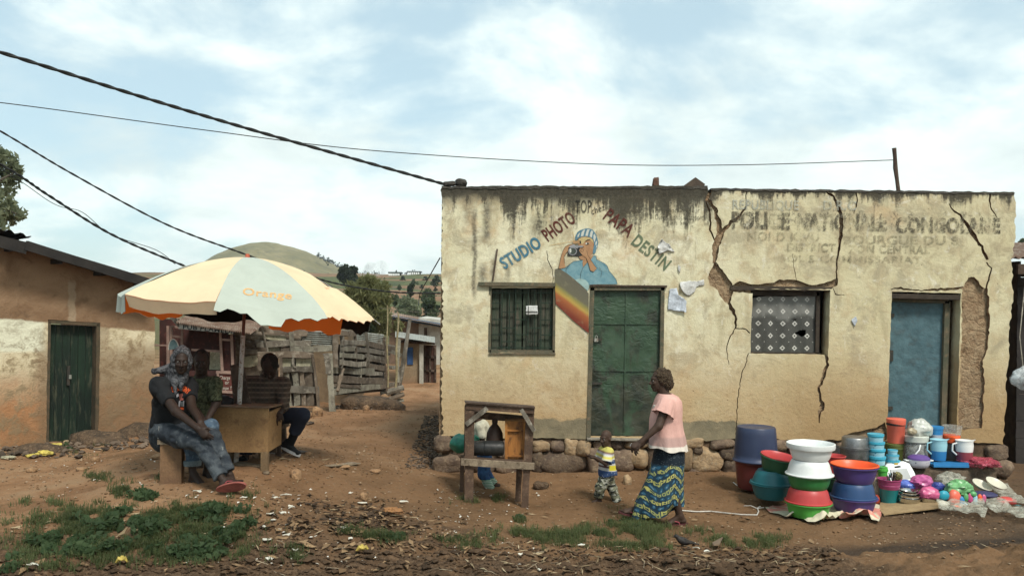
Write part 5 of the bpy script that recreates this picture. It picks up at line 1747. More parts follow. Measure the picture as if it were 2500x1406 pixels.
# ------------------------------------------------------------------ faded parasol over the table
UD = 8.9
ub = G(576, 1080)
ub = at(576, 1110, UD); ub.z = float(gz(ub.x, ub.y)[0])
para = thing('parasol', 'big faded cream and grey parasol leaning over the wooden counter', 'parasol', ub)
apex = at(604, 628, UD)
rc = at(601, 748, UD)
RIM = []
for k, a in enumerate((-130, -85, -40, 5, 50, 95, 140, 185)):
    t = math.radians(a)
    x, y = rc.x + 1.30 * math.cos(t), UD + 1.25 * math.sin(t)
    RIM.append(Vector((x, y, 2.245 - .075 * (x - rc.x) - .03 * (y - UD))))


def canpt(k, s, r):
    a, b = RIM[k], RIM[(k + 1) % 8]
    e = a.lerp(b, s)
    p = apex.lerp(e, r)
    p.z = apex.z + (e.z - apex.z) * r ** 1.85
    sag = math.sin(PI * s) * r
    p.z -= .035 * sag * (1 - .3 * r)
    p.z += .014 * float(fbm(np.array([[k * 3.1 + s * 4, r * 4, .5]]), 2, 4)[0]) * r
    if k == 2:
        p.z -= .035 * math.exp(-((r - .62 - .3 * (1 - s)) / .05) ** 2) * s ** 2
    return p


def cloth2(name, c, tl, spots, tf=.22):
    def build(g):
        n = g.noise(g.co, 3, 6, .6, .4); f = g.noise(g.co, 14, 5, .65)
        col = g.mix(g.map(n, .35, .7), c, tuple(x * .90 for x in c))
        col = g.mix(g.map(f, .62, .80, 0, spots), col, tuple(x * .45 for x in c))
        return {'col': col, 'sss': tl, 'sssf': tf, 'h': f, 'bs': .15, 'bd': .02}
    return mat(name, build, .8, .15)


C_cream = cloth2('sun-bleached_cream_cloth', (.85, .71, .47), (.75, .50, .26), .35, .28)
C_greyc = cloth2('bleached_grey_cloth', (.50, .545, .475), (.10, .10, .09), .2)
C_orange = cloth2('orange_lining', (.85, .21, .05), (1.0, .30, .07), .7, .60)
C_thin = cloth2('thin_cream_border', (.90, .74, .48), (.95, .75, .5), .25, .72)
C_blackc = cloth2('black_lining', (.010, .012, .011), (.01, .01, .01), .2)
cream = [True, False, True, False, True, False, True, False]
DROP = [.13, .07, .05, .17, .23, .18, .19, .16]
for k in range(8):
    ns, nr = 18, 14
    rows = [[canpt(k, i / ns, j / nr) for i in range(ns + 1)] for j in range(1, nr + 1)]
    # hanging border: ragged, longer at the back
    val = []
    for q in range(1, 5):
        t = q / 4
        row = []
        for i in range(ns + 1):
            s = i / ns
            p = rows[nr - 1][i].copy()
            out = (p - rc); out.z = 0; out.normalize()
            rag = 1 + .10 * math.sin(s * 7 + k * 2) + .05 * math.sin(s * 23 + k)
            d = DROP[k] * t * rag
            slope = (rows[nr - 1][i] - rows[nr - 2][i]).normalized()
            if k in (1, 2):
                d *= 1 + (1.6 * max(0, math.sin(s * 8.5 - 2.2)) if k == 1 else 0) + .25 * math.sin(s * 37)
                p = p + slope * d * 1.0 + Vector((0, 0, -1)) * d * .30
            elif k == 0:
                p = p + Vector((0, 0, -1)) * d * .9 - out * d * .35
            else:
                p = p + Vector((0, 0, -1)) * d + out * .02 * math.sin(s * 9 + k) * t - out * (.03 * t if k in (3, 4, 5, 6) else 0)
            row.append(p)
        val.append(row)
    nm = 'canopy_panel'
    om, im = (C_cream, C_orange) if cream[k] else (C_greyc, C_blackc)
    mb = MB().rings(rows, close=False)
    mb.f = [tuple(reversed(f)) for f in mb.f]
    pan = mb.put(nm, om, para, sm=80)
    if k == 1:
        front_panel = pan
    MB().rings([[p - Vector((0, 0, .005)) for p in r_] for r_ in rows], close=False).put('lining', im, pan, sm=80)
    edge = [rows[-1]] + val
    mbv = MB().rings(edge, close=False)
    mbv.f = [tuple(reversed(f)) for f in mbv.f]
    mbv.put('valance', C_thin if k in (4, 6) else om, pan, sm=80)
    inn = []
    for row in edge:
        rr_ = []
        for p in row:
            o = (rc - p); o.z = 0; o.normalize()
            rr_.append(p + o * .005 - Vector((0, 0, .003 if k in (1, 2) else 0)))
        inn.append(rr_)
    MB().rings(inn, close=False).put('lining', om if k == 7 else im, pan, sm=80)
UM_txt = pmat('faded_orange_print', (.68, .40, .17), .15, .35)
cst = caster(front_panel)
word('printed_word', 'Orange', (592, 719), (712, 730), 17, UM_txt, cst, para, .02)
M_rod = sm_('thin_steel_rod', (.30, .29, .27), (.16, .15, .14), 20, .5, metal=.4)
base_ = Vector((ub.x, ub.y, ub.z - .05))
axis = (apex - base_)
for k in range(8):
    e = RIM[k]
    q = [canpt(k, 0, j / 8) - Vector((0, 0, .014)) for j in range(1, 9)]
    if k == 3:
        q.append(q[-1] + (q[-1] - q[-2]) * .55)
    MB().tube(q, .0045, 5).put('rib', M_rod, para)
    hub = base_ + axis * .80
    MB().tube([hub, canpt(k, 0, .52) - Vector((0, 0, .02))], .004, 5).put('strut', M_rod, para)
m1 = base_ + axis * .62
MB().tube([m1, apex], .017, 12).put('pole', sm_('brown_painted_pole', (.16, .075, .06), (.12, .06, .05), 8, .6), para)
lw = MB().tube([base_, m1 + axis.normalized() * .02], .024, 12).put('lower_pole', sm_('chipped_white_pole', (.50, .49, .46), (.36, .34, .31), 10, .55, c3=(.20, .14, .10)), para)
MB().tube([base_ + axis * .80, base_ + axis * .83], .032, 10).put('hub', M_black, para)
MB().tube([apex - Vector((0, 0, .01)), apex + Vector((0, 0, .035))], [.03, .018], 10).put('cap', sm_('orange_cap', (.45, .10, .05), None, 9, .6), para)

# ------------------------------------------------------------------ counter, bench and clutter under the parasol
TD = 8.62
T = lambda px, py, o=0.0: at(px, py, TD) + Vector((0, o, 0))
M_ply = sm_('warm_brown_plywood', (.27, .165, .075), (.215, .125, .055), 3, .75, .25, 50, c3=(.17, .095, .045))
tb = T(580, 1152); tb.z = float(gz(tb.x, tb.y)[0])
table = thing('wooden_counter', 'boxy brown plywood counter under the parasol', 'counter', tb)
zt, zb = T(580, 993).z, T(580, 1104).z
xa, xb = T(489, 1000).x, T(655.5, 1000).x
MB().box(((xa + xb) / 2, TD + .012, (zt + zb) / 2), (xb - xa, .024, zt - zb), jit=.002).put('front_panel', M_ply, table)
MB().box((xb - .012, TD + .27, (zt + zb) / 2 - .025), (.024, .46, zt - zb - .06)).put('side_panel', M_ply, table)
MB().box((xa + .012, TD + .27, (zt + zb) / 2 - .025), (.024, .46, zt - zb - .06)).put('side_panel', M_ply, table)
mb = MB().prism([Vector((xa - .025, TD - .02, zt + .012)), Vector((xb + .008, TD - .02, zt + .006)), Vector((xb + .008, TD + .50, zt - .022)), Vector((xa - .025, TD + .50, zt - .016))], (0, 0, -.016))
mb.put('counter_top', sm_('worn_counter_top', (.19, .125, .075), (.13, .085, .055), 4, .6, .25, 50), table)
M_leg = sm_('pale_brown_leg', (.215, .15, .08), (.15, .10, .055), 6, .8, .4, 50)
for px, o in ((645, .03), (562, .50), (505, .03), (640, .50)):
    p = T(px, 1104, 0)
    x_ = p.x if o < .1 else T(px, 1104).x * (1 + o / TD)
    q = Vector((x_, TD + o, float(gz(x_, TD + o)[0]) - .03))
    MB().bar(Vector((x_, TD + o, zb + .01)), q, .07, .06, up=(0, 1, 0)).put('leg', M_leg, table)
MB().bar(Vector((xa + .05, TD + .5, zb - .06)), Vector((xb - .05, TD + .5, zb - .06)), .03, .05).put('rail', M_wood_dark, table)
# bench end-on: two solid uprights and a plank
bx = at(421, 1168, 8.0)
bench = thing('wooden_bench', 'heavy brown wooden bench the hooded man sits on', 'bench', bx)
zs = at(421, 1072, 8.0).z
for yy in (8.0, 8.75):
    x_ = bx.x + (yy - 8) * .05
    zg = float(gz(x_, yy)[0]) - .04
    MB().box((x_, yy, (zs - .04 + zg) / 2), (.195, .10, zs - .04 - zg), jit=.006).put('upright', sm_('brown_bench_block', (.20, .115, .06), (.14, .08, .045), 4, .8, .4, 40) if yy < 8.1 else M_wood_dark, bench)
MB().bar(Vector((bx.x, 7.93, zs - .02)), Vector((bx.x + .05, 9.0, zs - .02)), .24, .045, jit=.004).put('seat', M_wood_pale, bench)
# stool behind the counter for the man on the right
sx, sy = at(650, 1030, 9.45).x, 9.45
szz = at(650, 1032, 9.45).z
stl = thing('low_stool', 'low dark wooden stool behind the counter', 'stool', (sx, sy, float(gz(sx, sy)[0])))
MB().box((sx, sy, szz - .03), (.42, .34, .05), jit=.004).put('seat', M_wood_dark, stl)
for ax in (-.16, .16):
    for ay in (-.12, .12):
        zg = float(gz(sx + ax, sy + ay)[0])
        MB().bar(Vector((sx + ax, sy + ay, szz - .05)), Vector((sx + ax * 1.1, sy + ay * 1.1, zg - .02)), .05, .05, up=(0, 1, 0)).put('leg', M_wood_dark, stl)
# chair-back like board and bag standing on the counter
mb = MB().prism([at(562, 892, 9.02), at(590, 884, 9.02), at(596, 905, 9.02), at(601, 940, 9.02), at(613, 991, 9.02), at(570, 991, 9.02), at(566, 940, 9.02)], (0, .03, 0))
mb.put('leaning_board', M_wood_dark, label='dark brown board leaning behind the parasol pole', category='board')
c = at(540, 982, 8.9)
MB().ell(c, (.13, .12, .075), 20, 12, None, lambda q: 1 + .10 * float(vn(np.array([q]) * 2.2, 3)[0])).put('black_bag', sm_('black_cloth', (.012, .012, .014), (.02, .02, .02), 12, .8, .5, 30), label='limp black bag lying on the counter top', category='bag')
# planks lying on the ground by the counter
def gplank(label, a, b, w_, m=M_wood_grey, h=.02, z=.012):
    p, q = G(*a), G(*b)
    up = Vector((0, 0, 1))
    return MB().bar(p + up * z, q + up * z, w_, h, jit=.006, seg=3).put('plank', m, label=label, category='plank')


gplank('broad reddish board lying under the shod foot', (640, 1110), (745, 1106), .16, M_wood_dark)
gplank('grey board lying beneath the counter', (575, 1134), (640, 1140), .10, M_wood_pale)
gplank('thin grey board flat on the lane right of the counter', (800, 1138), (870, 1133), .12, M_wood_pale, .015)

# ------------------------------------------------------------------ open wooden display stand
SDp = 9.6
Q = lambda px, py, o=0.0: at(px, py, SDp + o)
qb = Q(1218, 1238)
stand = thing('display_stand', 'open-fronted brown wooden display stand on four legs', 'stand', qb)
M_st = sm_('brown_stand_wood', (.115, .072, .048), (.075, .047, .032), 4, .85, .5, 50, c3=(.16, .105, .07))


def sbar(name, a, b, wpx, o=0.0, th=.05, m=None):
    p, q = Q(*a, o), Q(*b, o)
    d = q - p
    up = Vector((1, 0, 0)) if abs(d.x) < abs(d.z) else Vector((0, 0, 1))
    return MB().bar(p, q, th, wpx / F * SDp, up=up, jit=.003, seg=3).put(name, m or M_st, stand)


sbar('post', (1147, 986), (1145, 1238), 22)
sbar('post', (1295, 1000), (1288, 1132), 20, .02)
sbar('leg', (1286, 1135), (1281, 1241), 17)
sbar('leg', (1268, 1140), (1264, 1232), 14, .32)
sbar('leg', (1129, 1110), (1126, 1216), 10, .42)
sbar('post', (1140, 990), (1138, 1110), 12, .42)
sbar('post', (1283, 1000), (1281, 1120), 14, .42)
sbar('rail', (1138, 990), (1305, 1001), 16, -.01)
sbar('rail', (1152, 1012), (1288, 1023), 17, .40)
sbar('brace', (1138, 1036), (1189, 996), 11, -.045, .02, M_wood_grey)
sbar('brace', (1272, 999), (1304, 1052), 10, -.045, .02, M_wood_grey)
sbar('shelf_edge', (1126, 1127), (1304, 1138), 16, -.045, .03, M_wood_pale)
mb = MB().prism([Q(1136, 984.5, -.06), Q(1306, 996.5, -.06), Q(1303, 993, .46), Q(1134, 980, .46)], (0, 0, .018))
mb.put('roof_board', M_wood_dark, stand)
mb = MB().prism([Q(1133, 1119, -.02), Q(1298, 1128, -.02), Q(1290, 1127, .44), Q(1128, 1117, .44)], (0, 0, .02))
mb.put('shelf', M_st, stand)
ZS = Q(1200, 1122).z + .02
# orange brown cabinet on the shelf
c0 = Q(1233, 1030, .10); c1 = Q(1283, 1030, .10)
cab = thing('small_cabinet', 'orange-brown varnished cabinet standing on the display stand shelf', 'cabinet', ((c0.x + c1.x) / 2, c0.y, ZS))
zc0, zc1 = Q(1250, 1124, .1).z + .015, Q(1250, 1028, .1).z
MB().box(((c0.x + c1.x) / 2, c0.y + .13, (zc0 + zc1) / 2), (c1.x - c0.x, .24, zc1 - zc0)).put('body', M_wood_orange, cab)
mb = MB()
for a, b in (((1236, 1030), (1236, 1122)), ((1280, 1030), (1280, 1122))):
    mb.bar(Q(*a, .09), Q(*b, .09), .02, .030, up=(1, 0, 0))
for a, b in (((1234, 1050), (1282, 1051)), ((1234, 1112), (1282, 1113))):
    mb.bar(Q(*a, .088), Q(*b, .088), .02, .020, up=(0, 0, 1))
mb.put('panel_frame', M_wood_orange, cab)
# brown jug behind a dark drum-shaped pot
jc = Q(1207, 1122, .30)
jz = ZS
MB().lathe([(0, 0), (.085, 0), (.098, .03), (.10, .16), (.092, .24), (.065, .30), (.034, .335), (.030, .345), (.034, .36), (.034, .395), (.028, .40), (0, .40)], (jc.x, jc.y, jz), 28).put('brown_jug', sm_('dark_brown_glaze', (.060, .034, .024), (.042, .025, .018), 10, .45, .15, 40), label='dark brown big-bellied jug with a short neck on the stand', category='jug')
dc = Q(1192, 1099, .14)
rot = Matrix.Rotation(PI / 2, 3, 'Y')
MB().lathe([(0, -.18), (.06, -.18), (.075, -.172), (.083, -.15), (.086, -.05), (.080, -.045), (.086, -.04), (.086, .15), (.078, .175), (.06, .182), (0, .182)], (dc.x, dc.y, ZS + .088), 28, rot).put('black_drum', sm_('grimy_black_plastic', (.018, .019, .019), (.03, .028, .025), 9, .45, .25, 40), label='black ribbed drum lying on its side on the stand shelf', category='drum')

# ------------------------------------------------------------------ smooth bodies from blended limbs
class SDF:
    def __init__(s):
        s.p = []

    def cone(s, a, b, ra, rb=None, k=.02, flat=None, f=1.0, op='+', cut0=False, cut1=False):
        s.p.append(('c', np.array(a, float), np.array(b, float), ra, ra if rb is None else rb, k, None if flat is None else np.array(Vector(flat).normalized()), f, op, cut0, cut1)); return s

    def ell(s, c, r, ax=None, k=.02, op='+'):
        ax = ax or (Vector((1, 0, 0)), Vector((0, 1, 0)), Vector((0, 0, 1)))
        s.p.append(('e', np.array(c, float), np.array(r, float), np.array([list(v) for v in ax]), k, op)); return s

    def cut(s, p, n):
        """throw away everything on the side n points to"""
        s.p.append(('x', np.array(p, float), np.array(Vector(n).normalized()))); return s

    def mesh(s, h=.007, wr=0.0, wsc=14.0, seed=1, st=(1, 1, 1)):
        lo, hi = np.full(3, 1e9), np.full(3, -1e9)
        for q in s.p:
            if q[0] == 'c' and q[8] == '+':
                r = max(q[3], q[4]) + .02
                lo = np.minimum(lo, np.minimum(q[1], q[2]) - r); hi = np.maximum(hi, np.maximum(q[1], q[2]) + r)
            elif q[0] == 'e' and q[5] == '+':
                r = q[2].max() + .02
                lo = np.minimum(lo, q[1] - r); hi = np.maximum(hi, q[1] + r)
        n = np.ceil((hi - lo) / h).astype(int) + 1
        D = np.full(n, .5, np.float32)
        ax = [lo[i] + np.arange(n[i]) * h for i in range(3)]

        def sub(c0, c1):
            i0 = np.clip(((c0 - lo) / h).astype(int), 0, n - 1); i1 = np.clip(((c1 - lo) / h).astype(int) + 2, 1, n)
            sl = tuple(slice(i0[i], i1[i]) for i in range(3))
            P = np.stack(np.meshgrid(*[ax[i][sl[i]] for i in range(3)], indexing='ij'), -1)
            return sl, P
        for q in s.p:
            if q[0] == 'x':
                P = np.stack(np.meshgrid(*ax, indexing='ij'), -1)
                D = np.maximum(D, ((P - q[1]) @ q[2]).astype(np.float32)); continue
            if q[0] == 'c':
                _, a, b, ra, rb, k, fl, f, op, c0, c1 = q
                m = max(ra, rb) + 3 * k + .03
                sl, P = sub(np.minimum(a, b) - m, np.maximum(a, b) + m)
                ab = b - a
                t = np.clip(((P - a) @ ab) / (ab @ ab + 1e-12), 0, 1)
                v = P - (a + t[..., None] * ab)
                if fl is not None:
                    cc = v @ fl
                    v = v + fl * (cc * (1 / f - 1))[..., None]
                    d = (np.linalg.norm(v, axis=-1) - (ra + (rb - ra) * t)) * min(1, f)
                else:
                    d = np.linalg.norm(v, axis=-1) - (ra + (rb - ra) * t)
                u = ab / (np.linalg.norm(ab) + 1e-12)
                if c0: d = np.maximum(d, -((P - a) @ u))
                if c1: d = np.maximum(d, (P - b) @ u)
            else:
                _, c, r, A, k, op = q
                m = r.max() + 3 * k + .03
                sl, P = sub(c - m, c + m)
                v = (P - c) @ A.T / r
                l = np.linalg.norm(v, axis=-1)
                g_ = np.linalg.norm(v / r, axis=-1) + 1e-9
                d = l * (l - 1) / g_
            o = D[sl]
            if op == '+':
                hh = np.clip(.5 + .5 * (o - d) / k, 0, 1)
                D[sl] = o * (1 - hh) + d * hh - k * hh * (1 - hh)
            else:
                hh = np.clip(.5 - .5 * (o + d) / k, 0, 1)
                D[sl] = o * (1 - hh) - d * hh + k * hh * (1 - hh)
        if wr:
            I = np.argwhere(np.abs(D) < wr * 2.5 + h)
            P = (lo + I * h) * np.array(st) * wsc
            w_ = 1 - np.abs(fbm(P, 2, seed)) * 2
            D[tuple(I.T)] += (wr * w_).astype(np.float32)
        # naive surface nets
        S_ = D < 0
        c = [S_[i:n[0] - 1 + i, j:n[1] - 1 + j, k:n[2] - 1 + k] for i in (0, 1) for j in (0, 1) for k in (0, 1)]
        cnt = sum(x.astype(np.int8) for x in c)
        act = (cnt > 0) & (cnt < 8)
        idx = np.full(act.shape, -1, np.int64)
        I = np.argwhere(act)
        idx[tuple(I.T)] = np.arange(len(I))
        acc, num = np.zeros((len(I), 3)), np.zeros(len(I))
        for axn in range(3):
            for u in (0, 1):
                for w_ in (0, 1):
                    o0 = [0, 0, 0]; oth = [x for x in range(3) if x != axn]
                    o0[oth[0]], o0[oth[1]] = u, w_
                    o1 = list(o0); o1[axn] = 1
                    d0 = D[tuple((I + o0).T)]; d1 = D[tuple((I + o1).T)]
                    mk = (d0 < 0) != (d1 < 0)
                    t = np.where(mk, d0 / np.where(mk, d0 - d1, 1), 0)
                    pt = np.tile(np.array(o0, float), (len(I), 1)); pt[:, axn] = t
                    acc += pt * mk[:, None]; num += mk
        V = lo + (I + acc / num[:, None]) * h
        Fc = []
        for axn in range(3):
            a, b = [x for x in range(3) if x != axn]
            sl0 = [slice(0, -1)] * 3; sl1 = [slice(0, -1)] * 3
            sl0 = [slice(None)] * 3; sl1 = [slice(None)] * 3
            sl0[axn] = slice(0, -1); sl1[axn] = slice(1, None)
            ch = S_[tuple(sl0)] != S_[tuple(sl1)]
            E = np.argwhere(ch)
            E = E[(E[:, a] > 0) & (E[:, b] > 0) & (E[:, a] < n[a] - 1) & (E[:, b] < n[b] - 1)]
            ea, eb = np.zeros(3, int), np.zeros(3, int)
            ea[a] = 1; eb[b] = 1
            q = np.stack([idx[tuple((E - ea - eb).T)], idx[tuple((E - eb).T)], idx[tuple(E.T)], idx[tuple((E - ea).T)]], -1)
            ins = S_[tuple(E.T)]
            flip = ~ins if axn != 1 else ins
            q[flip] = q[flip][:, ::-1]
            Fc.append(q)
        Fc = np.concatenate(Fc)
        # one round of smoothing
        for _ in range(2):
            sm = np.zeros_like(V); ct = np.zeros(len(V))
            for i in range(4):
                np.add.at(sm, Fc[:, i], V[Fc[:, (i + 1) % 4]]); np.add.at(ct, Fc[:, i], 1)
                np.add.at(sm, Fc[:, i], V[Fc[:, (i + 3) % 4]]); np.add.at(ct, Fc[:, i], 1)
            V = V * .5 + .5 * sm / np.maximum(ct, 1)[:, None]
        return V, Fc.tolist()


def sput(S_, name, m, parent, h=.007, **kw):
    V, Fc = S_.mesh(h, **{k: v for k, v in kw.items() if k in ('wr', 'wsc', 'seed', 'st')})
    return addmesh(name, V, Fc, m, parent, sm=180)


def head(S_, c, f, u, s=.9):
    f = Vector(f).normalized(); u = Vector(u); u = (u - f * u.dot(f)).normalized(); r = f.cross(u)
    A = (r, f, u)
    c = Vector(c)
    E = lambda x, y, z, rad, k=.02, op='+': S_.ell(c + (r * x + f * y + u * z) * s, [q * s for q in rad], A, k * s, op)
    E(0, -.012, .032, (.076, .097, .098))
    E(0, .028, -.045, (.060, .066, .078), .03)
    E(0, .062, -.102, (.026, .024, .022), .025)
    E(0, .080, .028, (.052, .018, .014), .02)
    E(-.034, .072, -.022, (.022, .018, .018), .02); E(.034, .072, -.022, (.022, .018, .018), .02)
    S_.cone(c + (f * .094 + u * .012) * s, c + (f * .113 - u * .030) * s, .008 * s, .015 * s, .012)
    E(-.015, .100, -.034, (.011, .012, .009), .008); E(.015, .100, -.034, (.011, .012, .009), .008)
    E(0, .092, -.058, (.026, .014, .0075), .006); E(0, .089, -.073, (.022, .014, .009), .006)
    E(-.033, .104, .004, (.017, .017, .012), .012, '-'); E(.033, .104, .004, (.017, .017, .012), .012, '-')
    E(-.077, -.008, -.008, (.010, .024, .033), .008); E(.077, -.008, -.008, (.010, .024, .033), .008)
    return A


def eyes(parent, c, A, s=.9):
    r, f, u = A
    c = Vector(c)
    mb = MB()
    for sg in (-1, 1):
        mb.ell(c + (r * sg * .033 + f * .0815 + u * .004) * s, (.0105 * s,) * 3, 10, 8)
    e = mb.put('eyes', M_eyew, parent, sm=80)
    mb = MB()
    for sg in (-1, 1):
        mb.ell(c + (r * sg * .033 + f * .0885 + u * .004) * s, (.0072 * s, .0052 * s, .0080 * s), 8, 6)
    mb.put('pupils', M_black, e, sm=80)
    return e


def hand(S_, w_, d, nrm, s=1.0, curl=.5, side=1):
    d = Vector(d).normalized(); nrm = Vector(nrm); nrm = (nrm - d * nrm.dot(d)).normalized()
    sd = d.cross(nrm) * side
    w_ = Vector(w_)
    S_.cone(w_, w_ + d * .085 * s, .027 * s, .040 * s, .015 * s, nrm, .45)
    for i, ln in enumerate((.045, .050, .046, .036)):
        b = w_ + (d * (.085 - .004 * abs(i - 1)) + sd * (.028 - .0185 * i)) * s
        c1 = curl + .05 * i
        p1 = b + (d * math.cos(c1) + nrm * math.sin(c1)) * ln * s
        p2 = p1 + (d * math.cos(2.1 * c1) + nrm * math.sin(2.1 * c1)) * ln * .85 * s
        S_.cone(b, p1, .0098 * s, .0088 * s, .004 * s); S_.cone(p1, p2, .0088 * s, .0072 * s, .003 * s)
    t0 = w_ + (d * .03 + sd * .026) * s
    t1 = t0 + (d * .62 + sd * .62 + nrm * .35).normalized() * .040 * s
    t2 = t1 + (d * .92 + sd * .05 + nrm * .45).normalized() * .032 * s
    S_.cone(t0, t1, .013 * s, .0105 * s, .008 * s); S_.cone(t1, t2, .0105 * s, .008 * s, .003 * s)


def foot(S_, a, d, up=(0, 0, 1), s=1.0):
    """bare foot below ankle a, toes along d"""
    a = Vector(a); d = Vector(d).normalized(); u = Vector(up); u = (u - d * u.dot(d)).normalized(); sd = d.cross(u)
    hl = a - u * .055 * s - d * .035 * s
    S_.cone(a, hl, .034 * s, .032 * s, .02)
    S_.cone(a - u * .01 * s, a + d * .125 * s - u * .064 * s, .036 * s, .026 * s, .02)
    S_.cone(hl - u * .006 * s, a + d * .12 * s - u * .066 * s, .026 * s, .034 * s, .02, u, .55)
    for i in range(5):
        b = a + d * (.135 - .006 * i) * s - u * .068 * s + sd * (.032 - .016 * i) * s
        S_.cone(b, b + d * (.045 - .004 * i) * s - u * .004 * s, (.0125 if i == 0 else .0095) * s, (.011 if i == 0 else .008) * s, .006)


def sandal(parent, a, d, m_sole, m_strap, up=(0, 0, 1), s=1.0, name='sandal'):
    a = Vector(a); d = Vector(d).normalized(); u = Vector(up); u = (u - d * u.dot(d)).normalized(); sd = d.cross(u)
    c = a - u * .098 * s + d * .055 * s
    out = []
    for i in range(28):
        t = 2 * PI * i / 28
        wdt = .046 + .008 * math.cos(t)
        out.append(c + (d * .140 * math.cos(t) + sd * wdt * math.sin(t)) * s)
    so_ = MB().prism(out, u * .018 * s).put(name, m_sole, parent, sm=40)
    toe = a + (d * .135 - u * .058) * s
    mb = MB()
    for sg in (-1, 1):
        mb.tube([toe + u * .004 * s, a + (d * .09 - u * .045 + sd * sg * .02) * s, a + (d * .03 - u * .058 + sd * sg * .044) * s, a + (d * .02 - u * .085 * 1 + sd * sg * .046) * s], .0055 * s, 6)
    mb.put('strap', m_strap, so_)
    return so_


def loft(levels, n=56, th=.008, cap=False):
    """sheet of cloth through rings: (centre, half width vector, half depth vector, ripple amplitude, ripple count, phase)"""
    rings_ = []
    for off in (0, 1):
        rr_ = []
        for L in levels:
            c, a, b = Vector(L[0]), Vector(L[1]), Vector(L[2])
            amp, cnt, ph = (L[3:] + (0, 0, 0))[:3] if len(L) > 3 else (0, 0, 0)
            lift = L[6] if len(L) > 6 else None
            row = []
            for i in range(n):
                t = 2 * PI * i / n
                k = 1 + amp * (math.sin(cnt * t + ph) + .5 * math.sin((cnt * 2 + 1) * t + ph * 2.3))
                p = c + (a * math.cos(t) + b * math.sin(t)) * k
                if off:
                    p = c + (p - c) * (1 - th / max((p - c).length, .02))
                if lift:
                    p = p + Vector((0, 0, lift(t)))
                row.append(p)
            rr_.append(row)
        rings_.append(rr_)
    allr = rings_[0] + rings_[1][::-1] + [rings_[0][0]]
    return MB().rings(allr)


def skin(name, c, lip=None):
    def build(g):
        n = g.noise(g.co, 12, 4, .6); f = g.noise(g.co, 160, 2, .5)
        return {'col': g.mix(g.map(n, .3, .7), c, tuple(x * .78 for x in c)), 'h': f, 'bs': .12, 'bd': .004}
    return mat(name, build, .58, .2)


M_skin1 = skin('deep_brown_skin', (.034, .0205, .015))
M_skin2 = skin('dark_brown_skin', (.062, .037, .026))
M_eyew = sm_('eye_white', (.20, .175, .15), (.16, .14, .12), 20, .4)
M_hair = sm_('black_hair', (.010, .009, .008), (.018, .015, .012), 60, .9, .6, 160)
M_blackcloth = sm_('washed_black_cotton', (.0075, .008, .0092), (.012, .0125, .0135), 5, .9, .3, 120)
M_navy = sm_('navy_trouser_cloth', (.014, .018, .032), (.020, .025, .042), 6, .85, .3, 120)
J = at


def _denim(g):
    n = g.noise(g.co, 7, 6, .65, .4); f = g.noise(g.co, 150, 2, .6); b = g.noise(g.vm('ADD', g.co, (4, 2, 7)), 13, 5, .7)
    col = g.mix(g.map(n, .40, .68), (.022, .027, .034), (.075, .085, .092))
    col = g.mix(g.map(b, .62, .72, 0, .8), col, (.24, .25, .24))
    return {'col': g.mix(.4, col, g.mix(f, (.6, .6, .6), (1.4, 1.4, 1.4)), 'MULTIPLY'), 'h': g.m('ADD', f, b), 'bs': .4, 'bd': .01}


M_denim = mat('bleached_black_denim', _denim, .9, .15)
M_jeans = sm_('mid_blue_denim', (.060, .095, .135), (.035, .055, .082), 9, .9, .4, 120, c3=(.10, .14, .18))
M_pinksole = sm_('worn_red_sole', (.27, .085, .065), (.20, .06, .048), 12, .75, .3, 60)
M_redstrap = sm_('red_strap', (.20, .022, .028), None, 10, .5)

# --- hooded man on the bench
hp = J(410, 1060, 8.15)
m1_ = thing('person', 'seated man in black printed T-shirt and grey patterned scarf hood, hands between his knees', 'person', (hp.x, hp.y, float(gz(hp.x, hp.y)[0])))
fw = Vector((.38, -.92, -.08))
S1 = SDF()
hd_c = J(443, 882, 7.98)
A1 = head(S1, hd_c, fw, (.02, .05, 1), .93)
nk, chs, plv = J(432, 925, 8.05), J(422, 968, 8.08), J(410, 1045, 8.14)
S1.cone(hd_c + Vector((-.01, .02, -.07)), nk, .052, .06, .03)
shR, shL = J(386, 942, 7.98), J(460, 940, 8.18)
S1.cone(plv, chs, .145, .155, .05, fw, .72); S1.cone(shR, shL, .062, .062, .06)
elR, wrR = J(430, 1004, 7.78), J(484, 1046, 7.62)
elL, wrL = J(468, 994, 7.98), J(490, 1030, 7.70)
S1.cone(shR, elR, .056, .042, .03); S1.cone(elR, wrR, .042, .027, .015)
S1.cone(shL, elL, .054, .042, .03); S1.cone(elL, wrL, .042, .027, .015)
hand(S1, wrR, J(504, 1064, 7.58) - wrR, (.5, .6, -.5), 1.0, .35, 1)
hand(S1, wrL, J(506, 1056, 7.66) - wrL, (-.6, .3, -.5), 1.0, .45, -1)
hR, hL = J(404, 1056, 8.02), J(432, 1052, 8.18)
knR, anR = J(490, 1084, 7.70), J(543, 1170, 7.53)
knL, anL = J(521, 1068, 7.82), J(560, 1158, 7.66)
for h_, k_, a_ in ((hR, knR, anR), (hL, knL, anL)):
    S1.cone(h_, k_, .085, .055, .04); S1.cone(k_, a_, .052, .034, .02)
tdir = (J(618, 1166, 7.44) - J(548, 1178, 7.50)).normalized()
sup = Vector((-.12, .86, .50))
foot(S1, J(556, 1174, 7.52) + Vector((0, .03, .0)), tdir, sup)
foot(S1, anL + Vector((.0, .02, -.02)), Vector((.8, -.4, -.2)), (.1, .3, .9))
b1 = sput(S1, 'body', M_skin1, m1_, .006)
eyes(b1, hd_c, A1, .93)
T1 = SDF()
T1.cone(plv + Vector((0, 0, -.04)), chs, .168, .178, .05, fw, .76); T1.cone(shR, shL, .076, .076, .08)
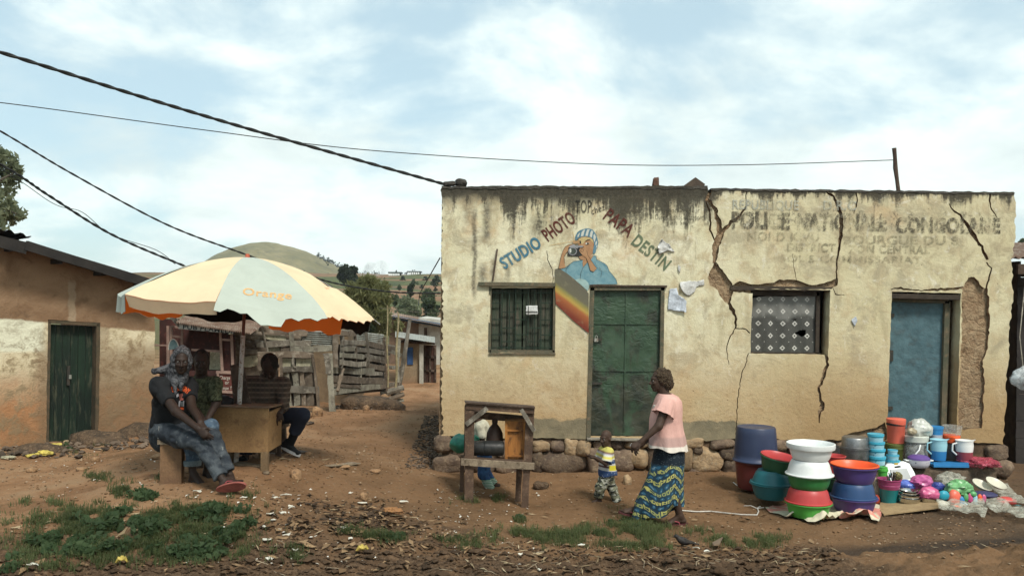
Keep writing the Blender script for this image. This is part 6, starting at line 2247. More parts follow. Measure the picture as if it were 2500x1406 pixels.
T1.cone(shR, shR.lerp(elR, .66), .070, .068, .05, cut1=True); T1.cone(shL, shL.lerp(elL, .62), .070, .066, .05, cut1=True)
T1.cone(nk + Vector((0, 0, -.05)), nk + Vector((0, 0, .01)), .08, .07, .03)
ts = sput(T1, 't_shirt', M_blackcloth, m1_, .007, wr=.007, wsc=9, seed=3)
N1 = SDF()
N1.cone(plv + Vector((0, 0, .01)), plv + Vector((0, -.02, -.06)), .17, .165, .04, fw, .85)
for h_, k_, a_ in ((hR, knR, anR), (hL, knL, anL)):
    N1.cone(h_, k_, .108, .078, .04); N1.cone(k_, k_.lerp(a_, .94), .077, .064, .02, cut1=True)
sput(N1, 'jeans', M_denim, m1_, .007, wr=.010, wsc=10, seed=7)
sandal(m1_, J(556, 1174, 7.52) + Vector((0, .03, .0)), tdir, M_pinksole, M_redstrap, sup, 1.06)
M_keys = sm_('steel_keys', (.5, .5, .48), (.3, .3, .28), 30, .35, metal=.8)
MB().tube([J(388, 1040, 7.93), J(387, 1052, 7.93), J(389, 1062, 7.93)], .004, 5).box(J(388, 1066, 7.93), (.02, .006, .035)).put('key_chain', M_keys, m1_)


def _scarf(g):
    n = g.noise(g.co, 26, 3, .6, 2.0); v = g.vor(g.co, 30)
    col = g.mix(g.map(n, .42, .56), (.028, .028, .031), (.095, .095, .10))
    col = g.mix(g.map(v, .25, .1, 0, .8), col, (.03, .03, .033))
    return {'col': col, 'h': n, 'bs': .5, 'bd': .01}


M_scarf = mat('grey_patterned_scarf', _scarf, .9, .1)
H1 = SDF()
r_, f_, u_ = A1
cc = Vector(hd_c)
H1.ell(cc + u_ * .03 - f_ * .022, (.091, .108, .121), (r_, f_, u_), .03)
H1.cone(cc - u_ * .02 - f_ * .03, nk + Vector((0, .01, .0)), .090, .098, .05)
H1.cone(nk + Vector((-.06, .02, .0)), nk + Vector((.06, -.05, .0)), .066, .055, .05)
H1.cone(nk + Vector((.02, -.10, -.02)), nk + Vector((.04, -.135, -.12)), .03, .018, .02)
H1.cone(nk + Vector((.08, -.10, -.01)), nk + Vector((.09, -.13, -.09)), .03, .018, .02)
H1.cone(J(378, 905, 8.0), J(420, 900, 8.05), .03, .055, .03)
H1.ell(cc + f_ * .105 - u_ * .012, (.069, .10, .114), (r_, f_, u_), .015, '-')
sput(H1, 'scarf', M_scarf, m1_, .006, wr=.007, wsc=16, seed=9)
cv = cc + u_ * .150 - f_ * .02 + r_ * -.055
capv = []
for i in range(14):
    t = PI * i / 13
    capv.append(J(424 + 12 * math.cos(t) - 2 * math.sin(t), 852 - 24 * math.sin(t) - 2 * math.cos(t), 8.05))
MB().prism(capv, (0, .012, 0)).put('cap_visor', sm_('teal_cap', (.10, .15, .15), (.07, .11, .11), 20, .8), m1_)
MB().tube(capv, .005, 5).put('cap_trim', M_white, m1_)
MPo = pmat('tshirt_orange_print', (.50, .085, .025), .2)
MPw = pmat('tshirt_white_print', (.42, .40, .42), .3)
cst1 = caster(ts)
try:
    word('printed_word', 'SHU', (421, 957), (441, 951), 13, MPo, lambda x, y: cst1(x, y, .010), ts, .06)
    word('printed_word', 'GNY', (443, 951), (459, 962), 12, MPo, lambda x, y: cst1(x, y, .010), ts, .06)
    for q, m_ in ((((436, 962), (446, 960), (448, 976), (440, 978)), pmat('tshirt_red_print', (.30, .09, .07), .3)), (((430, 962), (436, 960), (437, 966), (431, 970)), MPw), (((437, 978), (441, 977), (439, 993), (435, 992)), MPw), (((447, 978), (450, 978), (449, 992), (446, 992)), MPw), (((441, 980), (446, 980), (446, 992), (441, 991)), pmat('tshirt_grey_print', (.16, .18, .19), .3)), (((440, 994), (448, 994), (449, 1000), (441, 999)), MPo)):
        addmesh('printed_motif', [cst1(x, y, .010) for x, y in q], [tuple(range(len(q)))], m_, ts, sm=0)
except Exception as ex:
    print('print', ex)

# --- second man half hidden behind him
hp = J(488, 1065, 8.6)
m2_ = thing('person', 'dark figure in an olive leaf-print shirt sitting half hidden behind the hooded man', 'person', (hp.x, hp.y, float(gz(hp.x, hp.y)[0])))
S2 = SDF()
hc2 = J(491, 884, 8.42)
A2 = head(S2, hc2, (.30, -.95, -.1), (0, 0, 1), .95)
nk2, ch2, pv2 = J(490, 925, 8.47), J(490, 965, 8.5), J(470, 1048, 8.58)
S2.cone(hc2 + Vector((0, .02, -.07)), nk2, .054, .06, .03)
sR2, sL2 = J(462, 938, 8.55), J(523, 938, 8.42)
S2.cone(pv2, ch2, .14, .15, .05, (.3, -.95, 0), .75); S2.cone(sR2, sL2, .06, .06, .06)
eL2, wL2 = J(528, 985, 8.36), J(508, 1020, 8.22)
S2.cone(sL2, eL2, .052, .042, .03); S2.cone(eL2, wL2, .04, .028, .02)
hand(S2, wL2, Vector((-.3, -.7, -.5)), (0, .3, -1), 1.0, .4)
eR2, wR2 = J(470, 990, 8.45), J(500, 1030, 8.25)
S2.cone(sR2, eR2, .052, .042, .03); S2.cone(eR2, wR2, .04, .028, .02)
hand(S2, wR2, Vector((.4, -.6, -.5)), (0, .3, -1), 1.0, .4)
kL2, aL2 = J(512, 1042, 8.08), J(506, 1150, 8.2)
kR2, aR2 = J(470, 1080, 8.0), J(470, 1150, 7.98)
for h_, k_, a_ in ((pv2 + Vector((.1, 0, 0)), kL2, aL2), (pv2 + Vector((-.06, 0, 0)), kR2, aR2)):
    S2.cone(h_, k_, .085, .055, .04); S2.cone(k_, a_, .052, .034, .02)
foot(S2, J(474, 1158, 7.96), (.75, -.6, 0)); foot(S2, aL2, (.7, -.6, 0))
b2 = sput(S2, 'body', M_skin1, m2_, .0065)
eyes(b2, hc2, A2, .95)
HR = SDF()
HR.ell(hc2 + A2[2] * .035 - A2[1] * .018, (.076, .092, .095), A2, .02)
HR.cut(hc2 + A2[1] * .045 + A2[2] * .05, A2[1] - A2[2] * .35)
sput(HR, 'hair', M_hair, m2_, .006, wr=.003, wsc=60)


def _leafshirt(g):
    v = g.vor(g.vm('MULTIPLY', g.co, (1, 1, .6)), 16); n = g.noise(g.co, 20, 4, .6, 1.5)
    col = g.mix(g.map(n, .42, .58), (.030, .035, .020), (.085, .092, .052))
    return {'col': g.mix(g.map(v, .2, .12, 0, .5), col, (.16, .16, .11)), 'h': n, 'bs': .3, 'bd': .01}


T2 = SDF()
T2.cone(pv2 + Vector((0, 0, -.02)), ch2, .165, .172, .05, (.3, -.95, 0), .8); T2.cone(sR2, sL2, .08, .08, .06)
T2.cone(sL2, sL2.lerp(eL2, .9), .075, .062, .03, cut1=True); T2.cone(sR2, sR2.lerp(eR2, .9), .075, .062, .03, cut1=True)
T2.cone(nk2 + Vector((0, 0, -.05)), nk2 + Vector((0, 0, .015)), .08, .066, .03)
sput(T2, 'shirt', mat('olive_leaf_print', _leafshirt, .9, .1), m2_, .0075, wr=.008, wsc=9, seed=4)
N2 = SDF()
N2.cone(pv2, pv2 + Vector((0, 0, -.05)), .165, .16, .04)
for h_, k_, a_ in ((pv2 + Vector((.1, 0, 0)), kL2, aL2), (pv2 + Vector((-.06, 0, 0)), kR2, aR2)):
    N2.cone(h_, k_, .10, .076, .04); N2.cone(k_, k_.lerp(a_, .78), .075, .066, .02, cut1=True)
sput(N2, 'jeans', M_jeans, m2_, .0075, wr=.008, wsc=10, seed=5)
cf = kR2.lerp(aR2, .62)
C2 = SDF(); C2.cone(cf, kR2.lerp(aR2, .82), .082, .078, .005, cut0=True, cut1=True)
sput(C2, 'rolled_cuff', sm_('pale_denim_lining', (.125, .155, .165), (.085, .11, .12), 20, .9, .3, 100), m2_, .006)
sandal(m2_, J(474, 1158, 7.96), (.75, -.6, 0), M_black, M_black)

# --- man with bowed head behind the counter
hp = J(655, 1030, 9.4)
m3_ = thing('person', 'man bent over with bowed head, brown checked shirt, one navy trouser leg out sideways', 'person', (hp.x, hp.y, float(gz(hp.x, hp.y)[0])))
S3 = SDF()
hc3 = J(659, 893, 9.12)
fw3 = Vector((.02, -.62, -.80))
A3 = head(S3, hc3, fw3, (.0, -.75, .65), 1.08)
nk3, ch3, pv3 = J(655, 918, 9.28), J(648, 960, 9.34), J(652, 1015, 9.45)
S3.cone(hc3 + Vector((0, .06, -.02)), nk3, .055, .062, .03)
sR3, sL3 = J(610, 938, 9.30), J(690, 938, 9.30)
S3.cone(pv3, ch3, .15, .16, .05, (0, 1, 0), .75); S3.cone(sR3, sL3, .065, .065, .06)
eR3, wR3 = J(603, 992, 9.22), J(668, 1002, 8.98)
eL3, wL3 = J(692, 990, 9.22), J(682, 1010, 9.0)
S3.cone(sR3, eR3, .056, .045, .03); S3.cone(eR3, wR3, .043, .028, .02)
S3.cone(sL3, eL3, .056, .045, .03); S3.cone(eL3, wL3, .043, .028, .02)
hand(S3, wR3, (J(690, 1018, 8.92) - wR3), (0, .2, -1), 1.0, .5)
hand(S3, wL3, (J(672, 1024, 8.94) - wL3), (0, .2, -1), 1.0, .5, -1)
hL3, kL3, aL3 = J(672, 1014, 9.42), J(739, 1014, 9.25), J(707, 1082, 9.36)
hR3, kR3, aR3 = J(640, 1020, 9.4), J(600, 1050, 9.1), J(600, 1125, 9.05)
for h_, k_, a_ in ((hL3, kL3, aL3), (hR3, kR3, aR3)):
    S3.cone(h_, k_, .085, .055, .03); S3.cone(k_, a_, .052, .034, .02)
b3 = sput(S3, 'body', M_skin1, m3_, .006)
HR = SDF(); HR.ell(hc3 + A3[2] * .030 - A3[1] * .018, (.092, .108, .112), A3, .02); HR.cut(hc3 + A3[1] * .06 + A3[2] * .02, A3[1] - A3[2] * .5)
sput(HR, 'hair', M_hair, m3_, .006, wr=.003, wsc=60)


def _check(g):
    x, y, z = g.sep(g.co)
    n = g.noise(g.co, 8, 4, .6)
    b = g.map(g.m('SINE', g.m('MULTIPLY', z, 120.0)), .2, .6)
    c = g.map(g.m('SINE', g.m('MULTIPLY', x, 130.0)), .2, .6)
    col = g.mix(g.map(n, .4, .6), (.075, .054, .040), (.045, .036, .030))
    col = g.mix(g.m('MULTIPLY', b, .7), col, (.15, .115, .088)); col = g.mix(g.m('MULTIPLY', c, .5), col, (.085, .06, .046))
    col = g.mix(g.map(z, .47, .43, 0, .8), col, (.14, .028, .022))
    return {'col': col, 'h': n, 'bs': .3, 'bd': .01}


T3 = SDF()
T3.cone(pv3 + Vector((0, 0, -.02)), ch3, .172, .182, .05, (0, 1, 0), .8); T3.cone(sR3, sL3, .088, .088, .06)
for s_, e_, w_ in ((sR3, eR3, wR3), (sL3, eL3, wL3)):
    T3.cone(s_, e_, .082, .066, .03); T3.cone(e_, e_.lerp(w_, .55), .064, .056, .02, cut1=True)
T3.cone(nk3 + Vector((0, 0, -.05)), nk3 + Vector((0, -.03, .02)), .085, .078, .03)
sput(T3, 'shirt', mat('brown_checked_shirt', _check, .9, .1), m3_, .0075, wr=.009, wsc=9, seed=14)
N3 = SDF()
N3.cone(pv3, pv3 + Vector((0, 0, -.05)), .17, .165, .04)
N3.cone(hL3, kL3, .105, .082, .03); N3.cone(kL3, kL3.lerp(aL3, .62), .082, .070, .02, cut1=True)
N3.cone(hR3, kR3, .105, .078, .03); N3.cone(kR3, kR3.lerp(aR3, .8), .078, .066, .02, cut1=True)
sput(N3, 'trousers', M_navy, m3_, .0075, wr=.006, wsc=9, seed=15)
K3 = SDF(); K3.cone(kL3.lerp(aL3, .5), aL3 + Vector((0, 0, -.02)), .052, .044, .02)
sput(K3, 'sock', M_blackcloth, m3_, .007)


def shoe(parent, a, d, up, s=1.0):
    a = Vector(a); d = Vector(d).normalized(); u = Vector(up); u = (u - d * u.dot(d)).normalized()
    Sx = SDF()
    Sx.cone(a - d * .03 * s - u * .045 * s, a + d * .16 * s - u * .058 * s, .045 * s, .038 * s, .02, u, .75)
    Sx.cone(a, a + d * .08 * s - u * .05 * s, .045 * s, .035 * s, .02)
    o = sput(Sx, 'shoe', M_blackcloth, parent, .006)
    c = a + d * .06 * s - u * .088 * s
    sd = d.cross(u)
    ring = lambda k: [c + (d * .142 * math.cos(t) + sd * (.046 + .006 * math.cos(t)) * math.sin(t)) * s * k for t in np.linspace(0, 2 * PI, 30)[:-1]]
    MB().prism(ring(1.0), u * .032 * s).put('white_sole', sm_('white_shoe_sole', (.52, .52, .52), (.42, .42, .42), 20, .7), o, sm=40)
    return o


shoe(m3_, J(703, 1079, 9.36), J(740, 1110, 9.28) - J(690, 1084, 9.36), (.45, -.1, .85), .98)
shoe(m3_, J(592, 1122, 9.02), (.9, -.35, -.02), (0, 0, 1), .98)

# --- woman walking past
WD = 8.9
wf = J(1630, 1276, WD)
m4_ = thing('person', 'woman walking in a pink blouse and long blue and yellow patterned skirt', 'person', (wf.x, wf.y, float(gz(wf.x, wf.y)[0])))
S4 = SDF()
hc4 = J(1610, 929, 8.9)
fw4 = Vector((-1, -.10, -.04))
A4 = head(S4, hc4, fw4, (.03, 0, 1), .90)
nk4 = J(1622, 962, 8.9)
S4.cone(hc4 + Vector((.035, 0, -.05)), nk4 + Vector((.0, 0, -.03)), .050, .060, .03)
shn, shf = J(1629, 984, 8.74), J(1631, 984, 9.06)
S4.cone(shn, shf, .058, .058, .05); S4.cone(J(1628, 1000, 8.9), J(1632, 1090, 8.9), .125, .135, .05, (1, 0, 0), .85)
eln, wrn = J(1608, 1040, 8.66), J(1565, 1078, 8.64)
S4.cone(shn, eln, .052, .042, .03); S4.cone(eln, wrn, .041, .026, .02)
hand(S4, wrn, J(1543, 1090, 8.64) - wrn, (.2, .6, -.6), .95, .55, 1)
elf, wrf = J(1606, 1042, 9.10), J(1566, 1086, 8.86)
S4.cone(shf, elf, .052, .042, .03); S4.cone(elf, wrf, .041, .026, .02)
hand(S4, wrf, J(1545, 1098, 8.78) - wrf, (.2, -.5, -.6), .95, .55, -1)
hpw = J(1634, 1110, 8.9)
kn_n, an_n = J(1640, 1190, 8.82), J(1660, 1258, 8.84)
kn_f, an_f = J(1596, 1182, 8.98), J(1556, 1240, 9.02)
for k_, a_ in ((kn_n, an_n), (kn_f, an_f)):
    S4.cone(hpw, k_, .10, .062, .04); S4.cone(k_, a_, .056, .036, .02)
foot(S4, an_n + Vector((0, 0, -.0)), (-1, -.12, -.06), (-.1, 0, 1), .95)
foot(S4, an_f, (-.93, -.05, .22), (.22, 0, .95), .95)
b4 = sput(S4, 'body', M_skin2, m4_, .006)
eyes(b4, hc4, A4, .90)
HR = SDF()
HR.ell(J(1618, 922, 8.9), (.088, .104, .108), A4, .03)
HR.ell(J(1626, 936, 8.9), (.078, .080, .085), A4, .03)
HR.ell(hc4 + A4[1] * .105 - A4[2] * .025, (.12, .085, .094), A4, .02, '-')
HR.ell(hc4 + A4[1] * .02 - A4[2] * .10, (.12, .085, .07), A4, .03, '-')
M_afro = sm_('tight_brown_curls', (.040, .026, .016), (.085, .058, .034), 70, .95, 1.0, 90, bd=.02)
sput(HR, 'hair', M_afro, m4_, .006, wr=.010, wsc=48, seed=2)
px_ = WD / F


def lv(px, py, hw, hd, amp=0, cnt=0, ph=0, lift=None, tilt=0):
    return (J(px, py, WD), Vector((hw * px_, 0, -tilt * hw * px_)), Vector((0, hd, 0)), amp, cnt, ph, lift)


def _pink(g):
    x, y, z = g.sep(g.co)
    n = g.noise(g.co, 9, 5, .6); f = g.noise(g.co, 120, 2, .6)
    zh = J(1627, 1086, WD).z - WL[m4_].z
    lace = g.map(g.m('ADD', z, g.m('MULTIPLY', g.m('SUBTRACT', f, .5), .012)), zh + .018, zh + .010)
    low = g.map(z, zh + .125, zh + .09)
    col = g.mix(g.map(n, .3, .7), (.70, .42, .36), (.62, .36, .31))
    col = g.mix(g.m('MULTIPLY', low, .55), col, (.36, .26, .24))
    col = g.mix(lace, col, (.75, .68, .60))
    return {'col': col, 'h': g.noise(g.vm('MULTIPLY', g.co, (1, 1, .35)), 16, 4, .6, .6), 'bs': .6, 'bd': .02, 'sss': (.75, .45, .38), 'sssf': .12}


M_pink = mat('pink_chiffon', _pink, .75, .2)
rip = lambda t: .012 * math.sin(5 * t)
mb = loft([lv(1624, 960, 17, .105), lv(1629, 968, 27, .165, .01, 5, 1), lv(1631, 980, 33, .205, .015, 5, 1), lv(1628, 1000, 37, .205, .015, 5, 1.5), lv(1625, 1022, 39, .205, .02, 6, 1.5), lv(1626, 1048, 41, .21, .03, 6, 1.2), lv(1628, 1072, 45, .23, .035, 7, 1.2), lv(1629, 1093, 48, .245, .045, 7, 1.2, rip, .10)], 72, .006)
bl_ = mb.put('blouse', M_pink, m4_, sm=80)
for s_, e_, sg in ((shn, eln, -1), (shf, elf, 1)):
    dd = (e_ - s_).normalized(); sx_ = Vector((1, 0, 0)); sx_ = (sx_ - dd * sx_.dot(dd)).normalized(); sy_ = dd.cross(sx_)
    rows = [(s_ - dd * .055, sx_ * .062, sy_ * .06), (s_ - dd * .02, sx_ * .090, sy_ * .088, .02, 5, 0), (s_ + dd * .06, sx_ * .098, sy_ * .09, .05, 6, .5), (s_ + dd * .13, sx_ * .112, sy_ * .10, .09, 6, .8)]
    loft(rows, 48, .005).put('sleeve', M_pink, bl_, sm=80)


def _wax(g):
    x, y, z = g.sep(g.co)
    n = g.noise(g.co, 5, 4, .6, .5)
    x = g.m('ADD', g.m('ADD', x, g.m('MULTIPLY', y, .5)), g.m('MULTIPLY', g.m('SUBTRACT', g.noise(g.co, 3.2, 3, .5, 1.0), .5), .09))
    wv = g.m('ADD', g.m('ADD', z, g.m('MULTIPLY', g.m('ABSOLUTE', g.m('SUBTRACT', g.m('FRACT', g.m('ADD', g.m('DIVIDE', x, .30), 10.27)), .5)), -.20)), g.m('MULTIPLY', g.m('SUBTRACT', n, .5), .15))
    per = .105
    fz = g.m('FRACT', g.m('ADD', g.m('DIVIDE', wv, per), 10.0))
    band = g.m('MULTIPLY', g.map(fz, .06, .10), g.map(fz, .50, .46))
    inb = g.m('SUBTRACT', g.m('DIVIDE', g.m('SUBTRACT', fz, .08), .40), .5)
    fx = g.m('SUBTRACT', g.m('FRACT', g.m('ADD', g.m('DIVIDE', x, .042), 20.0)), .5)
    cheb = g.m('MAXIMUM', g.m('ABSOLUTE', fx), g.m('ABSOLUTE', inb))
    sq = g.m('MULTIPLY', g.map(cheb, .45, .40), g.map(cheb, .16, .22))
    gx = g.m('SUBTRACT', g.m('FRACT', g.m('ADD', g.m('DIVIDE', x, .055), 20.3)), .5)
    gz2 = g.m('SUBTRACT', g.m('DIVIDE', g.m('SUBTRACT', fz, .50), .5), .5)
    rr2 = g.m('SQRT', g.m('ADD', g.m('MULTIPLY', gx, gx), g.m('MULTIPLY', gz2, gz2)))
    dot = g.map(rr2, .34, .26); core = g.map(rr2, .12, .07)
    col = g.mix(g.map(n, .35, .65), (.014, .032, .050), (.022, .055, .085))
    col = g.mix(g.m('MULTIPLY', dot, g.m('SUBTRACT', 1.0, band)), col, (.030, .110, .185))
    col = g.mix(g.m('MULTIPLY', core, g.m('SUBTRACT', 1.0, band)), col, (.20, .28, .32))
    col = g.mix(g.m('MULTIPLY', band, sq), col, g.mix(g.map(n, .4, .6), (.46, .42, .125), (.30, .32, .12)))
    zt_ = J(1634, 1128, WD).z - WL[m4_].z
    top = g.map(g.m('ADD', z, g.m('MULTIPLY', g.m('SUBTRACT', n, .5), .05)), zt_ - .01, zt_ + .01)
    spk = g.map(g.vor(g.co, 60), .22, .12)
    col = g.mix(top, col, g.mix(spk, (.010, .016, .024), (.16, .19, .19)))
    zh_ = J(1634, 1243, WD).z - WL[m4_].z
    return {'col': col, 'h': n, 'bs': .2, 'bd': .02}


M_wax = mat('blue_yellow_wax_print', _wax, .8, .2)


def hemlift(k):
    return lambda t: k * (.055 * math.cos(2 * (t - 2.6)) - .085 * max(0, math.cos(t - PI * 1.12)) ** 6 + .02 * math.sin(5 * t))


mb = loft([lv(1632, 1086, 36, .175), lv(1634, 1098, 37, .20), lv(1632, 1122, 39, .215, .012, 4, .5), lv(1627, 1150, 42, .215, .03, 4, .5), lv(1620, 1180, 46, .21, .06, 4, .6), lv(1613, 1210, 52, .205, .085, 4, .8, hemlift(.4)), lv(1607, 1240, 58, .20, .10, 4, 1.0, hemlift(1.0))], 96, .006)
mb.put('skirt', M_wax, m4_, sm=80)
M_pinkst = sm_('pink_strap', (.42, .085, .10), None, 10, .5)
M_darksole = sm_('dark_red_sole', (.10, .030, .030), (.07, .022, .022), 12, .7)
sandal(m4_, an_n, (-1, -.12, -.06), M_darksole, M_pinkst, (-.1, 0, 1), .97)
sandal(m4_, an_f, (-.93, -.05, .22), M_darksole, M_pinkst, (.22, 0, .95), .97)
MB().box(J(1546, 1088, 8.68), (.06, .02, .035), Matrix.Rotation(.5, 3, 'Y')).put('phone', sm_('white_phone', (.6, .6, .6), None, 10, .3), label='small whitish phone held in the walking woman\'s hands', category='phone')
MB().ell(J(1600, 994, 8.80), (.03, .05, .025), 12, 8, None, lambda q: 1 + .3 * float(vn(np.array([q]) * 3, 3)[0])).put('collar_flower', M_white, bl_)

# --- toddler
TDp = 10.0
tf = J(1482, 1226, TDp)
m5_ = thing('person', 'toddler in a colourful striped shirt and baggy camouflage trousers', 'person', (tf.x, tf.y, float(gz(tf.x, tf.y)[0])))
S5 = SDF()
hc5 = J(1479, 1070, 9.98)
fw5 = Vector((-.72, -.68, -.10))
A5 = head(S5, hc5, fw5, (0, 0, 1), .76)
nk5 = J(1484, 1092, 10.0)
S5.cone(hc5 + Vector((.02, .02, -.06)), nk5, .036, .04, .02)
sn5, sf5 = J(1487, 1103, 9.90), J(1470, 1101, 10.06)
S5.cone(sn5, sf5, .036, .036, .04); S5.cone(J(1481, 1108, 10), J(1482, 1155, 10), .075, .080, .04)
en5, wn5 = J(1479, 1132, 9.83), J(1455, 1118, 9.80)
ef5, wf5 = J(1461, 1122, 10.08), J(1447, 1114, 9.95)
S5.cone(sn5, en5, .031, .026, .02); S5.cone(en5, wn5, .026, .018, .01)
S5.cone(sf5, ef5, .031, .026, .02); S5.cone(ef5, wf5, .026, .018, .01)
hand(S5, wn5, (-1, 0, .1), (0, .5, 1), .6, .4); hand(S5, wf5, (-1, -.1, .1), (0, .5, 1), .6, .4, -1)
hp5 = J(1481, 1160, 10)
kf5, af5 = J(1466, 1188, 9.95), J(1462, 1216, 9.98)
kb5, ab5 = J(1495, 1192, 10.02), J(1507, 1226, 9.98)
for k_, a_ in ((kf5, af5), (kb5, ab5)):
    S5.cone(hp5, k_, .055, .038, .02); S5.cone(k_, a_, .034, .024, .015)
foot(S5, af5, (-.9, -.4, 0), (0, 0, 1), .58); foot(S5, ab5, (.1, -.98, .0), (0, 0, 1), .58)
b5 = sput(S5, 'body', M_skin2, m5_, .005)
eyes(b5, hc5, A5, .76)


def _kid(g):
    x, y, z = g.sep(g.co)
    zz_ = g.m('ADD', z, g.m('MULTIPLY', x, .10))
    r_ = g.m('DIVIDE', zz_, .62)
    st = g.ramp(r_, [(0.0, (.035, .065, .15)), (.585, (.035, .065, .15)), (.59, (.50, .49, .47)), (.64, (.50, .49, .47)), (.645, (.11, .06, .06)), (.675, (.11, .06, .06)), (.68, (.50, .49, .46)), (.73, (.47, .46, .44)), (.735, (.035, .065, .15)), (.80, (.035, .065, .15)), (.805, (.56, .56, .56)), (.86, (.60, .52, .05)), (.90, (.58, .58, .58)), (.94, (.16, .08, .07)), (.97, (.5, .45, .12))])
    dark = g.m('MULTIPLY', g.map(g.vor(g.co, 42), .22, .14), g.m('MAXIMUM', g.map(r_, .585, .58), g.m('MULTIPLY', g.map(r_, .735, .74), g.map(r_, .80, .795))))
    col = g.mix(dark, st, (.55, .56, .60))
    ye = g.m('MULTIPLY', g.map(x, .0, .015), g.m('MULTIPLY', g.map(r_, .60, .605), g.map(r_, .70, .695)))
    return {'col': g.mix(ye, col, (.58, .50, .045)), 'h': g.noise(g.co, 20), 'bs': .2, 'bd': .01}


T5 = SDF()
T5.cone(J(1481, 1108, 10), J(1483, 1160, 10), .092, .112, .03, cut1=True); T5.cone(sn5, sf5, .055, .055, .05)
T5.cone(sn5, sn5.lerp(en5, .92), .056, .066, .02, cut1=True); T5.cone(sf5, sf5.lerp(ef5, .85), .054, .062, .02, cut1=True)
sput(T5, 'shirt', mat('striped_child_shirt', _kid, .85, .15), m5_, .0055, wr=.006, wsc=12, seed=24)


def _camo(g):
    v = g.vm('MULTIPLY', g.co, (1, 1, 2.2))
    a = g.noise(v, 13, 3, .5, .8); b = g.noise(g.vm('ADD', v, (3, 5, 1)), 15, 3, .5, .8)
    col = g.mix(g.map(a, .50, .53), (.20, .20, .135), (.035, .038, .032))
    col = g.mix(g.map(b, .55, .58), col, (.42, .41, .34))
    return {'col': col, 'h': a, 'bs': .3, 'bd': .01}


N5 = SDF()
N5.cone(J(1482, 1148, 10), J(1481, 1168, 10), .095, .090, .03)
for k_, a_ in ((kf5, af5), (kb5, ab5)):
    N5.cone(hp5, k_, .072, .064, .02); N5.cone(k_, k_.lerp(a_, .95), .062, .056, .02, cut1=True)
sput(N5, 'trousers', mat('camouflage_cloth', _camo, .9, .1), m5_, .0055, wr=.009, wsc=16, seed=25)
sandal(m5_, af5, (-.9, -.4, 0), M_darksole, M_wood_dark, (0, 0, 1), .60); sandal(m5_, ab5, (.1, -.98, 0), M_darksole, M_wood_dark, (0, 0, 1), .60)

# --- boy behind the stand
BD = 10.55
bf = J(1190, 1208, BD)
m6_ = thing('person', 'child in a cream shirt and blue track trousers walking behind the display stand', 'person', (bf.x, bf.y, float(gz(bf.x, bf.y)[0])))
S6 = SDF()
hc6 = J(1163, 1008, BD)
A6 = head(S6, hc6, (-.95, -.25, -.2), (-.15, 0, 1), .85)
S6.cone(hc6 + Vector((.02, 0, -.05)), J(1172, 1034, BD), .042, .046, .03)
sn6, sf6 = J(1174, 1042, BD - .11), J(1176, 1042, BD + .11)
S6.cone(sn6, sf6, .042, .042, .04); S6.cone(J(1177, 1052, BD), J(1182, 1105, BD), .088, .09, .04)
en6, wn6 = J(1178, 1078, BD - .14), J(1156, 1086, BD - .16)
ef6, wf6 = J(1174, 1080, BD + .13), J(1152, 1086, BD + .08)
for s_, e_, w_ in ((sn6, en6, wn6), (sf6, ef6, wf6)):
    S6.cone(s_, e_, .034, .028, .02); S6.cone(e_, w_, .027, .02, .01); hand(S6, w_, (-1, 0, -.1), (0, .2, 1), .68, .5)
hp6 = J(1183, 1112, BD)
kn6, an6 = J(1178, 1156, BD - .05), J(1200, 1198, BD - .05)
kf6, af6 = J(1186, 1154, BD + .05), J(1208, 1182, BD + .06)
for k_, a_ in ((kn6, an6), (kf6, af6)):
    S6.cone(hp6, k_, .062, .044, .02); S6.cone(k_, a_, .038, .026, .015)
foot(S6, an6, (-.92, -.1, -.06), (0, 0, 1), .72); foot(S6, af6, (-.7, 0, -.7), (-.6, 0, .7), .72)
b6 = sput(S6, 'body', M_skin2, m6_, .006)
eyes(b6, hc6, A6, .85)
T6 = SDF()
T6.cone(J(1176, 1045, BD), J(1182, 1104, BD), .104, .112, .03, cut1=True); T6.cone(sn6, sf6, .06, .06, .05)
for s_, e_ in ((sn6, en6), (sf6, ef6)):
    T6.cone(s_, s_.lerp(e_, .8), .056, .056, .02, cut1=True)
sput(T6, 'shirt', sm_('cream_cotton', (.52, .49, .38), (.42, .40, .31), 7, .9, .3, 100), m6_, .006, wr=.008, wsc=12, seed=34)


def _track(g):
    x, y, z = g.sep(g.co)
    n = g.noise(g.co, 10, 4, .6)
    col = g.mix(g.map(n, .35, .65), (.022, .060, .155), (.035, .095, .21))
    s = g.map(g.m('SINE', g.m('MULTIPLY', z, 330.0)), -.1, .1)
    return {'col': g.mix(g.map(z, .115, .11), col, g.mix(s, (.10, .26, .16), (.45, .50, .45))), 'h': n, 'bs': .3, 'bd': .01}


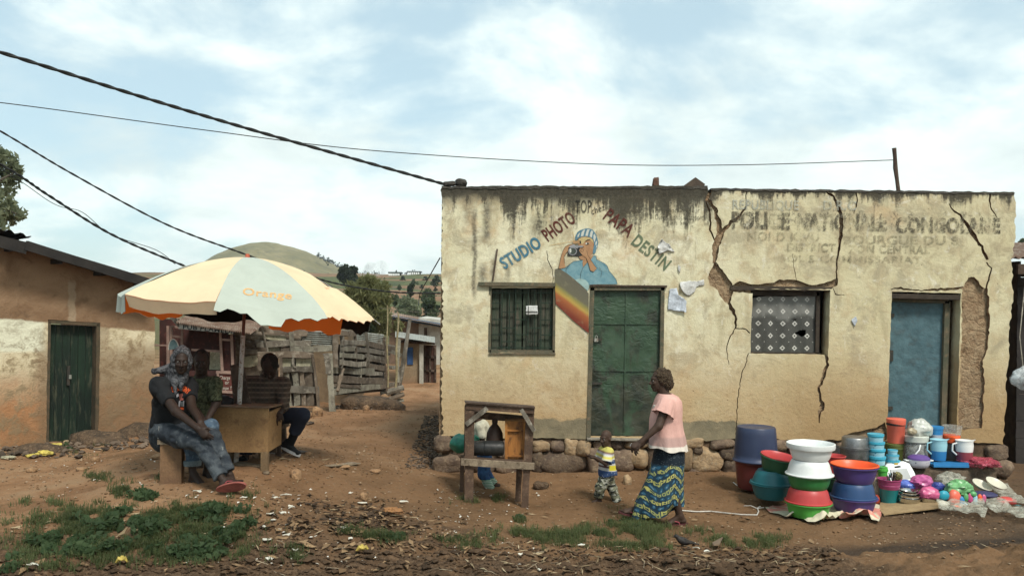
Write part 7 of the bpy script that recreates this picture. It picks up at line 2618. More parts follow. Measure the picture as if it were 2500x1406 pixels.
N6 = SDF()
N6.cone(J(1182, 1100, BD), J(1183, 1118, BD), .10, .098, .03)
for k_, a_ in ((kn6, an6), (kf6, af6)):
    N6.cone(hp6, k_, .078, .066, .02); N6.cone(k_, k_.lerp(a_, .92), .064, .050, .02, cut1=True)
sput(N6, 'trousers', mat('blue_track_cloth', _track, .8, .2), m6_, .006, wr=.007, wsc=14, seed=35)
sandal(m6_, an6, (-.92, -.1, -.06), M_wood_pale, M_black, (0, 0, 1), .74)
bagc = J(1133, 1082, BD - .2)
rs_ = random.Random(4)
MB().ell(bagc, (.165, .13, .125), 28, 18, None, lambda q: 1 + .13 * float(fbm(np.array([q]) * 2.3 + 3, 3, 8)[0]) - .25 * max(0, q.z - .6) * abs(math.sin(q.x * 9))).tube([bagc + Vector((.12, 0, .08)), bagc + Vector((.17, .03, .05)), bagc + Vector((.16, .1, -.02))], [.03, .02, .012], 8).put('green_bag', sm_('green_plastic_bag', (.012, .185, .120), (.008, .12, .08), 8, .4, .3, 25, spec=.5), label='stuffed green plastic bag carried by the child behind the stand', category='bag', sm=80)

# ------------------------------------------------------------------ plastic goods for sale
def plastic(name, c, rough=.38, k=.88):
    def build(g):
        n = g.noise(g.co, 6, 5, .6); f = g.noise(g.co, 90, 3, .6)
        col = g.mix(g.map(n, .35, .7), c, tuple(x * k for x in c))
        z = g.sep(g.co)[2]
        col = g.mix(g.m('MULTIPLY', g.map(f, .55, .8), .25), col, tuple(x * .6 + .02 for x in c))
        return {'col': col, 'rough': g.map(f, .2, .8, rough - .06, rough + .14), 'h': n, 'bs': .06, 'bd': .02}
    return mat(name, build, rough, .45)


PC = {k: plastic(k + '_plastic', c) for k, c in dict(white=(.72, .74, .72), lime=(.075, .36, .055), red=(.46, .050, .048), green=(.028, .17, .045), darkgreen=(.016, .085, .04), teal=(.010, .115, .135), blue=(.018, .060, .16), navy=(.028, .040, .085),
      purple=(.062, .040, .165), orange=(.78, .105, .022), maroon=(.115, .018, .016), aqua=(.30, .56, .64), skyblue=(.03, .20, .45), turquoise=(.015, .27, .36), pink=(.52, .09, .22), salmon=(.70, .14, .085), olive=(.10, .12, .03), cream=(.55, .52, .42), midgreen=(.10, .33, .12), cobalt=(.04, .06, .30), tealb=(.010, .185, .20)).items()}
M_alu = sm_('dull_aluminium', (.30, .30, .30), (.20, .20, .195), 8, .42, .1, 60, metal=.85)
M_steel = sm_('shiny_steel', (.62, .61, .58), (.5, .5, .48), 8, .16, .03, 60, metal=1.0)


def basinprof(r0, r1, h, rib=True, lip=.014):
    o = [(0, .004), (r0 * .93, .004), (r0 * .97, 0), (r0, .012)]
    for t in (.2, .4, .6, .8, .92):
        o.append((r0 + (r1 * .955 - r0) * t ** .8, h * t))
    o += [(r1 * .965, h * .93), (r1 * 1.0, h - lip), (r1 * 1.025, h - lip * .6), (r1 * 1.02, h), (r1 * .975, h + .003), (r1 * .945, h * .96)]
    for t in (.8, .5, .25):
        o.append((r0 * .96 + (r1 * .93 - r0 * .96) * t ** .8, h * t + .008))
    o += [(r0 * .90, .016), (0, .016)]
    return o


def basin(label, cx, yb, yt, wb, wt, d, m, inv=False, tilt=None, name='basin', cat='basin', group=None, lip=.014):
    """wb, wt: half widths in pixels at the bottom and top edge; the rim is the top edge unless inverted"""
    k = d / F
    zb, zt_ = at(cx, yb, d), at(cx, yt, d)
    h = zt_.z - zb.z
    rot = tilt
    if inv:
        prof = [(r, h - z) for r, z in basinprof(wt * k, wb * k, h)]
        prof = prof[::-1]
    else:
        prof = basinprof(wb * k, wt * k, h, lip=lip)
    mb = MB().lathe(prof, (zb.x, d, zb.z), 44, rot)
    return mb.put(name, m, org=(zb.x, d, zb.z), sm=50, label=label, category=cat, group=group)


WS = 'tower of basins on the sackcloth'
basin('lime green basin at the very bottom of the front tower', 1973, 1258, 1224, 43, 55, 9.3, PC['lime'], group=WS)
basin('red basin upside down on the bottom lime green one', 1973, 1223, 1190, 55, 43, 9.3, PC['red'], True, group=WS)
basin('mid green basin between the red and white basins', 1975, 1189, 1158, 43, 54, 9.3, PC['green'], group=WS)
basin('white basin upside down in the middle of the front tower', 1976, 1157, 1121, 56, 42, 9.3, PC['white'], True, group=WS)
basin('white basin open upward, topmost of the front tower', 1979, 1120, 1081, 43, 56, 9.3, PC['white'], group=WS, lip=.055)
basin('teal basin at the bottom left, right way up', 1884, 1214, 1178, 38, 52, 9.8, PC['teal'])
basin('teal basin upside down under the tilted green one', 1886, 1177, 1146, 52, 36, 9.8, PC['teal'], True)
tl_ = Matrix.Rotation(.14, 3, 'Y') @ Matrix.Rotation(.10, 3, 'X')
basin('dark green basin tilted on the teal pair', 1897, 1149, 1114, 36, 46, 9.8, PC['darkgreen'], False, tl_)
basin('red basin nested inside the tilted dark green one', 1898, 1143, 1111, 33, 44.5, 9.8, PC['red'], False, tl_)
basin('dark maroon bucket under the big navy drum', 1842, 1190, 1124, 40, 49, 10.45, PC['maroon'], name='bucket', cat='bucket')
b_ = basin('big navy bucket upside down on the maroon one', 1845, 1123, 1041, 55, 46, 10.45, PC['navy'], True, name='bucket', cat='bucket')
basin('purple basin at the bottom of the right tower', 2084, 1246, 1212, 42, 55, 9.55, PC['purple'])
basin('royal blue basin upside down between two purple basins', 2083, 1211, 1176, 54, 43, 9.55, PC['blue'], True)
basin('purple basin open upward on the blue one', 2086, 1175, 1136, 42, 55, 9.55, PC['purple'])
basin('bright orange basin nested in the upper purple one', 2086, 1168, 1132, 38, 54.8, 9.55, PC['orange'])
basin('dark green basin half hidden behind the front tower', 2010, 1192, 1160, 34, 44, 10.1, PC['darkgreen'])
basin('second dark green basin upside down on the hidden one', 2012, 1224, 1193, 40, 44, 10.1, PC['darkgreen'])
basin('red bucket peeping out left of the orange basin', 2035, 1160, 1111, 22, 28, 10.2, PC['red'], name='bucket', cat='bucket')
ZSt = ZSTEP + .012


def onstep(cx, d=10.95):
    return at(cx, 1130, d).x


def can(name, label, cat, cx, w_, ya, yb, d, m, prof=None, group=None, z0=None, n=32, org=None):
    """upright turned object between pixel rows ya (top) and yb (bottom)"""
    k = d / F
    p, q = at(cx, yb, d), at(cx, ya, d)
    h = q.z - p.z
    prof = prof or [(0, 0), (.92, 0), (.96, .03), (1, .9), (1.04, .92), (1.04, 1), (0, 1)]
    mb = MB().lathe([(r * w_ * k, z * h) for r, z in prof], (p.x, d, p.z), n)
    return mb.put(name, m, org=(p.x, d, p.z), sm=45, label=label, category=cat, group=group)


potp = [(0, 0), (.9, 0), (.97, .06), (1.0, .15), (1.0, .92), (1.1, .94), (1.1, 1.0), (.96, 1.0), (.95, .1), (0, .1)]
potl = [(0, 0.0), (1.1, 0.0), (1.1, .06), (1.0, .08), (.98, .86), (.93, .95), (.85, .985), (0, 1)]
can('cooking_pot', 'dull aluminium pot lower in the pair', 'pot', 2086, 33, 1092, 1120, 10.75, M_alu, potp)
can('cooking_pot', 'aluminium pot upside down on the other pot', 'pot', 2087, 31, 1065, 1091, 10.75, M_alu, potl)
can('cooking_pot', 'smaller aluminium pot left of the pair', 'pot', 2052, 20, 1090, 1120, 10.9, M_alu, potp)


def _tub(g):
    x, y, z = g.sep(g.co)
    v = g.vor(g.vm('MULTIPLY', g.co, (1, 1, 1.6)), 22)
    n = g.noise(g.co, 60, 3, .6)
    return {'col': g.mix(g.m('MULTIPLY', g.map(v, .22, .16), g.map(n, .4, .5)), g.mix(g.map(z, .052, .056), (.30, .54, .62), (.055, .36, .50)), (.02, .20, .34)), 'rough': .35}


M_tub = mat('printed_aqua_tub', _tub, .35, .4)
tubp = [(0, 0), (.93, 0), (.95, .05), (1.0, .70), (1.08, .72), (1.08, .98), (1.02, 1.0), (.9, .97), (0, .97)]
TG = 'aqua tubs with blue lids'
for k, (ya, yb, w_, nm) in enumerate(((1112, 1133, 20, 'largest aqua tub at the bottom of the tall tub stack'), (1094, 1113, 19.5, 'second aqua tub from the bottom of the tall stack'), (1077, 1095, 19, 'third aqua tub from the bottom of the tall stack'), (1058, 1077, 18, 'topmost aqua tub of the tall stack'))):
    can('food_tub', nm, 'tub', 2140 - k * .8, w_, ya, yb, 10.72, M_tub, tubp, TG)
for k, (ya, yb, w_, nm) in enumerate(((1122, 1136, 16, 'lowest aqua tub of the short stack'), (1109, 1122, 14, 'middle aqua tub of the short stack'), (1097, 1109, 11, 'little aqua tub on top of the short stack'))):
    can('food_tub', nm, 'tub', 2179, w_, ya, yb, 10.74, M_tub, tubp, TG)
bk = [(0, 0), (.9, 0), (.92, .04), (1, .74), (1.05, .76), (1.05, .84), (1.0, .85), (1.06, .87), (1.06, .98), (1.0, 1), (0, 1)]
ob = can('lidded_bucket', 'orange lidded bucket on an olive tub by the blue door', 'bucket', 2187, 21, 1021, 1080, 11.05, PC['salmon'], bk)
mb_ = MB().lathe([(21.6 / F * 11.05, 0), (22.2 / F * 11.05, .01), (21.6 / F * 11.05, .03)], at(2187, 1037, 11.05), 32).put('band', M_black, ob)
can('storage_tub', 'olive green tub carrying the orange lidded bucket', 'tub', 2182, 21, 1081, 1133, 11.05, PC['olive'], bk)


def clear(name, c, a=.45, rough=.25):
    def build(g):
        n = g.noise(g.co, 16, 5, .65, .8)
        return {'col': c, 'alpha': g.map(n, .35, .7, a * .55, min(1, a * 1.5)), 'h': n, 'bs': .6, 'bd': .02}
    return mat(name, build, rough, .5)


M_clear = clear('clear_plastic', (.45, .46, .43), .34)
M_film = clear('cloudy_plastic_film', (.42, .41, .34), .55, .35)
jar = can('clear_jar', 'big clear plastic jar with a white lid on the door step', 'jar', 2236, 28, 1078, 1134, 11.0, M_clear, [(0, 0), (.9, 0), (.97, .06), (1, .2), (1, .8), (.92, .92), (.90, 1), (.88, 1), (.90, .9), (.97, .78), (.97, .2), (.9, .04), (0, .04)])
k_ = 11.0 / F
MB().lathe([(0, 0), (27 * k_, 0), (29 * k_, .01), (29 * k_, .075), (27 * k_, .085), (0, .09)], at(2236, 1078, 11.0), 32).put('lid', plastic('milky_lid', (.50, .52, .46)), jar)
MB().tube([at(2247, 1086, 10.84), at(2244, 1098, 10.80), at(2232, 1112, 10.80), at(2216, 1117, 10.84)], .009, 8).put('handle', PC['white'], jar)


def bag(name, label, cx, cy, w_, h_, d, m, seed, cat='bag', crum=.16, fl=.7):
    c = at(cx, cy, d); k = d / F
    o = np.array([seed * 1.7, seed * .3, seed * 2.9])
    def disp(a):
        r_ = 1 + crum * fbm(a * 1.9 + o, 2, seed) - crum * .9 * np.abs(vn(a * 4.2 + o, seed + 3))
        return np.maximum(r_, .3) * np.where(a[:, 2] > -.5, 1.06, .95)
    return MB().ell(c, (w_ / 2 * k, w_ / 2 * k * fl, h_ / 2 * k), 30, 20, None, None, disp).put(name, m, org=(c.x, c.y, c.z - h_ / 2 * k), sm=25, label=label, category=cat)


def bagmat(name, c):
    return sm_(name, c, tuple(x * .7 for x in c), 8, .35, .5, 24, spec=.5)


bag('white_bundle', 'big crumpled white plastic bundle on the clear jar', 2243, 1049, 62, 50, 11.0, bagmat('white_bag_film', (.50, .51, .46)), 5)
bag('tan_bundle', 'small tan bundle tucked into the white bundle', 2226, 1054, 24, 20, 10.85, bagmat('tan_bag_film', (.34, .28, .18)), 6)
can('storage_tub', 'white patterned tub with a blue lid behind the blue jug', 'tub', 2284, 15, 1060, 1082, 11.05, plastic('patterned_white', (.42, .42, .46)))
can('storage_tub', 'blue flat tub on top of the patterned one', 'tub', 2285, 16, 1040, 1060, 11.05, PC['skyblue'], tubp)
cl_ = can('storage_tub', 'clear round tub with an orange base beside the door column', 'tub', 2324, 21, 1038, 1062, 11.05, M_clear, tubp)
can('storage_tub', 'orange round tub carrying the clear one', 'tub', 2322, 19, 1061, 1079, 11.05, PC['orange'], tubp)
can('storage_tub', 'dull grey tub at the bottom of the round tubs', 'tub', 2322, 19, 1080, 1134, 11.1, plastic('grey_plastic', (.16, .14, .12)), bk)
can('storage_tub', 'dull brown tub carrying the blue lidded tubs', 'tub', 2286, 16, 1083, 1134, 11.12, plastic('brown_plastic', (.14, .12, .10)), bk)


def jug(label, cx, ya, yb, w_, d, mtop, mbot):
    k = d / F
    p, q = at(cx, yb, d), at(cx, ya, d)
    h = q.z - p.z
    r = w_ * k
    o = MB().lathe([(0, 0), (r * .8, 0), (r * .84, .02), (r * .90, h * .45), (r * .88, h * .45), (0, h * .44)], p, 28).put('water_jug', mbot, org=p, sm=45, label=label, category='jug')
    MB().lathe([(0, h * .45), (r * .90, h * .455), (r * .97, h * .75), (r * .92, h * .92), (r * 1.0, h), (r * .95, h), (0, h * .9)], p, 28).put('upper_body', mtop, o, sm=45)
    MB().tube([p + Vector((-r * .85, -.02, h * .88)), p + Vector((-r * 1.5, -.03, h * .82)), p + Vector((-r * 1.55, -.03, h * .5)), p + Vector((-r * 1.0, -.02, h * .3))], .011, 8).put('handle', mtop, o)
    MB().prism([p + Vector((r * .8, 0, h * .98)), p + Vector((r * 1.35, 0, h * 1.02)), p + Vector((r * .9, .04, h * .8))], (0, .03, 0)).put('spout', mtop, o)
    return o


jug('pale blue water jug with a bright blue base', 2291, 1072, 1122, 20, 10.86, PC['aqua'], PC['skyblue'])
jug('white water jug with a pinkish base, farther right', 2354, 1074, 1124, 21, 10.86, PC['white'], plastic('rose_plastic', (.26, .05, .07)))
pt = can('enamel_pot', 'white enamel pot with dark marks and purple lid on the step edge', 'pot', 2243, 25, 1120, 1140, 10.72, mat('marked_enamel', lambda g: g.mix(g.m('MULTIPLY', g.map(g.vor(g.vm('MULTIPLY', g.co, (1, 1, .6)), 26), .3, .2), g.m('MULTIPLY', g.map(g.sep(g.co)[2], .045, .05), g.map(g.sep(g.co)[2], .08, .075))), (.52, .50, .55), (.05, .05, .09)), .3, .5), [(0, 0), (.7, 0), (.85, .1), (1, .5), (1.02, .98), (1.0, 1), (0, .98)])
p_ = at(2243, 1120, 10.72)
MB().lathe([(0, 0), (26 * 10.72 / F, 0), (25 * 10.72 / F, .02), (18 * 10.72 / F, .045), (.03, .055), (0, .056)], p_, 28).put('lid', plastic('violet_lid', (.115, .06, .24)), pt)
for sg in (-1, 1):
    MB().tube([p_ + Vector((sg * .125, -.02, -.02)), p_ + Vector((sg * .17, -.02, -.015)), p_ + Vector((sg * .17, .03, -.015)), p_ + Vector((sg * .125, .03, -.02))], .009, 6).put('handle', PC['white'], pt)
a = at(2276, 1135, 10.72); b = at(2362, 1138, 10.72)
tr = MB().box(((a.x + b.x) / 2, 10.82, ZSt + .02), (b.x - a.x, .28, .03)).box(((a.x + b.x) / 2, 10.70, ZSt + .04), (b.x - a.x, .02, .05)).put('blue_tray', PC['skyblue'], label='long flat blue tray lying on the door step', category='tray')
bag('pink_film_bag', 'flattened rosy plastic bag trailing off the step to the right', 2388, 1128, 84, 26, 10.80, clear('rosy_film', (.42, .06, .10), .75), 15, fl=1.0, crum=.3)
# leaning white board of a jerrycan shape
jd = 10.48
jp = [at(x, y, jd + (1178 - y) * .004) for x, y in ((2168, 1176), (2162, 1140), (2168, 1132), (2190, 1128), (2208, 1126), (2220, 1131), (2232, 1152), (2240, 1172), (2236, 1177))]
wc = MB().prism(jp, (0, .035, 0)).put('white_jerrycan', PC['white'], label='flat white plastic jerrycan leaning with its handle slot up', category='jerrycan', sm=30)
MB().prism([at(x, y, jd + .03) for x, y in ((2183, 1138), (2196, 1136), (2197, 1139), (2184, 1141))], (0, -.03, 0)).put('handle_slot', M_black, wc)
MB().prism([at(x, y, jd - .0) for x, y in ((2172, 1146), (2212, 1142), (2224, 1168), (2176, 1170))], (0, -.02, 0)).put('raised_panel', PC['white'], wc)
MB().box(at(2186, 1131, jd + .2), (.045, .05, .03)).put('yellow_cap', plastic('yellow_cap', (.52, .36, .05)), wc)
can('green_beaker', 'bright green lidded beaker behind the teal bucket', 'beaker', 2155, 11, 1139, 1178, 10.30, PC['lime'], [(0, 0), (.8, 0), (.85, .05), (1, .72), (1.15, .74), (1.15, .86), (1.0, .88), (1.0, 1), (0, 1)])
d_ = G(2170, 1236).y + .12
can('teal_bucket', 'teal bucket at the front holding cutlery', 'bucket', 2170, 23, 1176, 1237, d_, PC['tealb'], [(0, 0), (.78, 0), (.80, .02), (.80, .10), (.84, .11), (1.0, .92), (1.06, .94), (1.06, 1.0), (.97, 1.0), (.80, .2), (0, .2)])
can('pink_bucket', 'pink and violet bucket nested in the teal one', 'bucket', 2171, 25, 1168, 1192, d_, plastic('magenta_plastic', (.30, .045, .13)), [(0, 0), (.9, 0), (.95, .1), (.97, .3), (1.0, .32), (1.0, .42), (.98, .45), (1.03, .6), (1.03, .72), (1.06, .9), (1.12, .92), (1.12, 1.0), (1.0, 1.0), (.92, .3), (0, .3)])
kz = at(2171, 1168, d_)
for k in range(9):
    x_ = R.uniform(-.07, .08)
    MB().bar(kz + Vector((x_ * .7, R.uniform(-.04, .04), -.04)), kz + Vector((x_ * 1.1, R.uniform(-.05, .05), R.uniform(.03, .085))), .012, .014, up=(0, 1, 0)).put('cutlery', (M_steel, M_wood_dark, PC['teal'], M_iron)[k % 4], label='utensil handle sticking up out of the pink bucket', category='cutlery', group='utensils standing in the pink bucket')
bag('glitter_bag', 'small shiny brown packet standing among the cutlery', 2193, 1163, 20, 22, d_, sm_('golden_packet', (.20, .15, .05), (.05, .05, .03), 40, .3, .4, 60, c3=(.4, .45, .2), metal=.4), 18)
bag('pale_packet', 'beige packet wedged between blue basin and teal bucket', 2140, 1200, 26, 60, d_ + .12, bagmat('beige_packet', (.42, .34, .24)), 19)
bag('red_packet', 'red and yellow packet low beside the teal bucket', 2138, 1220, 22, 28, d_ + .02, bagmat('red_packet_film', (.42, .06, .03)), 20)
bag('blue_packet', 'blue printed packet behind the steel bowls', 2216, 1184, 46, 26, d_ + .25, bagmat('blue_packet_film', (.10, .16, .52)), 21)
# cardboard base
rows = []
cb = []
for x, y, z_ in ((2146, 1240, .015), (2158, 1256, .03), (2296, 1243, .05), (2290, 1222, .04), (2150, 1214, .01)):
    p = G(x, y + 6); cb.append(Vector((p.x, p.y, p.z + z_)))
MB().prism(cb, (0, 0, -.012)).put('cardboard_sheet', sm_('tan_cardboard', (.33, .235, .125), (.26, .18, .095), 5, .9, .2, 40), label='bent tan cardboard sheet raised off the ground under the bowls', category='cardboard')
bowlp = [(0, 0), (.45, 0), (.8, .25), (.98, .7), (1.0, .95), (1.08, .97), (1.08, 1.0), (.98, 1.0), (.95, .72), (.75, .3), (.4, .1), (0, .1)]
db = G(2216, 1240).y + .16
for k, (ya, yb, w_) in enumerate(((1213, 1236, 27), (1206, 1226, 26), (1199, 1215, 22), (1195, 1208, 19))):
    can('steel_bowl', ('widest steel bowl at the bottom of the bowl stack', 'second steel bowl from the bottom of the bowl stack', 'third steel bowl from the bottom of the bowl stack', 'smallest steel bowl on top of the bowl stack')[k], 'bowl', 2218, w_, ya, yb, db, M_steel, bowlp, 'stacked steel bowls')
can('steel_bowl', 'single steel bowl with the pink bag in it', 'bowl', 2268, 23, 1213, 1236, db, M_steel, bowlp)
bag('pink_bag', 'lower pink plastic bag sitting in the steel bowl', 2268, 1205, 48, 34, db, bagmat('pink_bag_film', (.56, .10, .23)), 22, crum=.14)
bag('pink_bag', 'upper mauve-pink plastic bag knotted at the side', 2250, 1178, 52, 36, db + .28, bagmat('mauve_bag_film', (.48, .10, .27)), 23, crum=.2)
bag('blue_bag', 'blue and cobalt packet behind the pink bags', 2290, 1188, 34, 22, db + .3, bagmat('cobalt_film', (.03, .05, .25)), 24)
bag('turquoise_ball', 'turquoise rounded packet right of the pink bag', 2303, 1210, 28, 26, db, PC['turquoise'], 25, crum=.05)
bag('clear_bag', 'puffy clear bag behind the green bag', 2322, 1172, 64, 36, db + .45, M_film, 26, crum=.25)
bag('green_film_bag', 'big light green plastic bag on the goods heap', 2338, 1192, 68, 42, db + .2, bagmat('light_green_film', (.15, .37, .15)), 27, crum=.22)
bag('orange_cups', 'stack of salmon orange cups lying tilted', 2330, 1216, 30, 40, db, PC['salmon'], 28, crum=.08)
bag('orange_plate', 'bent orange tray at the front of the heap', 2330, 1240, 48, 14, db - .12, PC['orange'], 29, crum=.12, fl=.8)
bag('cream_bowl', 'small cream bowl in the film left of the orange cups', 2302, 1230, 30, 16, db - .08, PC['cream'], 30, crum=.05)
for k, (cx, cy, w_, h_, m_) in enumerate(((2347, 1222, 15, 22, 'skyblue'), (2358, 1215, 12, 22, 'midgreen'), (2368, 1217, 13, 26, 'pink'), (2380, 1218, 12, 26, 'aqua'), (2376, 1206, 16, 14, 'midgreen'), (2392, 1216, 11, 20, 'orange'), (2402, 1218, 11, 22, 'pink'), (2356, 1234, 13, 16, 'aqua'), (2372, 1236, 13, 14, 'purple'), (2386, 1236, 13, 14, 'aqua'))):
    bag('toy_bottle', ('sky blue toy bottle at the left end of the bagged row', 'green toy bottle second from the left in the bagged row', 'pink toy bottle near the middle of the bagged row', 'pale blue toy bottle near the middle of the bagged row', 'green toy lump lying above the bagged row', 'orange toy bottle near the right end of the bagged row', 'pink toy bottle at the right end of the bagged row', 'pale blue toy lump low at the left of the bagged row', 'violet toy lump low in the bagged row', 'pale blue toy lump low at the right of the bagged row')[k], cx, cy, w_, h_, db - .02, PC[m_], 40 + k, 'toy', .06)
for k, (cx, cy, w_, tx) in enumerate(((2394, 1190, 24, .5), (2428, 1186, 25, .62))):
    c = at(cx, cy, db + .3)
    rot = Matrix.Rotation(.25, 3, 'Y') @ Matrix.Rotation(.40, 3, 'X')
    MB().lathe([(0, 0), (.05, 0), (w_ * db / F * .8, .02), (w_ * db / F, .045), (w_ * db / F, .05), (w_ * db / F * .8, .03), (.04, .01), (0, .01)], c, 32, rot).put('cream_plate', PC['cream'], label=('cream plate lying beside the green bag', 'cream plate lying farthest back on the plastic film')[k], category='plate')
bag('navy_box', 'long navy packet under the cream plates', 2402, 1207, 62, 16, db + .12, plastic('navy_packet', (.035, .035, .10)), 52, crum=.05)
bag('red_plate', 'flat red packet on the film at the far right', 2456, 1224, 50, 24, db + .05, plastic('brick_red', (.50, .065, .055)), 53, crum=.06)
bag('white_bowl', 'shallow cream bowl wrapped in film near the right edge', 2444, 1243, 52, 14, db - .1, PC['cream'], 54, crum=.04)
bag('teal_film_bag', 'pale teal bag cut by the right edge', 2486, 1246, 46, 28, db - .1, clear('teal_film', (.16, .36, .38), .8), 55, crum=.25)


def film(label, pts, seed, m, lift=.02):
    """crumpled sheet lying on the ground inside a pixel outline"""
    P = [G(*p) for p in dens(pts, 8)]
    o2 = [(p.x, p.y) for p in P]
    V, T, _ = cdt_wall(o2, [], .022)
    z = gz(V[:, 0], V[:, 1])
    n = np.abs(fbm(np.stack([V[:, 0] * 4, V[:, 1] * 6, V[:, 0] * 0 + seed], -1), 2, seed))
    o = addmesh('plastic_film', [(u, v, zz + .012 + lift * (1.2 + k * 2.2)) for (u, v), zz, k in zip(V, z, n)], [tuple(int(i) for i in t) for t in T], m, sm=180, label=label, category='plastic sheet')
    return o


film('crumpled clear film in front of the orange tray', [(2285, 1245), (2330, 1238), (2370, 1243), (2400, 1238), (2412, 1256), (2404, 1277), (2370, 1268), (2330, 1262), (2292, 1256)], 3, M_film, .035)
film('crumpled clear film wrapped round the shallow bowl', [(2405, 1236), (2440, 1230), (2470, 1250), (2462, 1264), (2430, 1264), (2408, 1250)], 5, M_film, .03)
film('grey translucent film spread to the right edge', [(2410, 1192), (2450, 1192), (2500, 1225), (2540, 1250), (2520, 1240), (2470, 1235), (2430, 1215)], 7, M_film, .02)
film('whitish film scrap at the right edge', [(2458, 1262), (2500, 1254), (2530, 1262), (2520, 1282), (2480, 1276)], 9, M_film, .03)


def _sack(g):
    n = g.noise(g.co, 3.2, 4, .55, .4); f = g.noise(g.co, 120, 2, .6); d = g.noise(g.co, 9, 5, .65)
    col = g.mix(g.map(n, .54, .60), (.56, .51, .38), (.58, .24, .19))
    col = g.mix(g.map(d, .55, .72, 0, .6), col, (.33, .26, .17))
    return {'col': col, 'h': g.m('ADD', f, d), 'bs': .4, 'bd': .01}


o2 = [G(*p) for p in dens([(1868, 1242), (1905, 1236), (1930, 1228), (1990, 1222), (2060, 1222), (2120, 1226), (2150, 1236), (2152, 1262), (2146, 1282), (2118, 1270), (2080, 1276), (2040, 1270), (2010, 1282), (1980, 1282), (1945, 1268), (1922, 1268), (1900, 1256), (1880, 1254)], 8)]
V, T, _ = cdt_wall([(p.x, p.y) for p in o2], [], .022)
zg2 = gz(V[:, 0], V[:, 1])
fold = np.abs(fbm(np.stack([V[:, 0] * 4.5, V[:, 1] * 8, V[:, 0] * 0], -1), 3, 66))
front = _sstep(-V[:, 1], -9.36, -9.18)
addmesh('sackcloth', [(u, v, z_ + .012 + .010 * k + f_ * (.015 + .075 * k)) for (u, v), z_, k, f_ in zip(V, zg2, fold, front)], [tuple(int(i) for i in t) for t in T], mat('cream_and_rose_sack', _sack, .9, .1), sm=60, label='rumpled cream and rose sackcloth under the basin towers', category='cloth')
rp = [G(x, y) + Vector((0, 0, .012)) for x, y in ((1640, 1246), (1665, 1248), (1700, 1251), (1735, 1250), (1770, 1254), (1810, 1258), (1848, 1259), (1852, 1250), (1849, 1243), (1856, 1238))]
MB().tube(rp, .008, 6).tube([rp[-2], rp[-2] + Vector((-.06, .05, .02)), rp[-2] + Vector((-.12, .12, .0))], .005, 5).tube([rp[-2], rp[-2] + Vector((.08, .02, .01))], .005, 5).put('white_strip', sm_('white_plastic_strip', (.58, .55, .50), (.45, .42, .37), 10, .6), label='thin white plastic strip lying along the dirt to the sackcloth', category='strip')
MB().tube([G(1790, 1178) + Vector((0, 0, .01)), G(1800, 1186) + Vector((0, 0, .01)), G(1822, 1186) + Vector((0, 0, .01)), G(1838, 1192) + Vector((0, 0, .01))], .006, 5).put('white_strip', PC['white'], label='short frayed white strip beside the maroon bucket', category='strip')
# bag hanging at the right edge of the picture
hb = thing('hanging_bag', 'clear plastic bag with something orange hanging at the right edge', 'bag', at(2495, 950, 10.6))
cB = at(2502, 922, 10.6)
MB().ell(cB, (.17, .08, .13), 24, 16, None, lambda q: 1 + .2 * float(fbm(np.array([q]) * 2 + 4, 2, 9)[0])).put('film', clear('grey_film', (.42, .46, .47), .6), hb, sm=40)
MB().ell(cB + Vector((.06, 0, -.01)), (.06, .05, .08), 12, 8).put('contents', PC['orange'], hb)
MB().tube([cB + Vector((-.02, 0, .10)), cB + Vector((.05, .2, .5)), Vector((7.2, 11.93, 2.9))], .006, 5).put('string', M_wood_grey, hb)

# ------------------------------------------------------------------ grass, weeds, litter, stones
def Gv(px, py, d0=5.2, d1=18.0, n=220):
    """many pixels to the ground at once"""
    px, py = np.asarray(px, float), np.asarray(py, float)
    xc, zc = (px - PX) / F, (PY - py) / F
    ax, az = xc * _cr - zc * _sr, zc * _cr + xc * _sr
    ds = np.linspace(d0, d1, n)
    X, Y, Z = ax[:, None] * ds, np.repeat(ds[None], len(px), 0), EYE + az[:, None] * ds
    h = Z - gz(X.ravel(), Y.ravel()).reshape(X.shape)
    k = np.argmax(h < 0, 1)
    d = ds[k]
    x, y = ax * d, d
    return np.stack([x, y, gz(x, y)], -1)


def scatter(regs, seed):
    """regs: (cx, cy, half width, half height, count); points thin out to the rim in uneven tufts"""
    rg = np.random.default_rng(seed)
    P = []
    for cx, cy, hw, hh, n in regs:
        m = int(n * 2.6)
        a = rg.normal(size=(m, 2)) * .52
        px, py = cx + a[:, 0] * hw, cy + a[:, 1] * hh
        nz = vn(np.stack([px / 46, py / 22, px * 0], -1), 77) + .6 * vn(np.stack([px / 17, py / 9, px * 0], -1), 78)
        keep = nz > -.25
        P.append(np.stack([px[keep], py[keep]], -1)[:n])
    P = np.concatenate(P)
    P = P[(P[:, 1] < 1500)]
    return Gv(P[:, 0], P[:, 1])


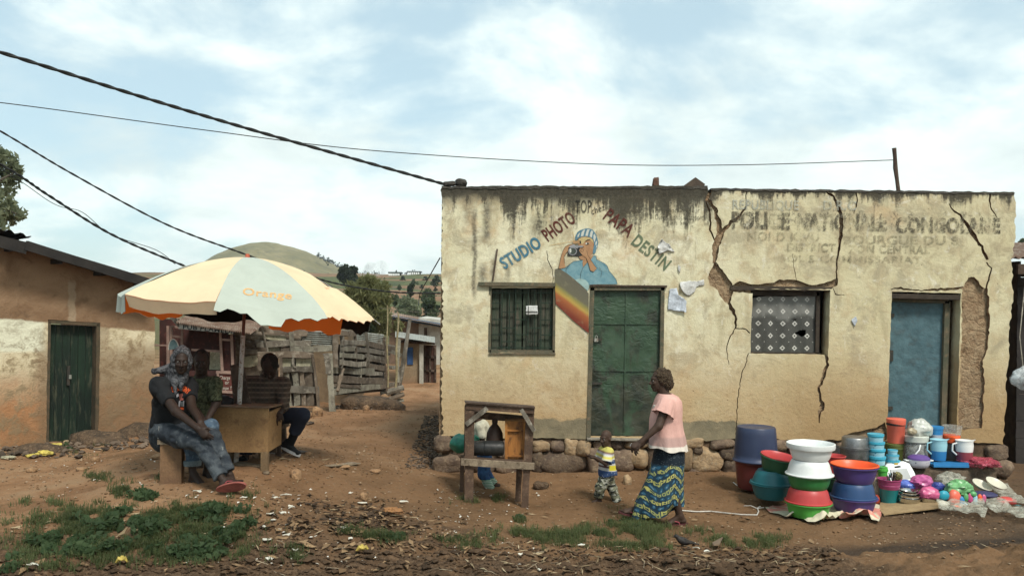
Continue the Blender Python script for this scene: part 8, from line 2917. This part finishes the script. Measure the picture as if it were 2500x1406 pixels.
def blades(name, pts, h0, h1, w_, m, seed, per=3, lean=.5):
    rg = np.random.default_rng(seed)
    P = np.repeat(pts, per, 0)
    n = len(P)
    P = P + np.concatenate([rg.normal(size=(n, 2)) * .018, np.zeros((n, 1))], 1)
    a = rg.uniform(0, 2 * PI, n); h = rg.uniform(h0, h1, n); l = rg.uniform(0, lean, n)
    dx_ = np.stack([np.cos(a), np.sin(a), a * 0], -1); sx_ = np.stack([-np.sin(a), np.cos(a), a * 0], -1)
    up = np.array([0, 0, 1.0])
    b0 = P - sx_ * w_ * .5; b1 = P + sx_ * w_ * .5
    md = P + dx_ * (l * h * .35)[:, None] + up * (h * .6)[:, None]
    m0, m1 = md - sx_ * w_ * .4, md + sx_ * w_ * .4
    tp = P + dx_ * (l * h)[:, None] + up * (h * (1 - .3 * l))[:, None]
    V = np.stack([b0, b1, m1, m0, tp], 1).reshape(-1, 3)
    I = np.arange(n)[:, None] * 5
    Fc = np.concatenate([I + [0, 1, 2, 3]], 1).tolist() + (I + [3, 2, 4]).tolist()
    return addmesh(name, V, Fc, m, org=(0, 0, 0), sm=0, kind='stuff')


L_grass = leafmat('grass_blade', (.058, .082, .030), (.135, .155, .065))
L_grassd = leafmat('dull_grass_blade', (.060, .075, .030), (.15, .14, .065))
L_weed = leafmat('weed_leaf', (.040, .070, .030), (.085, .125, .055))
left_g = [(170, 1275, 130, 34, 520), (330, 1260, 100, 26, 330), (310, 1205, 34, 22, 170), (235, 1168, 34, 12, 90), (420, 1255, 70, 20, 160), (520, 1270, 90, 42, 520), (250, 1310, 170, 36, 560), (450, 1330, 140, 42, 460), (340, 1365, 160, 26, 380), (560, 1330, 50, 40, 150), (100, 1230, 50, 12, 60), (395, 1168, 12, 5, 24), (200, 1095, 60, 14, 120), (60, 1350, 60, 36, 100), (560, 1215, 60, 20, 90), (130, 1390, 80, 20, 90)]
mid_g = [(1560, 1290, 62, 28, 620), (1480, 1310, 100, 22, 520), (1360, 1312, 90, 18, 300), (1250, 1310, 50, 16, 140), (1180, 1218, 44, 10, 150), (1820, 1325, 80, 13, 260), (940, 1315, 50, 14, 170), (860, 1305, 40, 12, 50), (1130, 1330, 60, 14, 80), (700, 1365, 40, 12, 70), (1560, 1335, 80, 12, 120), (1270, 1272, 14, 6, 40), (1700, 1300, 40, 8, 30)]
left_g = [(a, b, c, d, int(n * .62)) for a, b, c, d, n in left_g]
blades('grass', scatter(left_g, 1), .02, .07, .006, L_grass, 2, 8, 1.1)
mid_g = [(a, b, c, d, int(n * .7)) for a, b, c, d, n in mid_g]
blades('grass', scatter(mid_g, 3), .02, .08, .006, L_grass, 4, 8, 1.0)
blades('dry_grass', scatter([(r[0], r[1] + 4, r[2] * 1.1, r[3] * 1.1, int(r[4] * .35)) for r in left_g + mid_g], 5), .03, .10, .005, L_grassd, 6, 3, 1.2)


def weeds(pts, r, n, size, seed):
    cl = [((p[0], p[1], p[2] + r * .35), (r, r, r * .55), n) for p in pts]
    v, f = leafcloud(cl, size, 1.5, .1, seed)
    return addmesh('weeds', v, f, L_weed, org=(0, 0, 0), sm=0, kind='stuff')


weeds(scatter([(330, 1290, 70, 22, 26), (270, 1280, 90, 24, 18), (520, 1265, 70, 22, 16), (130, 1345, 60, 20, 12), (330, 1222, 60, 12, 10), (560, 1300, 40, 24, 12), (220, 1340, 90, 24, 22), (480, 1345, 90, 26, 20)], 8), .075, 26, .030, 9)
weeds(scatter([(1270, 1270, 10, 5, 3), (1185, 1218, 20, 5, 6), (195, 1090, 50, 8, 12), (960, 1318, 30, 8, 5), (1560, 1285, 50, 14, 10), (20, 1385, 40, 20, 8)], 10), .06, 20, .024, 11)


def lumps(name, pts, s0, s1, m, seed, fl=.7):
    rg = np.random.default_rng(seed)
    V, Fc = [], []
    base = np.array([(1, 0, 0), (-1, 0, 0), (0, 1, 0), (0, -1, 0), (0, 0, 1), (0, 0, -1), (.6, .6, .5), (-.6, .6, .5), (-.6, -.6, .5), (.6, -.6, .5)], float)
    tri = [(0, 6, 9), (0, 2, 6), (2, 7, 6), (2, 1, 7), (1, 8, 7), (1, 3, 8), (3, 9, 8), (3, 0, 9), (4, 9, 6), (4, 6, 7), (4, 7, 8), (4, 8, 9), (5, 2, 0), (5, 1, 2), (5, 3, 1), (5, 0, 3)]
    n = len(pts)
    s = rg.uniform(s0, s1, n) ** 1.0
    a = rg.uniform(0, 2 * PI, n)
    b = base[None] * rg.uniform(.65, 1.25, (n, 10, 1))
    b = b * np.stack([s * rg.uniform(.8, 1.5, n), s, s * fl], -1)[:, None]
    c_, s_ = np.cos(a)[:, None], np.sin(a)[:, None]
    q = np.stack([b[..., 0] * c_ - b[..., 1] * s_, b[..., 0] * s_ + b[..., 1] * c_, b[..., 2]], -1) + pts[:, None] + np.array([0, 0, 1]) * (s * .25)[:, None, None]
    I = np.arange(n)[:, None, None] * 10 + np.array(tri)[None]
    return addmesh(name, q.reshape(-1, 3), I.reshape(-1, 3).tolist(), m, org=(0, 0, 0), sm=0, kind='stuff')


def isl(name, c1, c2, rough=.95):
    return mat(name, lambda g: {'col': g.mix(g.geo.outputs['Random Per Island'], c1, c2), 'h': g.noise(g.co, 40), 'bs': .5, 'bd': .01}, rough, .1)


M_clod = isl('dark_clod', (.040, .026, .016), (.090, .057, .035))
M_peb = isl('pebble', (.13, .085, .05), (.34, .25, .165))
M_grav = isl('dark_gravel', (.045, .034, .026), (.17, .125, .09))
U = lambda n, x0, x1, y0, y1, s: Gv(np.random.default_rng(s).uniform(x0, x1, n), np.random.default_rng(s + 1).uniform(y0, y1, n))
lumps('soil_clods', np.concatenate([U(3200, 560, 2050, 1335, 1410, 1), U(800, 0, 620, 1375, 1410, 3), U(420, 660, 1100, 1215, 1340, 5), U(260, 1050, 1700, 1300, 1350, 7)]), .003, .016, M_clod, 21)
lumps('soil_clods', np.concatenate([U(110, 560, 2050, 1345, 1410, 41), U(30, 0, 620, 1380, 1410, 43)]), .02, .045, M_clod, 22, .6)
lumps('pebbles', np.concatenate([U(1500, 0, 2480, 1090, 1330, 11), U(300, 640, 1060, 1000, 1160, 13), U(200, 0, 380, 1080, 1180, 15), U(50, 2050, 2500, 1290, 1400, 17)]), .004, .017, M_peb, 23)
_gr = np.random.default_rng(51)
_t = _gr.uniform(0, 1, 900)
lumps('gravel', Gv(1068 - _gr.uniform(0, 1, 900) ** 1.5 * (30 + 50 * _t), 1015 + _t * 130), .008, .028, M_grav, 24)
lumps('small_clods', np.concatenate([U(2600, 0, 2480, 1080, 1340, 101), U(900, 640, 1070, 990, 1160, 103)]), .004, .016, isl('brown_clod', (.085, .048, .025), (.21, .125, .066)), 26, .6)
lumps('rubble', np.concatenate([U(120, 820, 990, 975, 1003, 61), U(160, 150, 385, 1045, 1100, 63), U(90, 0, 200, 1085, 1120, 65), U(90, 640, 760, 1008, 1040, 67)]), .015, .06, M_grav, 25)


def flakes(name, pts, s0, s1, m, seed, asp=1.8, curl=.5):
    """curled dead leaves and scraps"""
    rg = np.random.default_rng(seed)
    n = len(pts)
    a = rg.uniform(0, 2 * PI, n); s = rg.uniform(s0, s1, n); c = rg.uniform(-curl, curl, n)
    d = np.stack([np.cos(a), np.sin(a), rg.uniform(-.25, .35, n)], -1); e = np.stack([-np.sin(a), np.cos(a), rg.uniform(-.4, .4, n)], -1)
    p = pts + np.array([0, 0, .012])
    z_ = np.array([0, 0, 1.0])
    q = [p - d * s[:, None], p - d * (s * .2)[:, None] + e * (s / asp)[:, None] + z_ * (np.abs(c) * s)[:, None], p + d * s[:, None] + z_ * (c * s * .5)[:, None], p + d * (s * .1)[:, None] - e * (s / asp * .8)[:, None] + z_ * (np.abs(c) * s * .7)[:, None]]
    V = np.stack(q, 1).reshape(-1, 3)
    V[:, 2] = np.maximum(V[:, 2], gz(V[:, 0], V[:, 1]) + .003)
    I = np.arange(n)[:, None] * 4
    return addmesh(name, V, (I + [0, 1, 2]).tolist() + (I + [0, 2, 3]).tolist(), m, org=(0, 0, 0), sm=0, kind='stuff')


flakes('dead_leaves', np.concatenate([scatter([(860, 1280, 230, 60, 250), (900, 1330, 160, 40, 90)], 31), U(60, 560, 2000, 1335, 1408, 33), U(40, 0, 600, 1370, 1408, 35), U(60, 1100, 2000, 1250, 1340, 37)]), .015, .055, isl('dead_leaf', (.085, .052, .03), (.27, .18, .10)), 32)
flakes('dead_leaves', scatter([(800, 1270, 170, 50, 190), (900, 1270, 120, 40, 110)], 36), .015, .045, isl('rotted_leaf', (.028, .020, .014), (.075, .05, .033)), 34)
flakes('straw', np.concatenate([U(260, 0, 2480, 1100, 1400, 71), U(160, 1140, 2000, 1330, 1406, 73)]), .02, .07, isl('straw_bit', (.22, .16, .09), (.42, .34, .22)), 72, 9, .2)
flakes('litter', np.concatenate([U(130, 440, 1320, 1190, 1400, 81), U(60, 1060, 1320, 1165, 1300, 83), U(40, 60, 420, 1080, 1220, 85)]), .008, .022, isl('pale_litter', (.40, .37, .31), (.66, .64, .58)), 82, 1.6, .6)
# roots and twigs in the dug soil
mb = MB()
for k in range(70):
    p = G(R.uniform(620, 2000), R.uniform(1330, 1402))
    a = R.uniform(0, 2 * PI); l = R.uniform(.04, .16)
    q = p + Vector((math.cos(a) * l, math.sin(a) * l * .6, R.uniform(-.01, .03)))
    m_ = p.lerp(q, .5) + Vector((R.uniform(-.02, .02), R.uniform(-.02, .02), R.uniform(.005, .03)))
    mb.tube([p + Vector((0, 0, .008)), m_, q + Vector((0, 0, .01))], R.uniform(.0015, .004), 4)
o = mb.put('twigs', M_wood_pale, org=(0, 0, 0)); o['kind'] = 'stuff'

# white scraps on the rubbish heap, one by one
M_scrap = sm_('white_husk', (.66, .64, .56), (.50, .47, .38), 20, .8, .4, 60)
sg_ = 'white scraps strewn around the rubbish heap'
for k, (x, y, w_, a) in enumerate(((672, 1222, 20, .2), (708, 1240, 16, 1), (700, 1213, 34, .05), (660, 1262, 26, .8), (690, 1258, 24, -.3), (712, 1246, 20, .5), (668, 1272, 22, -.5), (594, 1220, 18, .3), (575, 1198, 24, -.3), (598, 1282, 14, 1.4), (645, 1292, 18, -.8), (660, 1370, 34, -.25), (652, 1325, 30, -.3), (770, 1318, 18, 1.3), (840, 1295, 18, .4), (856, 1320, 18, 1.2), (720, 1350, 14, .2), (856, 1208, 12, 0), (886, 1232, 28, 0), (985, 1230, 30, -.1), (700, 1312, 22, .6), (445, 1322, 22, 1.1), (560, 1192, 10, 0), (482, 1205, 26, .1), (1270, 1360, 14, .5), (1700, 1343, 20, -.4), (1725, 1352, 14, 0), (1420, 1336, 22, -.2), (80, 1385, 30, .1), (1690, 1330, 18, -.5), (1318, 1398, 12, .3))):
    p = G(x, y); s = w_ / F * p.y * .5
    d = Vector((math.cos(a), math.sin(a) * .9, 0)); e = Vector((-d.y, d.x, 0))
    n = 7
    ring = []
    for i in range(n):
        t = 2 * PI * i / n
        ring.append(p + d * s * math.cos(t) * R.uniform(.7, 1.1) + e * s * (.28 + .25 * (k % 3 == 0)) * math.sin(t) * R.uniform(.6, 1.2) + Vector((0, 0, .012 + R.uniform(0, .02))))
    MB().prism(ring, (0, 0, .006)).put('white_scrap', M_scrap, label='crumpled white scrap lying on the dark rubbish or dirt', category='scrap', group=sg_)
M_yel = sm_('banana_yellow', (.46, .35, .08), (.30, .22, .05), 12, .6, .3, 50)
for lab, x, y, w_ in (('yellow banana peel lying in front of the rubbish heap', 885, 1345, 26), ('yellow scrap in the grass near the bottom left', 297, 1380, 22)):
    p = G(x, y); s = w_ / F * p.y
    mb = MB()
    for a in (.2, 1.9, 3.4):
        q = p + Vector((math.cos(a), math.sin(a), 0)) * s * .6
        mb.tube([p + Vector((0, 0, .03)), p.lerp(q, .5) + Vector((0, 0, .04)), q + Vector((0, 0, .012))], [.016, .018, .006], 6)
    mb.put('banana_peel', M_yel, label=lab, category='peel')
M_yb = sm_('yellow_bag_film', (.55, .44, .10), (.40, .32, .08), 9, .5, .5, 30)
for k, (cx, cy, w_, h_, sd_, lb) in enumerate(((135, 1090, 34, 18, 3, 'upper scrap of torn yellow bag by the earth bank'), (108, 1106, 40, 14, 4, 'longer strip of torn yellow bag lying lower left'), (76, 1112, 22, 9, 5, 'small yellow scrap at the left end of the torn bag'), (18, 1116, 34, 8, 6, 'pale greenish scrap against the mud house foot'))):
    p = G(cx, cy + h_ / 2)
    bag('torn_bag', lb, cx, cy, w_, h_, p.y, M_yb if k < 3 else M_pale, 60 + sd_, 'torn bag', .3)
# stones and earth lying about
M_orock = sm_('ochre_rock', (.33, .20, .105), (.20, .12, .065), 7, .95, .8, 26, c3=(.15, .095, .06), bd=.03)
M_earth = sm_('dark_earth_heap', (.115, .075, .046), (.06, .042, .028), 6, .95, 1.0, 22, c3=(.17, .115, .07), bd=.05)
for nm, lab, cx, cy, w_, h_, m_, cat in (('rock', 'ochre stone on the mound right of the counter', 722, 1158, 34, 28, M_orock, 'stone'), ('rock', 'big ochre boulder at the foot of the fence', 936, 982, 36, 44, M_orock, 'boulder'), ('rock', 'pale rock behind the seated man by the gate', 772, 1006, 36, 26, M_orock, 'stone'), ('rock', 'second rock left of the pale one by the gate', 750, 1014, 26, 18, M_orock, 'stone'),
                                         ('rock', 'square ochre stone at the lane edge below the fence', 893, 996, 20, 14, M_orock, 'stone'), ('rock', 'rusty stone on the lane in front of the rubbish heap', 887, 1212, 26, 22, M_orock, 'stone'), ('rock', 'reddish lump half buried in the left grass', 282, 1242, 36, 20, M_orock, 'stone'), ('rock', 'pale slab stone on the earth bank by the green door', 252, 1056, 30, 16, M_stone_tan, 'stone'),
                                         ('rock', 'small pale stone low on the earth bank', 160, 1078, 16, 10, M_stone_tan, 'stone'), ('rock', 'grey stone at the house corner left of the bank', 126, 1072, 30, 12, M_stone, 'stone'), ('rock', 'flat stone sticking out of the lane', 385, 1115, 44, 14, M_orock, 'stone'), ('rock', 'small lane stone left of the bench', 232, 1122, 24, 14, M_orock, 'stone'), ('rock', 'low stone in the left lane', 195, 1145, 30, 10, M_orock, 'stone'), ('rock', 'low stone farther left in the lane', 74, 1148, 28, 12, M_orock, 'stone'),
                                         ('rock', 'low pale stone in the lane right of the counter', 834, 1138, 44, 8, M_orock, 'stone'), ('rock', 'flat pale stone in the middle of the lane', 915, 1150, 30, 10, M_orock, 'stone'), ('rock', 'stone propping the counter leg', 648, 1154, 20, 9, M_stone, 'stone'), ('rock', 'large brown lump behind the stand legs', 1320, 1186, 44, 22, M_earth, 'stone'), ('rock', 'tan stone at the foot of the foundation by the toddler', 1532, 1172, 24, 28, M_stone_tan, 'stone'), ('rock', 'ochre stone by the toe of the shoe', 752, 1108, 18, 10, M_orock, 'stone')):
    p = G(cx, cy + h_ * .4)
    k = p.y / F
    rock(lab, (p.x, p.y + w_ * k * .2, p.z + h_ * k * .32), (w_ / 2 * k, w_ * k * .42, h_ * k * .62), 300 + cx, m_, 2.7, nm, None, cat)
for lab, cx, cy, w_, h_ in (('long bank of earth and rubble in front of the green house door', 225, 1086, 190, 60), ('second hump of the earth bank nearer the kiosk', 330, 1066, 150, 54), ('low grey earth bank along the foot of the mud house', 60, 1108, 170, 40)):
    p = G(cx, cy)
    k = p.y / F
    stone_mesh((p.x, p.y + .25, p.z - .10), (w_ / 2 * k, .40, h_ * k * .62 + .10), 400 + cx, 2.4).put('earth_bank', M_earth, sm=80, label=lab, category='earth bank')
p = G(900, 1000)
stone_mesh((p.x, p.y + .5, p.z - .02), (.75, .5, .28), 477, 2.6).put('earth_bank', M_earth, sm=80, label='red earth and stone bank under the right half of the fence', category='earth bank')
MB().prism([G(*q) + Vector((0, 0, .02 + .015 * i)) for i, q in enumerate(((1738, 1332), (1765, 1322), (1756, 1345), (1742, 1350)))], (0, 0, .012)).put('cardboard_scrap', sm_('wet_cardboard', (.20, .14, .095), None, 6, .9), label='brown cardboard scrap standing behind the dark bird', category='scrap')
bag('soil_sod', 'dark upturned sod with roots near the bottom edge', 1765, 1392, 60, 40, G(1765, 1406).y, M_clod, 91, 'sod', .3)
bag('orange_scrap', 'rust orange crumpled scrap right of the rubbish heap', 960, 1246, 44, 18, G(960, 1254).y, sm_('rust_cloth', (.30, .15, .06), (.20, .10, .045), 9, .9, .4), 92, 'scrap', .35)

# dark bird pecking at the litter
bp = G(1690, 1332)
s = bp.y / F
bird = thing('bird', 'small black hen-like bird on the dirt in front of the woman', 'bird', bp)
SB = SDF()
Bq = lambda x, y, o=0: at(x, y, bp.y + o)
SB.ell(Bq(1668, 1320), (.055, .035, .034), (Vector((.94, 0, -.34)), Vector((0, 1, 0)), Vector((.34, 0, .94))), .02)
SB.cone(Bq(1660, 1316), Bq(1652, 1309), .022, .016, .015); SB.ell(Bq(1651, 1308), (.019, .016, .017), None, .01)
SB.cone(Bq(1675, 1322), Bq(1706, 1328), .026, .008, .02, (0, 0, 1), .6)
SB.cone(Bq(1646, 1309), Bq(1641, 1311), .007, .002, .004)
sput(SB, 'body', sm_('black_feathers', (.012, .012, .014), (.035, .03, .026), 20, .6, .5, 60), bird, .004)
mb = MB()
for o in (-.015, .015):
    mb.tube([Bq(1667, 1325, o), Bq(1666, 1334, o)], .004, 5)
mb.put('legs', M_iron, bird)
MB().prism([Bq(1672, 1314, -.034), Bq(1695, 1322, -.03), Bq(1700, 1327, -.028), Bq(1676, 1324, -.036)], (0, .006, 0)).put('wing', sm_('grey_wing', (.05, .045, .04), None, 20, .7), bird)

# ------------------------------------------------------------------ air
def volmat(name, col, dens, noise=None):
    m = bpy.data.materials.new(name)
    m.use_nodes = True
    g = NT(m.node_tree)
    g.N.clear()
    out = g.node('ShaderNodeOutputMaterial')
    v = g.node('ShaderNodeVolumePrincipled', {'Color': (*col, 1), 'Density': dens, 'Anisotropy': .2})
    if noise:
        co = g.node('ShaderNodeTexCoord').outputs['Object']
        g.put(v.inputs['Density'], g.m('MULTIPLY', g.map(g.noise(co, noise, 4, .6, .5), .42, .7), dens))
    g.L.new(v.outputs[0], out.inputs['Volume'])
    return m


MB().ell(at(905, 668, 250), (3.2, 3, 3.6), 20, 12).ell(at(925, 655, 252), (3.5, 3, 2.6), 20, 12).put('smoke', volmat('white_smoke', (1, 1, 1), .30, .35), sm=80, kind='stuff')
MB().box((-150, 545, 31), (1500, 1110, 68)).put('haze', volmat('thin_haze', (.90, .95, 1.0), .00030), sm=0, kind='stuff')
